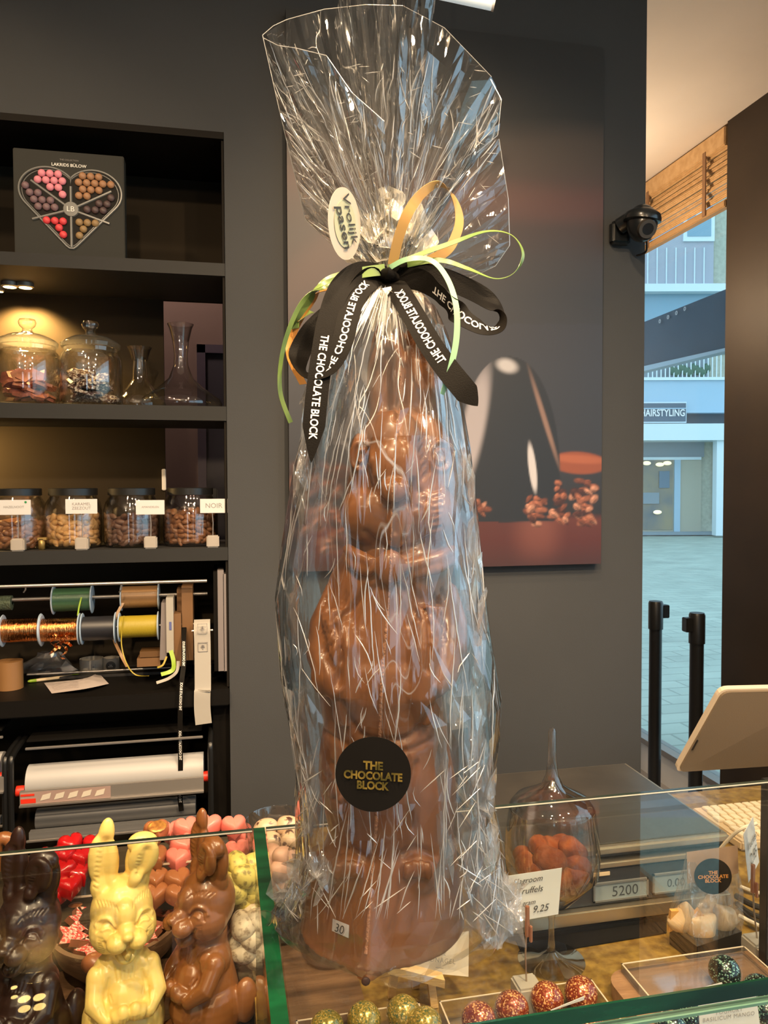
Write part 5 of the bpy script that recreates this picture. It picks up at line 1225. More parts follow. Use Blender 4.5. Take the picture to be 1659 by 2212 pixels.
def bunny(px, py, yy, rz, m, label, sc=1.0, zb=0.829, mirror=False):
    p = onY(px, py, yy); me = BM.copy(); me.materials.clear(); me.materials.append(m)
    o = bpy.data.objects.new('chocolate_rabbit', me); C.objects.link(o); o.location = (p.x, yy, zb); o.rotation_euler = (0, 0, rz); o.scale = (sc, sc, sc)
    return tag(o, label, 'chocolate rabbit', 'small chocolate rabbits in the display')
bunny(62, 1990, 1.155, math.radians(-20), M['dark'], 'dark chocolate rabbit at the left photo edge, leftmost of the small ones', 1.0)
bunny(264, 1990, 1.150, math.radians(14), M['whitechoc'], 'white chocolate rabbit laughing, between the dark and the milk one', 1.02)
bunny(446, 1975, 1.165, math.radians(-54), M['milk_small'], 'milk chocolate rabbit laughing, next to the green glass edge', 0.99)
mb = MB(); mb.box((-0.60, 1.075, DK+0.013), (0.02, 1.235, 0.8285), bev=0.002); tag(mb.build('wooden_riser', M['wood_crate']), 'long low wooden riser carrying the three small rabbits', 'riser')
# tips of nearer, cut off figures
p = P(418, 2228, 0.98); mb = MB(); mb.lathe([(0.02, -0.05), (0.018, -0.02), (0.012, -0.003), (0.0, 0.006)], p, m=None, n=20); o = mb.build('chocolate_ear', M['milk_small']); tag(o, 'tip of another milk chocolate rabbit ear at the bottom edge', 'chocolate rabbit')

# ------------------------------------------------------------------ heart chocolates on acrylic steps
def heart_mesh(name, m, h=0.026, w=0.024, ridges=True):
    hp = heart_pts(28, w, w*0.92); rings = [(0, 1.0), (0.15, 1.05), (0.75, 0.98), (0.92, 0.86), (1.0, 0.62)]
    vs = []; n = len(hp)
    for (t, s) in rings:
        for (x, y) in hp: vs.append((x*s, y*s, h*t+(0.0012*math.sin(x*900) if (ridges and t == 1.0) else 0)))
    fs = [(i*n+k, i*n+(k+1) % n, (i+1)*n+(k+1) % n, (i+1)*n+k) for i in range(len(rings)-1) for k in range(n)]
    fs += [tuple(reversed(range(n))), tuple((len(rings)-1)*n+k for k in range(n))]
    mb = MB(); mb.add(vs, fs, None, True); return mb.build(name, m, thr=50)
protos = {}
def heart(px, py, d, kind, rz, label, tilt=0.35):
    mk = {'pink': 'pink', 'milk': 'milkheart', 'red': 'redfoil', 'dust': 'milkheart'}[kind]
    if mk not in protos: o = heart_mesh('heart_chocolate', M[mk]); protos[mk] = o
    else: o = protos[mk].copy(); C.objects.link(o)
    p = P(px, py, d); o.location = (p.x, p.y, p.z-0.014); o.rotation_euler = (tilt, 0, rz)
    g = {'pink': 'pink heart chocolates', 'milk': 'milk chocolate hearts', 'red': 'red glazed heart chocolates', 'dust': 'milk chocolate hearts'}[kind]
    tag(o, label, 'chocolate', g); return o
HD = 1.45
hearts = [('pink', 402, 1786, HD, .3), ('pink', 452, 1780, HD, -.2), ('pink', 505, 1782, HD, .1), ('pink', 368, 1794, HD+.02, 0), ('pink', 396, 1822, HD-.03, .4), ('pink', 520, 1800, HD+.02, .3), ('pink', 384, 1852, HD-.05, -.1), ('pink', 512, 1836, HD-.03, .2), ('pink', 452, 1830, HD-.04, 0), ('pink', 450, 1866, HD-.05, .3)]
for i, (k, x, y, d, r) in enumerate(hearts):
    heart(x, y, d, k, r, 'pink heart chocolate in the back pile, '+['second from left on top', 'behind the tall milk rabbit ear', 'at the right end of the top row', 'half hidden behind the gold-dusted heart', 'under the top row at the left', 'at the far right edge', 'lowest at the left', 'lower right one, right of the folded ear', 'hidden behind the milk rabbit ear', 'lowest, behind the milk rabbit'][i])
for i, (x, y, d, r) in enumerate(((338, 1795, HD-.04, .2), (336, 1850, HD-.06, .5), (336, 1898, HD-.08, .1), (336, 1930, HD-.10, 0), (384, 1898, HD-.08, .3), (386, 1930, HD-.10, .2))):
    o = heart(x, y, d, 'milk', r, 'milk chocolate heart right of the white rabbit ears, '+['top of the stack with gold dust', 'second from the top', 'third from the top', 'at the bottom of the stack', 'dark one beside the third', 'lower one beside the bottom'][i])
    if i == 0:
        o.location.z += 0.002; mb = MB(); mb.ell((0, 0.0, 0.0255), (0.017, 0.015, 0.0035)); cdu = mb.build('gold_dusting', M['golddust'], o)
for i, (x, y, d, r) in enumerate(((153, 1822, HD-.02, .5), (206, 1822, HD, .2), (140, 1845, HD-.04, .3), (136, 1878, HD-.06, -.3), (176, 1850, HD-.03, .4), (168, 1884, HD-.05, .7), (150, 1912, HD-.08, .3), (120, 1930, HD-.08, .1), (108, 1850, HD-.02, 0), (100, 1885, HD-.04, .4))):
    heart(x, y, d, 'red', r, 'red glazed heart chocolate left of the white rabbit, '+['topmost', 'just beside the white ear tip', 'second row at the left', 'third row with a flat side', 'second row at the right', 'third row at the right', 'lowest in the middle', 'lowest at the left', 'behind the dark rabbit ear', 'lower behind the dark rabbit ear'][i])
def steps(x0, x1, pys, label, d0=HD-.04, z=None):
    t = thing('acrylic_step', label, 'display stand', (0, 0, 0), group='clear acrylic sweet trays')
    for i, py in enumerate(pys):
        a = P(x0, py, d0-0.03-0.02*i); b = P(x1, py-0.09*(x1-x0), d0-0.03-0.02*i)
        mb = MB(); mb.box((a.x, a.y-0.002, (a.z+b.z)/2-0.0015), (b.x, a.y, (a.z+b.z)/2+0.0015)); mb.build('front_rim', M['acrylic_edge'], t)
        mb = MB(); mb.box((a.x, a.y, (a.z+b.z)/2-0.0012), (b.x, a.y+0.07, (a.z+b.z)/2+0.0008)); mb.build('shelf_plate', M['acrylic'], t)
        if i == len(pys)-1:
            mb = MB()
            for xx in (a.x, b.x-0.003): mb.box((xx, a.y, DK+0.013 if False else CZ-0.075), (xx+0.003, a.y+0.06, a.z))
            mb.build('side_panel', M['acrylic'], t)
steps(298, 540, (1882, 1914, 1944), 'clear acrylic steps carrying the milk and pink hearts')
steps(90, 215, (1951,), 'clear acrylic tray carrying the red hearts')
p = P(8, 1822, 1.45); mb = MB(); mb.tube(catmull([(p.x-0.015, p.y, p.z-0.05), (p.x-0.012, p.y, p.z+0.0), (p.x+0.004, p.y, p.z+0.010), (p.x+0.018, p.y, p.z-0.01), (p.x+0.02, p.y, p.z-0.05)], 5), 0.012, n=14); tag(mb.build('chocolate_figure', M['milk_small']), 'rounded milk chocolate piece at the left photo edge above the dark rabbit', 'chocolate')

# ------------------------------------------------------------------ wooden bowl with stars
bc = P(252, 1992, 1.35); BR = 0.108; BZ = bc.z
t = thing('wooden_bowl', 'brown wooden bowl behind the small rabbits full of sprinkled chocolate stars', 'bowl', (bc.x, bc.y, DK+0.0125))
hb = BZ-(DK+0.0125)
mb = MB(); mb.lathe([(0, 0), (BR*0.62, 0), (BR*0.90, hb*0.45), (BR, hb*0.9), (BR*1.0, hb), (BR*0.93, hb+0.001), (BR*0.90, hb*0.85), (BR*0.80, hb*0.5), (0, hb*0.3)], n=44); mb.build('bowl_body', M['bowl_wood'], t)
rs = random.Random(12)
def star(m_top, r=0.030, h=0.011):
    mb = MB(); pts = []
    for k in range(10):
        a = PI/2+PI*k/5; q = r if k % 2 == 0 else r*0.52; pts.append((q*math.cos(a), q*math.sin(a), 0))
    n = 10; vs = [Vector(p) for p in pts]+[Vector((p[0], p[1], h)) for p in pts]
    mb.mi(M['starchoc']); mb.mi(M['sprinkle'])
    mb.add(vs, [tuple(range(n))[::-1]]+[(i, (i+1) % n, n+(i+1) % n, n+i) for i in range(n)], M['starchoc'], False)
    mb.add([Vector((v[0]*0.99, v[1]*0.99, h+0.0005)) for v in pts], [tuple(range(n))], M['sprinkle'], False); return mb.build('chocolate_star', recalc=False)
so = None
places = [(188, 2048, 0.3, -.5), (168, 2000, .9, .5), (172, 1965, .6, .4), (200, 1985, -.3, .3), (345, 2010, .7, -.6), (352, 2048, .2, .2), (362, 1985, 1.2, .3), (215, 2060, .4, .2), (240, 2000, .3, .3), (280, 2020, -.3, .2), (310, 1990, .3, -.4), (150, 2030, .5, .5), (330, 1970, .9, .0), (185, 2075, .2, .1), (230, 2040, 0, .2), (300, 2050, .2, 0)]
for i, (px, py, rx, ry) in enumerate(places):
    p = onZ(px, py, BZ-0.016+0.012*(rs.random()))
    if (p.x-bc.x)**2+(p.y-bc.y)**2 > (BR*0.75)**2:
        v = Vector((p.x-bc.x, p.y-bc.y)); v = v.normalized()*BR*0.72; p.x, p.y = bc.x+v.x, bc.y+v.y
    if so is None: so = star(None); o = so
    else: o = so.copy(); C.objects.link(o)
    o.location = p; o.rotation_euler = (rx*0.7, ry, rs.uniform(0, 6))
    tag(o, 'chocolate star with pink and white sprinkles lying in the wooden bowl', 'chocolate star', 'sprinkled stars in the wooden bowl')
for i, (px, py) in enumerate(((163, 1970), (205, 2080), (330, 1960))):
    p = onZ(px, py, BZ-0.008); mb = MB(); mb.ell((0, 0, 0), (0.022, 0.017, 0.016), seg=18, rings=12); o = mb.build('caramel_chocolate', M['milkheart']); o.location = p
    tag(o, 'smooth caramel brown chocolate lump in the wooden bowl', 'chocolate', 'plain lumps in the wooden bowl')

# ------------------------------------------------------------------ glass bowls of eggs, both sides of the green edge
def egg_mesh(m, r=0.019, name='candy_egg'):
    mb = MB(); mb.ell((0, 0, 0), (r, r, r*1.28), seg=20, rings=14)
    mb.v = [(v[0]*(1-0.12*v[2]/r), v[1]*(1-0.12*v[2]/r), v[2]) for v in mb.v]; return mb.build(name, m)
def bowl(px, py, d, R, H, zb, label, n_under=0):
    p = P(px, py, d); t = thing('glass_bowl', label, 'bowl', (p.x, p.y, zb), group='clear glass bowls of candy eggs')
    mb = MB(); mb.lathe([(0, 0.002), (R*0.55, 0.002), (R*0.80, H*0.15), (R*0.96, H*0.5), (R, H*0.98), (R*0.985, H), (R*0.97, H*0.98), (R*0.93, H*0.5), (R*0.76, H*0.18), (0, 0.008)], n=40); mb.build('body', M['glass_vessel'], t)
    return p
def eggs(pts, m, word, group, r=0.019):
    pr = None; rs = random.Random(len(pts))
    for (px, py, d) in pts:
        if pr is None: pr = egg_mesh(M[m], r); o = pr
        else: o = pr.copy(); C.objects.link(o)
        o.location = P(px, py, d); o.rotation_euler = (rs.uniform(.6, 1.6), rs.uniform(-.8, .8), rs.uniform(0, 6)); tag(o, (word if isinstance(word, str) else word[pts.index((px, py, d))]), 'candy egg', group)
b1 = P(604, 1800, 1.40); zb1 = 0.955
bowl(604, 1800, 1.40, 0.062, P(604, 1768, 1.40).z-zb1, zb1, 'glass bowl of brown speckled eggs behind the big wrapped rabbit')
eggs([(574, 1790, 1.36), (622, 1784, 1.37), (583, 1818, 1.345), (626, 1815, 1.35), (605, 1800, 1.41), (570, 1835, 1.37), (600, 1838, 1.35), (640, 1800, 1.40)], 'quail_egg', ['brown speckled egg in the back glass bowl, '+q for q in ('upper left on top', 'upper right on top', 'front left below the glass edge line', 'front right one touching the bag', 'hidden in the middle', 'lowest at the left', 'lowest in the centre', 'far right behind the bag')], 'speckled eggs', 0.018)
bowl(606, 1890, 1.28, 0.050, P(600, 1840, 1.28).z-CZ+0.001, CZ+0.0005, 'glass bowl of dusty pink eggs right of the green glass edge')
eggs([(590, 1848, 1.26), (612, 1852, 1.24), (578, 1868, 1.25), (606, 1880, 1.23), (630, 1862, 1.27), (584, 1892, 1.24), (612, 1905, 1.24), (560, 1880, 1.28), (595, 1862, 1.30), (640, 1885, 1.26)], 'pink_egg', 'dusty pink round egg in the bowl right of the green glass edge', 'dusty pink eggs', 0.0175)
bowl(522, 1900, 1.28, 0.050, P(520, 1852, 1.27).z-DK-0.0125, DK+0.0125, 'glass bowl of speckled yellow eggs right of the milk rabbit')
eggs([(512, 1866, 1.23), (527, 1892, 1.215), (500, 1900, 1.22), (505, 1926, 1.21), (542, 1870, 1.25), (548, 1910, 1.24), (496, 1880, 1.26), (535, 1925, 1.24), (520, 1945, 1.24), (545, 1940, 1.25)], 'yellow_egg', 'speckled yellow egg in the glass bowl right of the milk rabbit', 'yellow speckled eggs', 0.0185)
bowl(534, 2010, 1.22, 0.052, P(534, 1960, 1.22).z-DK-0.0125, DK+0.0125, 'glass bowl of speckled cream eggs low beside the green glass edge')
eggs([(524, 1998, 1.18), (556, 1990, 1.19), (515, 2026, 1.19), (548, 2030, 1.18), (530, 2052, 1.18), (560, 2062, 1.19), (538, 1975, 1.23), (510, 2062, 1.21), (552, 2092, 1.21), (528, 2095, 1.21)], 'grey_egg', 'speckled cream coloured egg in the low glass bowl beside the green edge', 'cream speckled eggs', 0.0195)

# crate of wood under the left display
mb = MB()
a = P(440, 2150, 1.16); 
mb.box((-0.75, 1.300, DK+0.013), (-0.29, 1.315, DK+0.055), bev=0.001)
tag(mb.build('wooden_crate_front', M['wood_crate']), 'low dark wooden crate board behind the small rabbits', 'crate')

# ------------------------------------------------------------------ right part of the counter
# round-ended board under the vase
z = CZ+0.014; p0 = onZ(800, 2150, z); 
xr_ = p0.x-0.01; yb_ = onZ(640, 2040, z).y; yn_ = 0.78
pts = []
x0 = 0.055; R = 0.045
for (cx_, cy_, a0) in ((xr_-R, yb_-R, 0), (x0+0.006, yb_-0.006, 90), (x0+0.006, yn_+0.006, 180), (xr_-R, yn_+R, 270)):
    rr_ = R if cx_ > x0+0.03 else 0.006
    for k in range(8): an = math.radians(a0+90*k/7); pts.append((cx_+rr_*math.cos(an), cy_+rr_*math.sin(an), CZ+0.0005))
mb = MB(); mb.prism(pts, (0, 0, 0.0135)); tag(mb.build('serving_board', M['wood_board']), 'dark wooden serving board with rounded corners under the glass vase', 'board')
vp = onZ(712, 2062, z); VR = 0.047
t = thing('glass_vase', 'round-bottomed clear glass vase on the wooden board behind the big rabbit', 'vase', (vp.x, vp.y, z+0.0005))
mb = MB(); mb.lathe([(0, 0.001), (VR*0.8, 0.001), (VR*0.97, 0.008), (VR*1.1, 0.03), (VR*1.3, 0.09), (VR*1.42, 0.16), (VR*1.38, 0.17)], n=40)
mb.lathe([(0, 0.010), (VR*0.80, 0.010), (VR*0.95, 0.018), (VR*1.2, 0.08)], n=40); mb.build('body', M['glass_vessel'], t)

# easel with name card
bz = onZ(940, 2182, CZ).y
t = thing('mini_easel', 'small pine easel holding the koffie kruidnagel card in front of the big rabbit', 'easel', (0, 0, 0))
A = onY(838, 2092, bz+0.0); B = onY(955, 2112, bz-0.0); 
mb = MB(); dv = Vector((B.x-A.x, -0.012, B.z-A.z)); c0_ = Vector((A.x, bz+0.006, A.z)); ctr = c0_+dv*0.5
mb.obox(ctr, dv*0.5, Vector((0.0, 0.008, 0.001)), Vector((0, -0.001, 0.0065))); mb.build('ledge', M['pine'], t)
for (tx, ty, fx, fy, dy_, nm) in ((856, 2100, 848, 2160, 0.0, 'leg'), (932, 2112, 941, 2182, 0.0, 'leg'), (905, 2090, 900, 2140, 0.045, 'leg')):
    f_ = onZ(fx, fy, CZ+0.001); f_.y = max(f_.y, bz-0.01); T = onY(tx, ty, bz+0.006+dy_*0.3); f2 = Vector((f_.x, f_.y, CZ+0.001)); dd_ = (T-f2)
    mb = MB(); mb.obox((T+f2)/2+Vector((0, .008, 0)), dd_*0.5, Vector((0.0055, 0, 0)), Vector((0, 0.004, 0))); mb.build(nm, M['pine'], t)
A = onY(868, 2096, bz+0.014); B = onY(1012, 2110, bz+0.014); T1 = onY(880, 2030, bz+0.03); T2 = onY(1013, 2012, bz+0.03)
cdt = thing('name_card', 'cream name card reading koffie kruidnagel resting on the small easel', 'card', (0, 0, 0))
mb = MB(); mb.prism([A, B, T2, T1], (0, 0.001, 0)); cd = mb.build('card', mat('cream_card', (0.70, 0.58, 0.44), 0.6), cdt)
ux = (B-A).normalized(); uz = (T1-A); uz = (uz-ux*uz.dot(ux)).normalized(); cc = onY(940, 2062, bz+0.020)+Vector((0, -0.0035, 0)); nrm_ = ux.cross(uz)
put_text('lettering', 'KOFFIE\nKRUIDNAGEL', cc-nrm_*-0.0*1, ux, uz, 0.062, M['greyink'], cdt, spacing=1.2, line=1.1)
mb = MB(); q = onY(948, 2088, bz+0.016); mb.obox(q+Vector((0, -0.003, 0)), ux*0.006, Vector((0, 0.0002, 0)), uz*0.0004); mb.build('rule', M['greyink'], cdt)

# card stands on the counter
def card_stand(bpx, bpy_, tpx, tpy, quad, lines, label, dw=0.0, gname='card stands on the counter'):
    b = onZ(bpx, bpy_, CZ); b.y -= 0.028; t = thing('card_stand', label, 'card stand', (0, 0, 0), group=gname)
    s = 0.0185
    mb = MB(); mb.box((b.x-s, b.y, CZ+0.0005), (b.x+s, b.y+2*s, CZ+0.040), bev=0.003); mb.build('block', M['acrylic_block'], t)
    base = Vector((b.x, b.y+s, CZ+0.03)); top = onY(tpx, tpy, b.y+s)
    mb = MB(); mb.tube([base, base.lerp(top, 0.5)+Vector((-0.002, 0, 0)), top], 0.0013, n=8); mb.build('wire', M['wire'], t)
    mb = MB(); mb.box((top.x-0.003, top.y-0.004, top.z-0.022), (top.x+0.003, top.y+0.001, top.z+0.024), bev=0.001); mb.box((top.x+0.002, top.y-0.008, top.z-0.028), (top.x+0.006, top.y-0.003, top.z-0.004), bev=0.001); mb.build('clip', M['clip'], t)
    yy = b.y+s+0.004; q = [onY(px, py, yy+dw*k) for k, (px, py) in zip((0, 1, 1, 0), quad)]
    mb = MB(); mb.prism(q, (0, 0.0008, 0)); mb.build('card', M['paper'], t)
    ux = (q[1]-q[0]).normalized(); uz = (q[3]-q[0]); uz = (uz-ux*uz.dot(ux)).normalized(); W = (q[1]-q[0]).length; Hh = (q[3]-q[0]).length; nr = ux.cross(uz)
    for (txt, u, v, wd, sh, hf) in lines:
        put_text('handwriting', txt, q[0]+ux*W*u+uz*Hh*v+nr*0.0018, ux, uz, W*wd, M['ink'], t, shear=sh)
card_stand(1132, 2168, 1138, 1990, [(1097, 1994), (1206, 1975), (1214, 1875), (1099, 1892)],
           [('Slagroom', .42, .84, .58, 0.3, 0), ('Truffels', .46, .64, .50, 0.3, 0), ('200 gram', .30, .36, .50, 0.35, 0), ('9,25', .66, .20, .32, 0.35, 0), ('M', .06, .13, .06, 0, 0)], 'handwritten slagroom truffels price card on a wire in a frosted block')
card_stand(1628, 2072, 1625, 1898, [(1617, 1907), (1640, 1862), (1627, 1764), (1606, 1802)],
           [('Vruchten', .5, .66, .8, 0.3, 0), ('2,95', .5, .34, .6, 0.3, 0)], 'narrow angled handwritten card on a wire at the right photo edge', dw=0.05)

# ------------------------------------------------------------------ truffle glass with lid
fp = onZ(1192, 2096, CZ); fp.y = 1.120; gx = onY(1192, 1800, fp.y).x; gy = fp.y
def gz(py): return onY(1192, py, gy).z
kx_ = (onY(1290, 1850, gy).x-onY(1100, 1850, gy).x)/2
t = thing('footed_glass', 'tall stemmed glass full of cocoa truffles with a pointed glass lid', 'glass', (gx, gy, CZ))
z0 = CZ
mb = MB(); mb.lathe([(0.0, 0.002), (0.052, 0.001), (0.053, 0.003), (0.02, 0.008), (0.007, 0.018), (0.0048, 0.04), (0.0045, gz(1990)-z0), (0.008, gz(1962)-z0)], n=40); mb.build('stem', M['glass_stem'], t)
prof = [(0.008, gz(1962)-z0), (0.030, gz(1945)-z0), (0.050, gz(1915)-z0), (kx_*0.97, gz(1880)-z0), (kx_, gz(1845)-z0), (kx_*0.97, gz(1800)-z0), (kx_*0.90, gz(1745)-z0)]
mb = MB(); mb.lathe(prof, n=48)
mb.lathe([(0.0, gz(1955)-z0), (0.028, gz(1941)-z0), (0.047, gz(1912)-z0), (kx_*0.95, gz(1845)-z0), (kx_*0.88, gz(1746)-z0)], n=48); mb.build('bowl', M['glass_vessel'], t)
lz = gz(1752)-z0; R = kx_*0.89
lid = [(R*0.93, lz-0.018), (R*0.95, lz-0.006), (R, lz), (R*1.0, lz+0.008), (R*0.86, lz+0.020), (R*0.50, lz+0.032), (R*0.26, lz+0.042), (0.010, lz+0.058), (0.0065, lz+0.085), (0.0062, gz(1580)-z0), (0.004, gz(1573)-z0), (0.0, gz(1571)-z0)]
mb = MB(); mb.lathe(lid, n=48); mb.lathe([(0.0, lz+0.05), (0.006, lz+0.044), (R*0.3, lz+0.030), (R*0.8, lz+0.012), (R*0.92, lz-0.014)], n=48); mb.build('lid', M['glass_vessel'], t)
rs = random.Random(21)
tr = [(1185, 1858, -.03, .026), (1235, 1835, .0, .022), (1165, 1828, .0, .019), (1125, 1868, -.01, .019), (1245, 1862, -.01, .021), (1205, 1900, -.035, .022), (1240, 1895, -.02, .020), (1160, 1890, -.025, .022), (1220, 1828, .02, .021), (1190, 1830, .02, .018), (1260, 1880, .01, .016), (1140, 1895, .0, .018), (1190, 1920, -.015, .018), (1225, 1915, .01, .018), (1130, 1845, .02, .016)]
for (px, py, dy_, r_) in tr:
    p = onY(px, py, gy+dy_); v = Vector((p.x-gx, p.y-gy)); lim = kx_*0.88-r_*0.95
    if p.z < gz(1890): lim = 0.044-r_*0.7
    if v.length > lim: v = v.normalized()*max(lim, 0.001); p.x, p.y = gx+v.x, gy+v.y
    mb = MB(); mb.ell((0, 0, 0), (r_*1.15, r_*0.85, r_*0.82), seg=18, rings=12)
    mb.v = [(v_[0]*(1+0.10*math.sin(v_[1]*150+px)), v_[1]*(1+0.10*math.sin(v_[0]*130+py)), v_[2]*(1+0.08*math.sin(v_[0]*170))) for v_ in mb.v]
    o = mb.build('chocolate_truffle', M['truffle']); o.location = p; o.rotation_euler = (rs.uniform(-.6, .6), rs.uniform(-.5, .5), rs.uniform(0, 3)); tag(o, 'cocoa-dusted truffle inside the tall stemmed glass', 'truffle', 'cocoa truffles in the stemmed glass')

# ------------------------------------------------------------------ bag of chocolate shells
c = onZ(1505, 2086, CZ); l = onZ(1446, 2040, CZ); r_ = onZ(1602, 2052, CZ); bk = l+(r_-c)
t = thing('gift_bag', 'clear gable bag of shell chocolates with a round black sticker and a black base', 'bag', (0, 0, 0))
mb = MB(); mb.prism([Vector((q.x, q.y, CZ+0.0005)) for q in (c, r_, bk, l)], (0, 0, 0.030)); mb.build('base_box', M['black'], t)
def gb(px, py, q0, q1, u):  # point above base line
    p = q0.lerp(q1, u); return Vector((p.x, p.y, onY(px, py, p.y).z))
zt_ = onY(1540, 1830, (l.y+r_.y)/2).z; zm = onY(1540, 1900, c.y+0.02).z; z2 = CZ+0.031
mid_l = (l+bk)/2; mid_r = (c+r_)/2
ml = (c+l)/2; mr = (bk+r_)/2
top0 = Vector((onY(1482, 1850, ml.y+0.012).x, ml.y+0.012, zt_-0.004)); top1 = Vector((onY(1590, 1822, r_.y).x, r_.y-0.002, zt_+0.010))
base = [Vector((q.x, q.y, z2)) for q in (c, r_, bk, l)]
rsb = random.Random(5); vs = []; fs = []; NN = 9; ring = []
for j in range(7):
    u = j/6; rowpts = []
    for k in range(4):
        a_ = base[k]; b_ = base[(k+1) % 4]
        ta = (top1 if k in (1, 2) else top0); tb = (top1 if (k+1) % 4 in (1, 2) else top0)
        for s_ in range(NN):
            w_ = s_/NN; p = a_.lerp(b_, w_); q = ta.lerp(tb, w_); bow = 0.010*math.sin(PI*u); cen = (c+bk)/2
            h = p.lerp(q, u**1.15); d_ = Vector((p.x-cen.x, p.y-cen.y, 0)).normalized()*bow*(1-u); jj = 0.003*math.sin(PI*u)
            rowpts.append(h+d_+Vector((rsb.uniform(-jj, jj), rsb.uniform(-jj, jj), rsb.uniform(-jj, jj))))
    vs += rowpts
M4 = 4*NN
for j in range(6):
    for k in range(M4): fs.append((j*M4+k, j*M4+(k+1) % M4, (j+1)*M4+(k+1) % M4, (j+1)*M4+k))
mb = MB(); mb.add(vs, fs, None, False); mb.build('film', M['bagfilm'], t, recalc=False)
ht = (top1-top0); dn_ = Vector((0, 0, -1)); fo = Vector((ht.y, -ht.x, 0)).normalized()*0.004
mb = MB(); mb.prism([top0+fo+Vector((0, 0, .002)), top1+fo+Vector((0, 0, .002)), top1+fo*2+dn_*0.042, top0+fo*2+dn_*0.048], -fo*0.1); mb.build('folded_header', glassy('cream_header', (0.8, 0.7, 0.6), (0.6, 0.5, 0.4), 0.08, 0.5, 0.2, haze=0.45, hazecol=(0.75, 0.55, 0.42)), t)
sc0 = onY(1540, 1893, (top0.y+top1.y)/2-0.018); ux = ht.normalized(); ux.z = 0; ux.normalize(); fn = Vector((ux.y, -ux.x, 0))
mb = MB(); mb.lathe([(0.0001, 0.0008), (0.0290, 0.0006), (0.0292, 0.0)], sc0, n=40, axis=fn); st_ = mb.build('sticker', M['black_matt'], t)
for i, v in enumerate(st_.data.vertices): pass
put_text('lettering', 'THE\nCHOCOLATE\nBLOCK', sc0+fn*0.0012, ux+Vector((0, 0, 0.08)), (0, 0, 1), 0.047, mat('orange_foil', (0.75, 0.30, 0.06), 0.4, metal=0.3), st_, bold=0.03, line=0.85)
zc_ = CZ+0.034
for i, (px, py, rx, ry, rz, dy_) in enumerate(((1478, 1985, .026, .020, .0, 0.0), (1515, 2005, .030, .020, .35, -.008), (1565, 1985, .020, .027, -.3, .0), (1530, 1965, .016, .022, .2, .022))):
    p = onY(px, py, (c.y+bk.y)/2+dy_); mb = MB(); vs = []; n = 18
    mb.ell((0, 0, 0), (rx*1.15, 0.016, ry*1.15), seg=20, rings=14)
    k = 1.0
    mb.v = [(v[0]*(1-0.45*max(0, v[2]/ry)) , v[1]*(1+0.10*math.sin(v[0]*700)), v[2]*(1+0.25*max(0, v[2]/ry)**3)) for v in mb.v]
    o = mb.build('shell_chocolate', M['shellwhite']); o.location = p; o.rotation_euler = (0.2, rz*2.2, 0.1*i)
    tag(o, ['round white shell chocolate at the left in the clear bag', 'largest white shell chocolate lying in front in the clear bag', 'tall white shell chocolate at the right in the clear bag', 'pinkish pointed shell chocolate at the back of the clear bag'][i], 'chocolate', 'shell chocolates in the clear bag')
    if i in (0, 1):
        mb = MB(); mb.prism([(-rx*1.0, -0.002, -ry*1.05), (-rx*0.3, -0.002, -ry*0.7), (-rx*0.35, -0.002, ry*0.9), (-rx*1.05, -0.002, ry*1.0)], (0, 0.006, 0)); mb.build('rim', mat('orange_choc', (0.72, 0.36, 0.09), 0.4), o)

# ------------------------------------------------------------------ glitter eggs in acrylic trays under the glass
def big_eggs(pts, key, word, group, r=0.0245, z=None):
    pr = None; rs = random.Random(len(pts)+3)
    for i, (px, py) in enumerate(pts):
        zc = CZ+0.006+r if z is None else z
        p = onZ(px, py, zc)
        if pr is None:
            mb = MB(); mb.ell((0, 0, 0), (r, r, r*0.97), seg=30, rings=22)
            pr = mb.build('glitter_egg', M[key]); o = pr
        else: o = pr.copy(); C.objects.link(o)
        o.location = p; o.rotation_euler = (rs.uniform(-.3, .3), rs.uniform(-.3, .3), rs.uniform(0, 6)); tag(o, word[i], 'chocolate egg', group)
big_eggs([(1255, 2146), (1182, 2158), (1106, 2178), (1034, 2203), (1268, 2215), (1190, 2232)], 'egg_red', ['red glittering half egg at the right end of its row, topmost', 'red glittering half egg, second from the right', 'red glittering half egg, third from the right', 'red glittering half egg at the left end behind the tray wall', 'red egg just under the green glass edge at the right', 'red egg just under the green glass edge at the left'], 'red glitter eggs', 0.0235)
big_eggs([(871, 2188), (786, 2203), (706, 2222), (918, 2215)], 'egg_gold', ['green-gold speckled egg below the easel, rightmost of the full ones', 'green-gold speckled egg in the middle below the easel', 'green-gold speckled egg at the left, cut by the bottom edge', 'green-gold egg half hidden at the right of its row'], 'green gold eggs', 0.0235)
big_eggs([(1565, 2098)], 'egg_black', ['black glittering egg lying alone on the light wooden tray'], 'black glitter eggs', 0.0225, z=CZ+0.045)
big_eggs([(1490, 2196), (1590, 2222), (1655, 2185), (1450, 2225), (1640, 2140)], 'egg_black', ['black glitter egg left of the yoghurt card', 'black glitter egg at the bottom edge below the yoghurt card', 'black glitter egg at the right photo edge by the card', 'black glitter egg at the bottom edge, leftmost of the black ones', 'black glitter egg mostly hidden behind the green edge at the right'], 'black glitter eggs', 0.0225, z=CZ+0.028)
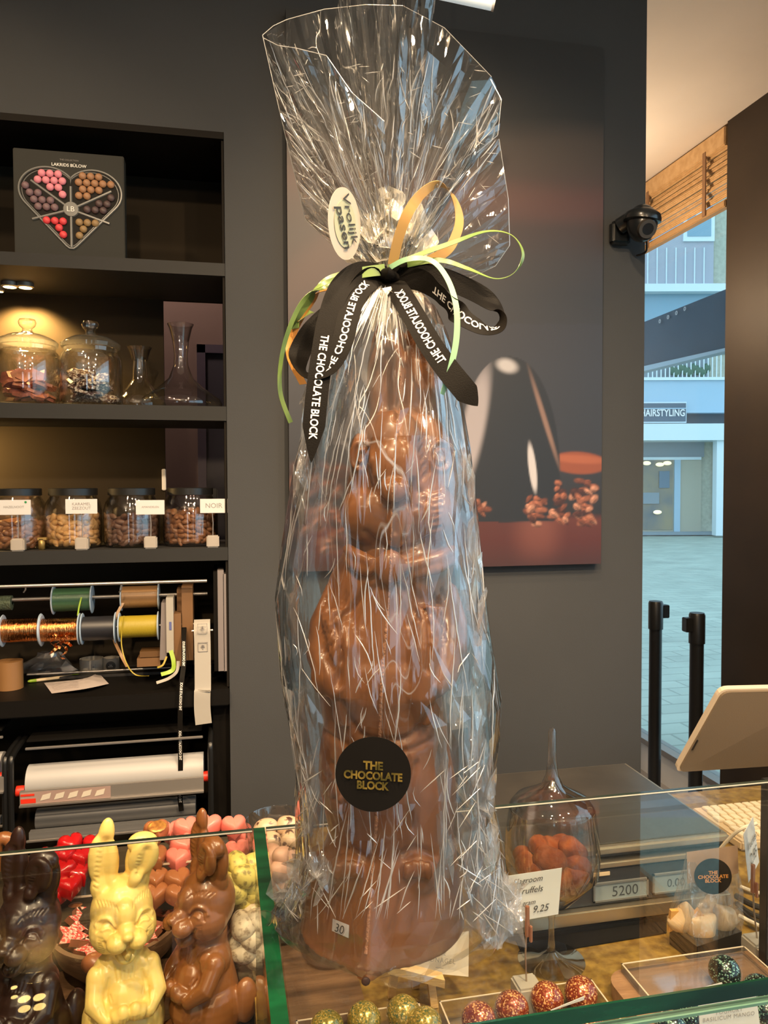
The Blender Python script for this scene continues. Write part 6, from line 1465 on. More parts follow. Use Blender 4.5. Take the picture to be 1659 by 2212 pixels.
def tray(x0, x1, y0, y1, z0, h, label, floor=True):
    t = thing('acrylic_tray', label, 'tray', (0, 0, 0), group='clear acrylic egg trays'); w = 0.0022
    mb = MB(); mb.box((x0, y0, z0), (x1, y1, z0+0.003)); mb.build('tray_floor', M['acrylic'], t)
    for (a_, b_) in (((x0, y1-w), (x1, y1)), ((x0, y0), (x0+w, y1)), ((x1-w, y0), (x1, y1))):
        mb = MB(); mb.box((a_[0], a_[1], z0+0.003), (b_[0], b_[1], z0+h)); mb.build('tray_wall', M['acrylic'], t)
        mb = MB(); mb.box((a_[0], a_[1], z0+h), (b_[0], b_[1], z0+h+0.0008)); mb.build('wall_edge', M['acrylic_edge'], t)
a = onZ(1278, 2116, CZ+0.03); b = onZ(975, 2180, CZ+0.03); tray(onZ(968, 2212, CZ+0.03).x, onZ(1325, 2180, CZ+0.03).x, 0.64, a.y, CZ+0.0008, 0.030, 'clear acrylic tray of red glitter eggs in the middle')
a = onZ(900, 2168, CZ+0.03); tray(onZ(640, 2212, CZ+0.03).x, onZ(918, 2200, CZ+0.03).x, 0.64, a.y, CZ+0.0008+0.0, 0.030, 'clear acrylic tray of green-gold eggs below the easel')
# light wooden tray stand with rounded ends
zt2 = CZ+0.022; a = onZ(1325, 2130, zt2); b = onZ(1530, 2066, zt2)
pts = []; R = 0.035
for (cx_, cy_, a0) in ((1.15-R, b.y-R, 0), (a.x+R, b.y-R, 90), (a.x+R, 0.66+R, 180), (1.15-R, 0.66+R, 270)):
    for k in range(8): an = math.radians(a0+90*k/7); pts.append((cx_+R*math.cos(an), cy_+R*math.sin(an), CZ+0.0005))
mb = MB(); mb.prism(pts, (0, 0, 0.0215)); tag(mb.build('wooden_tray', M['tray_wood']), 'light walnut board with rounded ends carrying the black glitter eggs', 'board')
tray(onZ(1350, 2110, zt2).x, onZ(1612, 2065, zt2).x, 0.68, b.y-0.006, zt2+CZ-CZ+0.0005, 0.012, 'shallow clear acrylic tray on the light walnut board')
tray(onZ(1628, 2062, zt2).x, onZ(1628, 2062, zt2).x+0.25, 0.68, b.y-0.006, zt2+0.0005, 0.012, 'second shallow acrylic tray at the right photo edge')
# yoghurt card
t = thing('name_card', 'white name card reading yoghurt basilicum mango below the glass edge', 'card', (0, 0, 0)); yy = 0.70
q = [onY(px, py, yy) for (px, py) in ((1513, 2235), (1642, 2216), (1632, 2136), (1508, 2160))]
mb = MB(); mb.prism(q, (0, 0.001, 0)); mb.build('card', M['paper'], t)
ux = (q[1]-q[0]).normalized(); uz = (q[3]-q[0]); uz = (uz-ux*uz.dot(ux)).normalized()
put_text('lettering', 'YOGHURT\nBASILICUM MANGO', onY(1575, 2190, yy-0.001), ux, uz, (q[1]-q[0]).length*0.86, M['greyink'], t, spacing=1.15)
for (px0, py0, px1, py1, nm) in ((1190, 2176, 1262, 2152, 'white edge of a price strip lying in front of the red eggs'), (1500, 2132, 1560, 2122, 'white edge of a price strip in front of the single black egg')):
    a_ = onZ(px0, py0+8, CZ+0.036); b_ = onZ(px1, py1+8, CZ+0.036); mb = MB(); mb.prism([a_, b_, b_+Vector((0, 0, .005)), a_+Vector((0, 0, .001))], (0, 0.001, 0)); tag(mb.build('price_strip', M['paper']), nm, 'price card')
# ------------------------------------------------------------------ THE BIG WRAPPED RABBIT
B0 = onZ(822, 1994, GZ+0.0008)
FW = Vector((math.sin(YAW), math.cos(YAW), 0)); RT = Vector((math.cos(YAW), -math.sin(YAW), 0))
FR = frame(B0, -YAW); FRi = FR.inverted(); CL = FRi @ CO
def Lp(px, py, yl=0.0):
    """local point (x right, y away, z up) seen at a photo pixel, at local depth yl"""
    r = FRi.to_3x3() @ ray(px, py); return CL + r*((yl-CL.y)/r.y)
def ring(pl, pr_, py, ry, dy=0.0):
    a = Lp(pl, py, 0); b = Lp(pr_, py, 0); return ((a.x+b.x)/2, dy, (a.z+b.z)/2, (b.x-a.x)/2, ry)
K = 0.79/FPX
def EL(mb, px, py, yl, rx, ry, rz, rot=None, **kw):
    p = Lp(px, py, yl); mb.ell(p, (rx*K, ry*K, rz*K), rot=rot, **kw)
mb = MB()
mb.loft([(0, 0, 0, .083, .078), ring(655, 1003, 1985, .078), ring(662, 1000, 1930, .076), ring(678, 992, 1880, .070), ring(700, 984, 1820, .064), ring(712, 978, 1790, .060)], n=40)
# pointed mould seam at the front of the base
tip = Lp(790, 2082, -0.098); tip.z = 0
ft = [(Lp(650, 1990, -.02), Lp(1004, 2004, -.02), tip)]
vs = [(-.080, -.018, 0), (tip.x, tip.y, 0), (.086, -.014, 0), (.0, .03, 0), (-.066, -.018, .085), (tip.x+.006, tip.y+.040, .085), (.075, -.014, .085), (.0, .02, .085)]
mb.add(vs, [(0, 1, 2, 3), (7, 6, 5, 4), (0, 4, 5, 1), (1, 5, 6, 2), (2, 6, 7, 3), (3, 7, 4, 0)], None)
mb.loft([ring(715, 978, 1800, .060), ring(700, 985, 1740, .062), ring(688, 984, 1680, .064), ring(690, 972, 1620, .062), ring(698, 962, 1560, .060)], n=36)
mb.loft([ring(700, 960, 1580, .058), ring(690, 955, 1500, .068), ring(684, 955, 1430, .070), ring(688, 955, 1360, .066), ring(696, 958, 1300, .060), ring(712, 976, 1245, .061), ring(734, 984, 1205, .056), ring(748, 978, 1180, .050)], n=40)
EL(mb, 818, 1470, -.038, 108, 75, 100); EL(mb, 820, 1400, -.030, 110, 80, 90)   # waistcoat belly
# head
mb.loft([ring(758, 972, 1190, .048), ring(745, 982, 1150, .052), ring(741, 985, 1100, .055), ring(748, 986, 1050, .055), ring(760, 984, 1000, .052), ring(770, 975, 955, .046), ring(790, 955, 915, .038), ring(815, 930, 885, .028)], n=40)
EL(mb, 800, 1110, -.035, 62, 62, 62); EL(mb, 925, 1110, -.032, 66, 60, 64)       # cheeks
EL(mb, 852, 1010, -.052, 52, 34, 60); EL(mb, 852, 960, -.040, 60, 40, 70)        # nose bridge, forehead
EL(mb, 853, 1062, -.066, 34, 24, 26)                                             # nose
EL(mb, 855, 1125, -.055, 30, 26, 55)                                             # split lip and teeth
EL(mb, 775, 985, -.020, 20, 26, 48); EL(mb, 958, 985, -.020, 24, 26, 48)         # brows at the sides
# ears
a = [Lp(842, 905, 0), Lp(836, 850, 0), Lp(836, 790, 0.002), Lp(838, 735, .004), Lp(842, 690, .006), Lp(846, 655, .010)]
mb.tube(a, [.020, .021, .020, .016, .011, .004], n=20)
a = [Lp(898, 905, 0), Lp(908, 850, 0), Lp(912, 790, 0.004), Lp(908, 735, .010), Lp(900, 690, .016), Lp(892, 660, .020)]
mb.tube(a, [.020, .022, .020, .016, .010, .004], n=20)
# collar bow: bands and knot
for pts in ([(748, 1184, -.036), (775, 1202, -.053), (805, 1215, -.062)], [(750, 1208, -.038), (776, 1226, -.055), (806, 1232, -.060)], [(980, 1186, -.032), (945, 1206, -.051), (880, 1222, -.062)], [(980, 1208, -.034), (942, 1228, -.053), (882, 1240, -.058)]):
    mb.tube([Lp(*p) for p in pts], [.0055, .0065, .0060], n=12)
EL(mb, 843, 1226, -.064, 30, 22, 36)
# arms with sleeves
for (pts, rr) in (([(742, 1275, -.010), (714, 1350, -.022), (708, 1415, -.042), (722, 1470, -.058), (742, 1500, -.066)], [.018, .021, .021, .017, .011]),
                  ([(950, 1270, -.008), (966, 1345, -.018), (966, 1410, -.034), (950, 1465, -.050), (930, 1492, -.060)], [.017, .020, .020, .016, .011])):
    mb.tube([Lp(*p) for p in pts], rr, n=16)
EL(mb, 705, 1462, -.055, 32, 26, 40); EL(mb, 950, 1455, -.048, 30, 26, 40)
# coat flaps
mb.tube([Lp(720, 1320, -.045), Lp(740, 1400, -.058), Lp(752, 1500, -.058), Lp(742, 1560, -.050)], [.014, .016, .016, .010], n=12)
mb.tube([Lp(925, 1310, -.045), Lp(915, 1400, -.056), Lp(905, 1500, -.056), Lp(915, 1560, -.048)], [.014, .016, .016, .010], n=12)
# feet with toes
for (cx_, cy_) in ((752, 1888), (902, 1888)):
    EL(mb, cx_, cy_, -.050, 44, 34, 44)
    for k in range(4): EL(mb, cx_-24+16*k, cy_-14+5*abs(k-1.5), -.068, 8, 12, 20)
EL(mb, 800, 1700, -.030, 90, 70, 120)
RM = sculpt(mb, 0.0021, 5, 0.5)
rbv = bvh_of(RM)
def cast(px, py):
    d = (FRi.to_3x3() @ ray(px, py)).normalized(); return rbv.ray_cast(CL, d)
st = []
def SP(pp, r, d, n=5):
    c = catmull([(x, y, 0) for x, y in pp], n) if len(pp) > 2 else [np.array((pp[0][0]+(pp[1][0]-pp[0][0])*k/4., pp[0][1]+(pp[1][1]-pp[0][1])*k/4., 0)) for k in range(5)]
    out = []
    for p in c:
        h = cast(p[0], p[1])
        if h[0] is not None: out.append(tuple(h[0]))
    if len(out) > 1: st.append((out, r, d))
# eyes: spiral lids
for cx_, s in ((782, 1), (952, 1)):
    for rr_, d in ((30, -.0030), (22, .0034), (14, -.0026), (7, .0028)):
        SP([(cx_+rr_*0.75*math.cos(a), 985+rr_*math.sin(a)) for a in np.linspace(-0.6, 5.2, 10)], .0026, d, 3)
for k in range(9): SP([(905+3.0*k*0.3+5*(k % 2), 955+10*k), (922+2*k*0.3, 940+10*k)], .0014, .0020)
for k in range(8): SP([(792-2*k*.2, 960+9*k), (800, 950+9*k)], .0012, .0014)
SP([(815, 1040), (822, 1075), (850, 1092), (882, 1075), (890, 1040)], .0030, .0040)
SP([(855, 1092), (853, 1150)], .0022, .0040); SP([(835, 1090), (833, 1130), (838, 1170)], .0024, .0034); SP([(882, 1085), (884, 1130), (872, 1170)], .0024, .0034)
SP([(790, 1150), (830, 1182), (880, 1186), (930, 1160)], .0030, .0036)
for k in range(7): SP([(935+3*math.sin(k), 1060+14*k), (952+3*math.sin(k), 1055+14*k)], .0016, .0022)
for (x, y) in ((905, 1060), (915, 1078), (902, 1095)): SP([(x, y), (x+2, y+2)], .0024, .0022)
# waistcoat folds fanning from the knot
for (x, y) in ((740, 1330), (762, 1345), (785, 1350), (880, 1350), (905, 1340), (925, 1325)): SP([(843+(x-843)*.25, 1262), (843+(x-843)*.65, 1295), (x, y)], .0026, .0026)
SP([(790, 1268), (762, 1310), (742, 1360), (735, 1430)], .0030, .0040); SP([(890, 1268), (915, 1310), (930, 1380), (925, 1450)], .0030, .0040)
SP([(725, 1350), (735, 1420), (728, 1480)], .0034, .0038)
SP([(738, 1520), (775, 1585), (830, 1600), (890, 1590), (932, 1530)], .0036, .0044); SP([(700, 1580), (760, 1615), (830, 1628), (900, 1616), (965, 1575)], .0030, .0026)
rs = random.Random(8)
for k in range(42):
    x = rs.uniform(698, 752); y = rs.uniform(1255, 1400); SP([(x, y), (x-7, y+16)], .0012, .0018)
for k in range(26):
    x = rs.uniform(925, 955); y = rs.uniform(1270, 1400); SP([(x, y), (x+6, y+15)], .0012, .0018)
for k in range(10): SP([(700+4*k, 1398+7*k), (693+4*k, 1412+7*k)], .0014, .0020)
SP([(836, 770), (834, 840), (838, 880)], .0070, .0060); SP([(908, 770), (912, 840), (906, 880)], .0070, .0060)
SP([(870, 790), (866, 860), (858, 905)], .0030, .0040)
for k in range(12): SP([(700+rs.uniform(0, 70), 1640+12*k), (698+rs.uniform(0, 70), 1655+12*k)], .0014, .0018)
for pp in ([(715, 1650), (740, 1720), (738, 1790)], [(900, 1650), (885, 1720), (890, 1790)], [(740, 1840), (752, 1832), (790, 1850)], [(865, 1845), (900, 1832), (940, 1850)]): SP(pp, .0030, .0030)
carve(RM, st)
RM.polygons.foreach_set('use_smooth', [True]*len(RM.polygons)); RM.materials.clear(); RM.materials.append(M['milk'])
rbv = bvh_of(RM)
big = thing('chocolate_rabbit', 'very large milk chocolate rabbit standing wrapped in cellophane on the glass case', 'chocolate rabbit', B0, -YAW)
o = bpy.data.objects.new('figure', RM); C.objects.link(o); o.parent = big
# crumbly seam line
path = [(866, 780), (862, 900), (850, 1000), (848, 1060), (846, 1120), (845, 1190), (843, 1235), (840, 1300), (834, 1360), (828, 1430), (824, 1500), (822, 1560), (818, 1640), (815, 1720), (812, 1790), (806, 1860), (800, 1940), (795, 2010), (791, 2062)]
c = catmull([(a, b, 0) for a, b in path], 10); sm_ = []; rs = random.Random(2)
for p in c:
    h = cast(p[0]+rs.uniform(-.6, .6), p[1])
    if h[0] is not None: sm_.append(Vector(h[0]))
mb = MB(); mb.tube(sm_, [0.0007+0.0009*min(1, max(0, (i-30)/60.0))*(0.6+0.8*rs.random()) for i in range(len(sm_))], n=6); mb.build('mould_seam', M['seam'], big)
h = cast(791, 2076)
mb = MB(); q = Vector((tip.x, tip.y-0.0008, 0.004)); mb.ell(q, (.004, .002, .004)); mb.build('seam_hole', mat('seam_dark', (0.03, 0.01, 0.005), 0.6), big)
# price sticker on the base
c4 = [(722, 1984), (757, 1998), (756, 2026), (720, 2010)]; vs = []; N = 6
for j in range(N+1):
    for i in range(N+1):
        u, v = i/N, j/N; px = (c4[0][0]*(1-u)+c4[1][0]*u)*(1-v)+(c4[3][0]*(1-u)+c4[2][0]*u)*v; py = (c4[0][1]*(1-u)+c4[1][1]*u)*(1-v)+(c4[3][1]*(1-u)+c4[2][1]*u)*v
        px -= 2; h = cast(px, py); vs.append(h[0]+h[1]*0.0008 if h[0] is not None else Lp(px, py, -.07))
mb = MB(); mb.add(vs, [(j*(N+1)+i, j*(N+1)+i+1, (j+1)*(N+1)+i+1, (j+1)*(N+1)+i) for j in range(N) for i in range(N)], None, True)
stk = mb.build('price_sticker', M['paper'], big); stk['label'] = 'white price sticker with a handwritten thirty'
hc = Vector(vs[(N//2)*(N+1)+N//2]); ux = (Vector(vs[N])-Vector(vs[0])).normalized(); uz = (Vector(vs[0])-Vector(vs[N*(N+1)])).normalized(); nn = ux.cross(uz).normalized()
if nn.dot(CL-hc) < 0: nn = -nn
put_text('handwriting', '30', hc+nn*0.0022, ux, uz, 0.0105, M['ink'], stk, shear=0.2)

# ------------------------------------------------------------------ cellophane bag
bagT = thing('cellophane_bag', 'crumpled clear cellophane bag tied around the big chocolate rabbit', 'bag', B0, -YAW)
rng = np.random.RandomState(5)
def vnoise(shape, cells, seed):
    """smooth-less (bilinear) value noise, periodic in the first axis"""
    r = np.random.RandomState(seed); g = r.uniform(-1, 1, (cells[0], cells[1]+1)); a = np.linspace(0, cells[0], shape[0], endpoint=False)[:, None]; b = np.linspace(0, cells[1]-1e-6, shape[1])[None, :]
    i = np.floor(a).astype(int); j = np.floor(b).astype(int); u = a-i; v = b-j
    g00 = g[i % cells[0], j]; g10 = g[(i+1) % cells[0], j]; g01 = g[i % cells[0], j+1]; g11 = g[(i+1) % cells[0], j+1]
    return (g00*(1-u)+g10*u)*(1-v)+(g01*(1-u)+g11*u)*v
ROWS = [(598, 812, 872, .016), (612, 800, 882, .018), (640, 772, 912, .030), (690, 735, 950, .050), (760, 708, 975, .064), (850, 682, 990, .074), (950, 652, 1008, .084), (1060, 626, 1024, .088), (1170, 606, 1036, .090), (1280, 593, 1048, .092), (1380, 600, 1062, .096), (1450, 606, 1070, .098), (1520, 616, 1082, .098), (1600, 632, 1078, .097), (1690, 641, 1062, .097), (1760, 640, 1074, .100), (1830, 640, 1086, .104), (1900, 628, 1090, .106), (1950, 600, 1094, .105), (1985, 578, 1098, .104), (1993, 600, 1088, .103)]
def bag_body(seed, scale, nth, nrow, amp, name, m, jit=0.3, r0=0):
    rk_ = np.array([(Lp(l, py).x, Lp(r_, py).x, Lp((l+r_)/2, py).z, t) for (py, l, r_, t) in ROWS])
    rk_[-1, 2] = 0.003; rk_[-2, 2] = 0.012
    tt = np.linspace(r0, len(ROWS)-1, nrow); idx = np.arange(len(ROWS))
    L_ = np.interp(tt, idx, rk_[:, 0]); R_ = np.interp(tt, idx, rk_[:, 1]); Z_ = np.interp(tt, idx, rk_[:, 2]); T_ = np.interp(tt, idx, rk_[:, 3])
    n1 = vnoise((nth, nrow), (22, 5), seed); n2 = vnoise((nth, nrow), (9, 7), seed+1); n3 = vnoise((nth, nrow), (40, 12), seed+2)
    r = np.random.RandomState(seed+3)
    vs = []
    for j in range(nrow):
        env = min(1, tt[j]/3.0)
        for i in range(nth):
            th = 2*PI*(i+(r.uniform(-jit, jit) if 0 < j < nrow-1 else 0))/nth; cs, sn = math.cos(th), math.sin(th); e = 0.75 if tt[j] < 14 else 0.75+0.40*min(1, (tt[j]-14)/4)
            x = math.copysign(abs(cs)**e, cs); y = math.copysign(abs(sn)**e, sn)
            d = amp*env*(0.9*(1-2*abs(n1[i, j]))*0.8+0.8*n2[i, j]+0.45*n3[i, j])
            side = abs(cs)**3      # keep the outline where the photo has it
            d = d*(1-0.65*side)-0.002*side
            cx_ = (L_[j]+R_[j])/2; hw = (R_[j]-L_[j])/2*scale; tk = T_[j]*scale
            nx_, ny_ = cs, sn
            vs.append((cx_+hw*x+nx_*d, tk*y+ny_*d, max(0.001, Z_[j]+(r.uniform(-jit, jit)*0.010 if 0 < j < nrow-1 else 0))))
    fs = []
    for j in range(nrow-1):
        for i in range(nth):
            a, b, c_, d_ = j*nth+i, j*nth+(i+1) % nth, (j+1)*nth+(i+1) % nth, (j+1)*nth+i
            fs += [(a, b, c_), (a, c_, d_)] if r.rand() < 0.5 else [(a, b, d_), (b, c_, d_)]
    mb = MB(); mb.add(vs, fs, None, True); return mb.build(name, m, bagT, thr=5, recalc=False)
bag_body(3, 1.0, 50, 30, 0.0085, 'bag_body', M['film'])
bag_body(31, 0.94, 30, 16, 0.0075, 'inner_fold', M['film'], r0=1.0)
# bottom crumple: loose corners at the base, left and right
def crumple(center, size, n, seed, m, name):
    r = np.random.RandomState(seed); mb = MB()
    for k in range(n):
        c_ = np.array(center)+r.uniform(-1, 1, 3)*np.array(size)*0.55; nseg = 5; pts = []
        u = r.normal(size=3); u /= np.linalg.norm(u); v = np.cross(u, r.normal(size=3)); v /= np.linalg.norm(v)
        S_ = np.array(size)*r.uniform(.5, .9)
        for q in range(nseg):
            a = 2*PI*q/nseg+r.uniform(-.3, .3); p = c_+(u*math.cos(a)+v*math.sin(a))*S_*r.uniform(.6, 1.0); p[2] = max(0.0015, p[2]); pts.append(tuple(p))
        cc_ = np.mean(pts, 0)+np.cross(u, v)*S_.mean()*0.3; cc_[2] = max(0.002, cc_[2])
        mb.add(pts+[tuple(cc_)], [(q, (q+1) % nseg, nseg) for q in range(nseg)], None, False)
    o_ = mb.build(name, m, bagT, thr=5, recalc=False); o_['kind'] = 'stuff'; return o_
crumple(Lp(610, 1970, -.02), (.026, .024, .024), 10, 4, M['film'], 'loose_corner')
crumple(Lp(1066, 1955, -.03), (.030, .026, .040), 26, 6, M['film_bright'], 'loose_corner')
crumple(Lp(1045, 1900, -.03), (.020, .03, .030), 14, 16, M['film_bright'], 'side_crumple')
crumple(Lp(655, 1900, -.04), (.020, .03, .034), 9, 26, M['film_bright'], 'side_crumple')
# flared top: pleated sheets fanning out of the neck
def pline(pts, n):
    pts = [np.array(p, float) for p in pts]; ln = [0]
    for a, b in zip(pts[:-1], pts[1:]): ln.append(ln[-1]+np.linalg.norm(b-a))
    out = []
    for t in np.linspace(0, ln[-1], n):
        out.append(np.array([np.interp(t, ln, [p[k] for p in pts]) for k in range(len(pts[0]))]))
    return out
def fan(rim, neck, n, rows, y0, y1, pleats, amp, seed, name, m=None, bend=0.0, jit=0.35, mid=None):
    r = np.random.RandomState(seed); R_ = pline(rim, n); N_ = pline(neck, n); ph = np.cumsum(r.uniform(.6, 1.4, n)); ph = ph/ph[-1]*pleats
    Mi = pline(mid, n) if mid else None; vs = []
    for j in range(rows):
        t = j/(rows-1)
        for i in range(n):
            s_ = i/(n-1); tq = t
            if Mi is not None:
                p = N_[i]*(1-t)**2+Mi[i]*2*t*(1-t)+R_[i]*t*t
            else: p = N_[i]*(1-t)+R_[i]*t
            tri = abs((ph[i] % 1)*2-1)*2-1
            dpt = (y0*(1-t)+y1*t)+amp*tri*(t**0.8)*(0.5+0.5*math.sin(PI*min(1, t*1.1)))+bend*math.sin(PI*s_)*t
            ed = min(1, 6*min(s_, 1-s_)); jx = r.uniform(-jit, jit)*ed*(0 < j < rows-1)
            px = p[0]+jx*5*t; py = p[1]+r.uniform(-jit, jit)*16*(0 < j < rows-1)*t
            vs.append(Lp(px, py, dpt+r.uniform(-1, 1)*0.0018*t))
    fs = []
    for j in range(rows-1):
        for i in range(n-1):
            a, b, c_, d_ = j*n+i, j*n+i+1, (j+1)*n+i+1, (j+1)*n+i
            fs += [(a, b, c_), (a, c_, d_)] if r.rand() < 0.5 else [(a, b, d_), (b, c_, d_)]
    mb = MB(); mb.add(vs, fs, None, True); return mb.build(name, m or M['film_top'], bagT, thr=5, recalc=False)
NK = [(812, 596), (875, 596)]
fan([(660, 476), (600, 220), (567, 76), (620, 42), (700, 20), (790, 10), (870, 12), (960, 60), (1062, 166), (1084, 215), (1078, 292), (1020, 330)], NK, 88, 12, .012, .075, 13, .014, 1, 'back_sheet', mid=[(735, 540), (700, 400), (690, 330), (720, 300), (760, 300), (810, 300), (850, 300), (880, 300), (920, 330), (950, 360), (960, 390), (950, 440)])
fan([(660, 476), (604, 240), (569, 82), (640, 104), (705, 120), (760, 200), (830, 262)], NK, 64, 14, -.012, -.070, 12, .016, 2, 'front_sheet', mid=[(735, 545), (700, 420), (690, 360), (720, 340), (760, 340), (800, 380), (840, 420)])
fan([(720, 60), (745, -60), (830, -80), (950, -70), (925, 60)], [(826, 596), (868, 596)], 52, 16, 0.0, -.010, 11, .013, 3, 'centre_spike')
fan([(842, 430), (866, 30), (900, 90), (1000, 176), (1060, 172), (1083, 215), (1075, 292), (1000, 330), (905, 440)], [(838, 596), (888, 592)], 60, 14, -.006, -.050, 9, .018, 4, 'front_sheet', mid=[(840, 500), (850, 330), (880, 320), (930, 360), (960, 370), (975, 390), (970, 420), (940, 450), (895, 500)])
fan([(1040, 300), (1078, 300), (1098, 430), (1101, 530), (1070, 575), (1010, 603), (925, 640)], [(866, 598), (900, 604)], 40, 10, .02, .050, 6, .006, 5, 'side_flap')
# gathered neck
fan([(780, 560), (768, 500), (786, 520), (795, 455), (812, 500), (830, 430), (846, 500), (866, 440), (880, 505), (905, 460), (912, 520), (925, 500), (915, 560)], NK, 60, 9, -.014, -.030, 16, .007, 6, 'gathered_neck', M['film_neck'])
fan([(775, 640), (768, 690), (790, 665), (806, 720), (822, 670), (842, 735), (860, 675), (882, 715), (896, 665), (920, 690), (915, 640)], [(815, 600), (870, 600)], 56, 9, -.014, -.052, 16, .006, 7, 'gathered_neck', M['film_neck'])
crumple(Lp(1040, 1700, -.05), (.016, .03, .060), 16, 36, M['film_bright'], 'side_crumple'); crumple(Lp(1010, 1500, -.05), (.020, .03, .035), 9, 46, M['film_bright'], 'side_crumple')
fan([(742, 560), (735, 500), (770, 440), (800, 470), (830, 400), (862, 470), (900, 410), (930, 490), (950, 520), (925, 570)], [(806, 600), (884, 600)], 56, 9, .004, .012, 14, .008, 66, 'gathered_neck', M['film_neck'])
FB = M['film_bright']
for k, (px, py, yl, sx, sy, sz, n) in enumerate(((1010, 1010, -.045, .007, .02, .045, 9), (1022, 1200, -.050, .008, .02, .060, 11), (1030, 1370, -.055, .010, .02, .050, 10), (1030, 1560, -.060, .012, .02, .045, 9), (1045, 1830, -.060, .018, .02, .040, 14),
        (668, 900, -.050, .010, .02, .050, 9), (655, 1060, -.050, .010, .02, .055, 8), (640, 1300, -.050, .008, .02, .050, 5), (650, 1560, -.055, .010, .02, .050, 7), (668, 1740, -.060, .014, .02, .050, 12), (690, 1890, -.075, .014, .015, .030, 9), (950, 1640, -.085, .008, .012, .060, 6), (960, 1850, -.085, .012, .012, .045, 8), (740, 780, -.050, .010, .015, .035, 8), (940, 760, -.050, .010, .015, .035, 7), (617, 1930, -.020, .018, .02, .030, 8))):
    crumple(Lp(px, py, yl), (sx, sy, sz), n, 100+k, FB, 'crumple')
for k, (px, py, yl, sx, sy, sz, n) in enumerate(((822, 520, -.026, .018, .012, .022, 22), (880, 520, -.020, .014, .012, .022, 12), (840, 450, -.030, .016, .012, .025, 10), (830, 650, -.034, .018, .010, .018, 14), (880, 650, -.030, .014, .010, .018, 9))):
    crumple(Lp(px, py, yl), (sx, sy, sz), n, 200+k, M['film_neck'], 'gathered_neck')
# fold lines: fine straight creases standing up from the film
def bvh_objs(names):
    vs = []; fs = []
    for o in bagT.children:
        if o.name.split('.')[0] in names:
            k = len(vs); vs += [v.co[:] for v in o.data.vertices]; fs += [tuple(q+k for q in p.vertices) for p in o.data.polygons]
    return BVHTree.FromPolygons(vs, fs)
R3 = FRi.to_3x3()
def crease_set(bv, gen, n, seed, name, r0=0.00035, r1=0.0007, off=0.0006):
    r = random.Random(seed); mb = MB()
    for k in range(n):
        pts2 = gen(r); pts = []
        for (px, py) in pts2:
            h = bv.ray_cast(CL, (R3 @ ray(px, py)).normalized())
            if h[0] is None: break
            nn_ = h[1] if h[1].dot(CL-h[0]) > 0 else -h[1]; pts.append(h[0]+nn_*off)
        ok = len(pts) > 2 and all((pts[i+1]-pts[i]).length < 0.03 for i in range(len(pts)-1))
        if not ok: continue
        rr_ = r.uniform(r0, r1); N = len(pts); mb.tube(pts, [rr_*max(.12, math.sin(PI*(i+.3)/(N-.4))) for i in range(N)], n=4, caps=False)
    o_ = mb.build(name, M['crease'], bagT, thr=60); o_['kind'] = 'stuff'; return o_
def outline(py): 
    ys = [q[0] for q in ROWS]; return np.interp(py, ys, [q[1] for q in ROWS]), np.interp(py, ys, [q[2] for q in ROWS])
def g_body(r):
    y = r.uniform(640, 1900); l, q = outline(y); u = r.betavariate(.8, .8); x = l+(q-l)*u; y2 = min(1985, y+r.choice((40, 70, 120, 200, 300))*r.uniform(.6, 1.2)); l2, q2 = outline(y2); x2 = l2+(q2-l2)*(u+r.gauss(0, .035)); n = max(3, int((y2-y)/18)); bend = r.gauss(0, 4)
    return [(x+(x2-x)*i/n+bend*math.sin(PI*i/n)+r.gauss(0, .5), y+(y2-y)*i/n) for i in range(n+1)]
def g_low(r):
    side = r.random(); x = r.uniform(590, 700) if side < .4 else r.uniform(985, 1085) if side < .85 else r.uniform(690, 980); y = r.uniform(1640, 1975); a = r.uniform(-1.0, 1.0); ln = r.uniform(18, 90); n = 4+int(ln/14)
    return [(x+math.sin(a)*ln*i/n, y+math.cos(a)*ln*i/n) for i in range(n+1)]
def g_neck(r):
    a = r.uniform(-1.0, .95); l0 = r.uniform(10, 60); l1 = l0+r.uniform(30, 160); n = 6+int((l1-l0)/25); b = r.gauss(0, 3)
    return [(843+a*20+math.sin(a)*(l0+(l1-l0)*i/n)+b*math.sin(PI*i/n), 590-math.cos(a)*(l0+(l1-l0)*i/n)) for i in range(n+1)]
def g_fan(r):
    a = r.uniform(-.85, .72); l0 = r.uniform(90, 380); l1 = l0+r.uniform(40, 200); n = 4+int((l1-l0)/18); b = r.gauss(0, 5); da = r.gauss(0, .05)
    return [(843+math.sin(a+da*i/n)*(l0+(l1-l0)*i/n)+b*math.sin(PI*i/n), 590-math.cos(a+da*i/n)*(l0+(l1-l0)*i/n)) for i in range(n+1)]
def g_tick(r):
    x = r.uniform(600, 1060); y = r.uniform(140, 560); a = r.uniform(0, 3.1); ln = r.uniform(8, 34); n = 4
    return [(x+math.sin(a)*ln*i/n, y+math.cos(a)*ln*i/n) for i in range(n+1)]
def g_neckdn(r):
    a = r.uniform(-.7, .7); l0 = r.uniform(6, 40); l1 = l0+r.uniform(40, 150); n = 6+int((l1-l0)/22)
    return [(843+a*28+math.sin(a)*(l0+(l1-l0)*i/n)*.75, 604+math.cos(a)*(l0+(l1-l0)*i/n)) for i in range(n+1)]
bvb = bvh_objs(('bag_body', 'loose_corner', 'side_crumple')); bvt = bvh_objs(('back_sheet', 'front_sheet', 'centre_spike', 'side_flap', 'gathered_neck'))
crease_set(bvb, g_body, 230, 1, 'fold_lines'); crease_set(bvb, g_low, 150, 2, 'fold_lines', .0003, .0006); crease_set(bvb, g_neckdn, 90, 6, 'fold_lines')
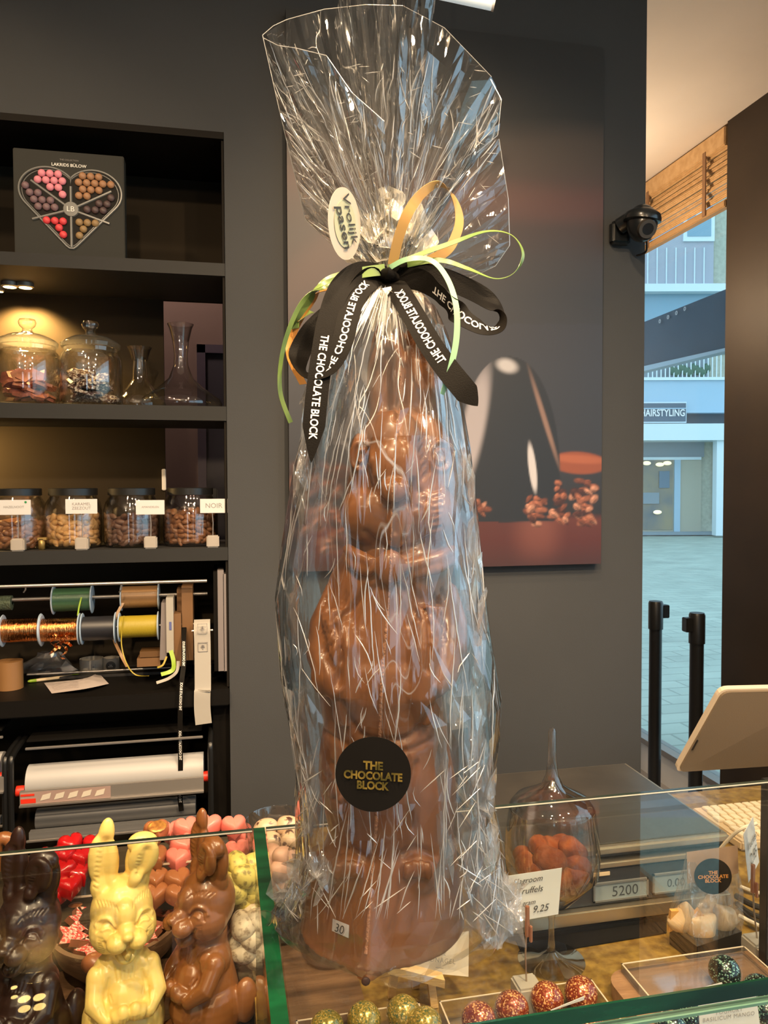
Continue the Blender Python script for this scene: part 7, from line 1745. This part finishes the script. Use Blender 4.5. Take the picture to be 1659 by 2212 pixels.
crease_set(bvt, g_neck, 170, 3, 'fold_lines'); crease_set(bvt, g_fan, 170, 4, 'fold_lines'); crease_set(bvt, g_tick, 160, 5, 'fold_lines', .0002, .0005)
# cut edges of the sheets
def rim_line(pts, yls, name='cut_edge', r=0.00035):
    c = pline([(a, b, y) for (a, b), y in zip(pts, yls)], 90); mb = MB(); mb.tube([Lp(*q) for q in c], r, n=4); mb.build(name, M['crease'], bagT, thr=60)
rim_line([(567, 76), (590, 56), (620, 42), (700, 20), (790, 10), (870, 12)], [.06, .07, .075, .078, .075, .075]); rim_line([(870, 12), (960, 60), (1062, 166)], [.075]*3)
rim_line([(569, 82), (600, 98), (640, 104), (705, 120), (760, 200), (830, 262)], [-.06, -.066, -.070, -.070, -.072, -.072]); rim_line([(1078, 300), (1098, 430), (1101, 530), (1070, 575), (1010, 603)], [.05]*5)
rim_line([(567, 76), (604, 240), (660, 476), (735, 545)], [-.03, -.04, -.03, -.02]); rim_line([(1060, 172), (1083, 215), (1075, 292), (1030, 330)], [-.04, -.045, -.045, -.045])
# black round sticker
def bagcast(px, py): return Lp(px, py, -.1125)
scn = bagcast(806, 1673); rS = 82*(CO-FR @ scn).length/FPX*0.985
rS = (bagcast(888, 1673)-bagcast(724, 1673)).length/2
mb = MB(); n = 56; vs = [(scn.x, scn.y, scn.z)]
for k in range(n): a = 2*PI*k/n; vs.append((scn.x+rS*math.cos(a), scn.y+0.0016*(math.cos(a)**2), scn.z+rS*math.sin(a)))
for k in range(n): a = 2*PI*k/n; vs.append((scn.x+rS*math.cos(a), scn.y+0.0016*(math.cos(a)**2)+0.0006, scn.z+rS*math.sin(a)))
mb.add(vs, [(0, 1+k, 1+(k+1) % n) for k in range(n)]+[(1+k, 1+n+k, 1+n+(k+1) % n, 1+(k+1) % n) for k in range(n)], None, False)
stb = mb.build('round_sticker', M['black_matt'], bagT); stb['label'] = 'round black sticker with gold lettering'
gm = mat('gold_letters', (0.30, 0.20, 0.035), 0.42, metal=0.5, var=(90, (0.10, 0.08, 0.015), 0.42, 0.6))
sk = 0.0
for (s_, px, py, wpx) in (('THE', 806, 1653, 42), ('CHOCOLATE', 806, 1675, 124), ('BLOCK', 806, 1696, 68)):
    q = bagcast(px, py); put_text('lettering', s_, (q.x, q.y-0.0010, q.z), (1, 0, -0.07), (0.02, 0, 1), wpx*0.685/FPX*1.0, gm, stb, bold=0.04, height=0.0076)
# white oval sticker
oc = Lp(745, 484, -.066); N2 = (Lp(776, 484, -.066)-Lp(714, 484, -.066)).length/2; HH = (Lp(745, 413, -.066)-Lp(745, 560, -.066)).length/2
E1 = Vector((N2, 0.85*HH, -0.10*HH))/HH; E2 = Vector((0.12, 0, 1)); EN = E1.cross(E2).normalized()
if EN.y > 0: EN = -EN
def oval(k2, off, m, name, parent):
    mb = MB(); n = 48; mb.prism([oc+E1*HH*k2*math.cos(2*PI*k/n)+E2*HH*k2*math.sin(2*PI*k/n)+EN*off for k in range(n)], -EN*0.0003); return mb.build(name, m, parent)
so_ = oval(1, 0, mat('sticker_cream', (0.50, 0.43, 0.35), 0.5), 'oval_sticker', bagT); so_['label'] = 'cream oval Easter greeting sticker'
oval(.66, .0006, mat('pale_green_print', (0.40, 0.41, 0.28), 0.6), 'printed_oval', so_)
ca_, sa_ = math.cos(math.radians(50)), math.sin(math.radians(50)); tx = E1*ca_-E2*sa_; ty = E1*sa_+E2*ca_
put_text('handwriting', 'Vrolijk', oc+ty*HH*0.26+EN*0.0014, tx, ty, HH*1.45, M['ink'], so_, shear=0.35, bold=0.004)
put_text('handwriting', 'pasen', oc-ty*HH*0.30+EN*0.0014, tx, ty, HH*1.35, M['ink'], so_, shear=0.35, bold=0.014)
for o in (so_,): pass

# ------------------------------------------------------------------ ribbons and bow
bow = thing('satin_bow', 'black satin bow with white block lettering tied around the bag neck', 'bow', B0, -YAW)
def rib(name, pts, wd, w, m, parent, **kw): return strip(name, [Lp(*p) for p in pts], w, m, parent=parent, wdirs=wd, **kw)
RW = 0.0200
tipcut = lambda t: 1.0
# left tail
pts = [(838, 596, -.024), (780, 588, -.040), (735, 622, -.056), (710, 690, -.070), (697, 760, -.080), (686, 840, -.088), (678, 920, -.094), (672, 1000, -.098)]
wd = [(0, -.3, -1), (.5, .2, -.8), (.9, .2, -.4), (1, .15, -.1), (1, .1, 0), (1, .1, .0), (1, .1, 0), (1, .05, .1)]
o, cp, W = rib('tail', pts, wd, RW, M['satin'], bow, taper=lambda t: 1.0 if t < .86 else max(0.02, 1-(t-.86)/.14), n=12)
tl_ = o
def s_atL(cp, py):
    best = 0; bd = 1e9; acc = 0
    for i, p in enumerate(cp):
        if i: acc += (Vector(cp[i])-Vector(cp[i-1])).length
        q = FR @ Vector(p)-CO; yy = CY-FPX*q.dot(CU)/q.dot(CF)
        if abs(yy-py) < bd: bd = abs(yy-py); best = acc
    return best
def s_total(cp): return sum((Vector(cp[i+1])-Vector(cp[i])).length for i in range(len(cp)-1))
WI = M['white_ink']
def both(s, cp, W, s0, s1, h, parent, flip=False):
    for fc in (1, -1): arc_text('lettering', s, cp, W, s0, s1, h, WI, parent, flip=flip, off=0.0007, face=fc, bold=0.02)
both('THE CHOCOLATE BLOCK', cp, W, s_atL(cp, 722), s_atL(cp, 952), 0.0074, tl_)
# left loop
pts = [(836, 598, -.024), (790, 602, -.034), (730, 650, -.046), (682, 705, -.052), (650, 755, -.054), (645, 792, -.064), (676, 808, -.078), (712, 790, -.082), (738, 742, -.078), (752, 688, -.068), (768, 640, -.054), (800, 606, -.036), (834, 597, -.026)]
wd = [(0, .2, 1), (-.5, .2, -.9), (-.8, .1, -.6), (-.9, -.05, -.5), (-.95, -.3, -.2), (-.5, -.9, .1), (.0, -.9, -.5), (.5, -.5, -.7), (.8, -.25, -.5), (.9, -.1, -.35), (.8, -.2, -.5), (.5, -.2, -.8), (0, -.2, -1)]
o, cp, W = rib('loop', pts, wd, RW, M['satin'], bow, n=10); T = s_total(cp)
both('THE CHOCOLATE BLOCK', cp, W, T*0.56, T*0.92, 0.0070, o)
# right tail
pts = [(840, 600, -.026), (868, 640, -.046), (898, 690, -.062), (930, 745, -.074), (965, 795, -.082), (1000, 838, -.088), (1032, 877, -.090)]
wd = [(1, 0, .2), (.9, 0, .4), (.9, .05, .45), (.88, .05, .5), (.85, .05, .55), (.8, .05, .6), (.8, .05, .6)]
o, cp, W = rib('tail', pts, wd, RW*1.08, M['satin'], bow, taper=lambda t: 1.0 if t < .88 else max(0.02, 1-(t-.88)/.12), n=12); T = s_total(cp)
both('THE CHOCOLATE BLOCK', cp, W, s_atL(cp, 785), s_atL(cp, 630), 0.0084, o)
# right loop
pts = [(842, 597, -.024), (885, 588, -.034), (940, 596, -.040), (1000, 618, -.042), (1050, 645, -.040), (1080, 678, -.042), (1072, 708, -.054), (1038, 706, -.064), (996, 682, -.066), (955, 640, -.058), (910, 606, -.044), (850, 600, -.028)]
wd = [(0, 0, 1), (.1, 0, 1), (.25, .05, 1), (.35, .15, .9), (.4, .3, .8), (.2, .8, .5), (-.2, .9, .4), (-.3, .4, .8), (-.45, .2, .8), (-.5, .1, .8), (-.3, .1, .9), (0, 0, 1)]
o, cp, W = rib('loop', pts, wd, RW, M['satin'], bow, n=10); T = s_total(cp)
both('THE CHOCOLATE', cp, W, T*0.82, T*0.52, 0.0080, o, flip=True)
mb = MB(); q = Lp(838, 597, -.030); mb.ell(q, (.0065, .006, .0065), rot=(0, .3, 0)); mb.tube([q+Vector((-.012, .004, .003)), q+Vector((0, -.006, .001)), q+Vector((.012, .004, -.003))], [.004, .0062, .004], n=12); mb.build('knot', M['satin'], bow)
mb = MB(); nk = Lp(842, 600, 0); mb.tube([(nk.x+.0185*math.cos(a), .0175*math.sin(a), nk.z) for a in np.linspace(0, 2*PI, 25)], 0.0035, n=8); mb.build('neck_band', M['satin'], bow)
# curling ribbons, each one length tied in at the knot
def curl(name, pts, wd, w, m, label, grp='curling ribbons in the bow', **kw):
    o, c_, W_ = strip(name, [FR @ Lp(*p) for p in pts], w, M[m], label, 'ribbon', wdirs=[tuple(FR.to_3x3() @ Vector(x)) for x in wd], n=10, **kw); o['group'] = grp; return o
curl('curling_ribbon', [(848, 572, -.034), (862, 510, -.044), (884, 455, -.050), (915, 415, -.048), (948, 400, -.036), (978, 424, -.026), (992, 466, -.022), (986, 505, -.024), (960, 545, -.026), (880, 585, -.024)],
     [(1, .1, .2)]*2+[(.9, .1, -.1), (.6, .8, -.3), (.2, 1, -.1), (.5, .9, .3), (.8, .5, .1), (.8, .4, -.3), (.4, .3, -.8), (0, .2, -1)], 0.0098, 'curl_gold', 'wide gold curling ribbon loop standing above the bow')
curl('curling_ribbon', [(838, 578, -.032), (900, 552, -.042), (975, 525, -.046), (1050, 500, -.046), (1105, 508, -.044), (1130, 548, -.044), (1112, 588, -.046), (1070, 602, -.048), (1010, 580, -.046), (950, 562, -.042), (880, 572, -.034)],
     [(.2, 0, 1), (.3, .2, 1), (.3, .3, .9), (.1, .8, .6), (.2, .9, .4), (.6, .8, .1), (.3, .9, .3), (0, .9, .4), (-.2, .6, .8), (0, .3, 1), (0, 0, 1)], 0.0052, 'curl_green', 'thin green and gold curling ribbon loop reaching far right of the bow')
curl('curling_ribbon', [(842, 578, -.036), (880, 560, -.046), (930, 562, -.056), (965, 600, -.064), (985, 660, -.072), (986, 730, -.078), (972, 800, -.082), (955, 852, -.082)],
     [(.1, 0, 1), (.1, .2, 1), (.5, .4, .8), (.9, .3, .3), (1, .2, 0), (1, .1, 0), (1, .3, .2), (.7, .6, .2)], 0.0055, 'curl_mint', 'pale green curling ribbon hanging in front of the right black loop')
curl('curling_ribbon', [(832, 582, -.034), (775, 590, -.040), (710, 608, -.044), (665, 648, -.046), (638, 690, -.048), (640, 700, -.040), (672, 672, -.034)],
     [(0, 0, 1), (.2, .2, 1), (.4, .2, .8), (.7, .3, .5), (.6, .8, .2), (.3, .9, .3), (.4, .4, .7)], 0.0105, 'curl_green', 'wide green ribbon loop left of the bow knot')
curl('curling_ribbon', [(760, 596, -.042), (700, 612, -.052), (655, 650, -.058), (625, 710, -.062), (607, 780, -.062), (606, 850, -.060), (628, 913, -.056)],
     [(.1, .2, 1), (.4, .4, .8), (.7, .5, .4), (.8, .6, .2), (.7, .7, .1), (.8, .6, 0), (.9, .4, -.2)], 0.0045, 'curl_green', 'thin green curling tail hanging far left of the bow')
curl('curling_ribbon', [(780, 600, -.026), (710, 618, -.032), (665, 660, -.034), (632, 720, -.036), (628, 770, -.040), (655, 830, -.046)],
     [(.1, .2, 1), (.5, .3, .8), (.8, .4, .4), (.9, .5, .1), (.9, .4, -.1), (.8, .4, -.4)], 0.0085, 'curl_orange', 'orange gold ribbon curving behind the left black loop')
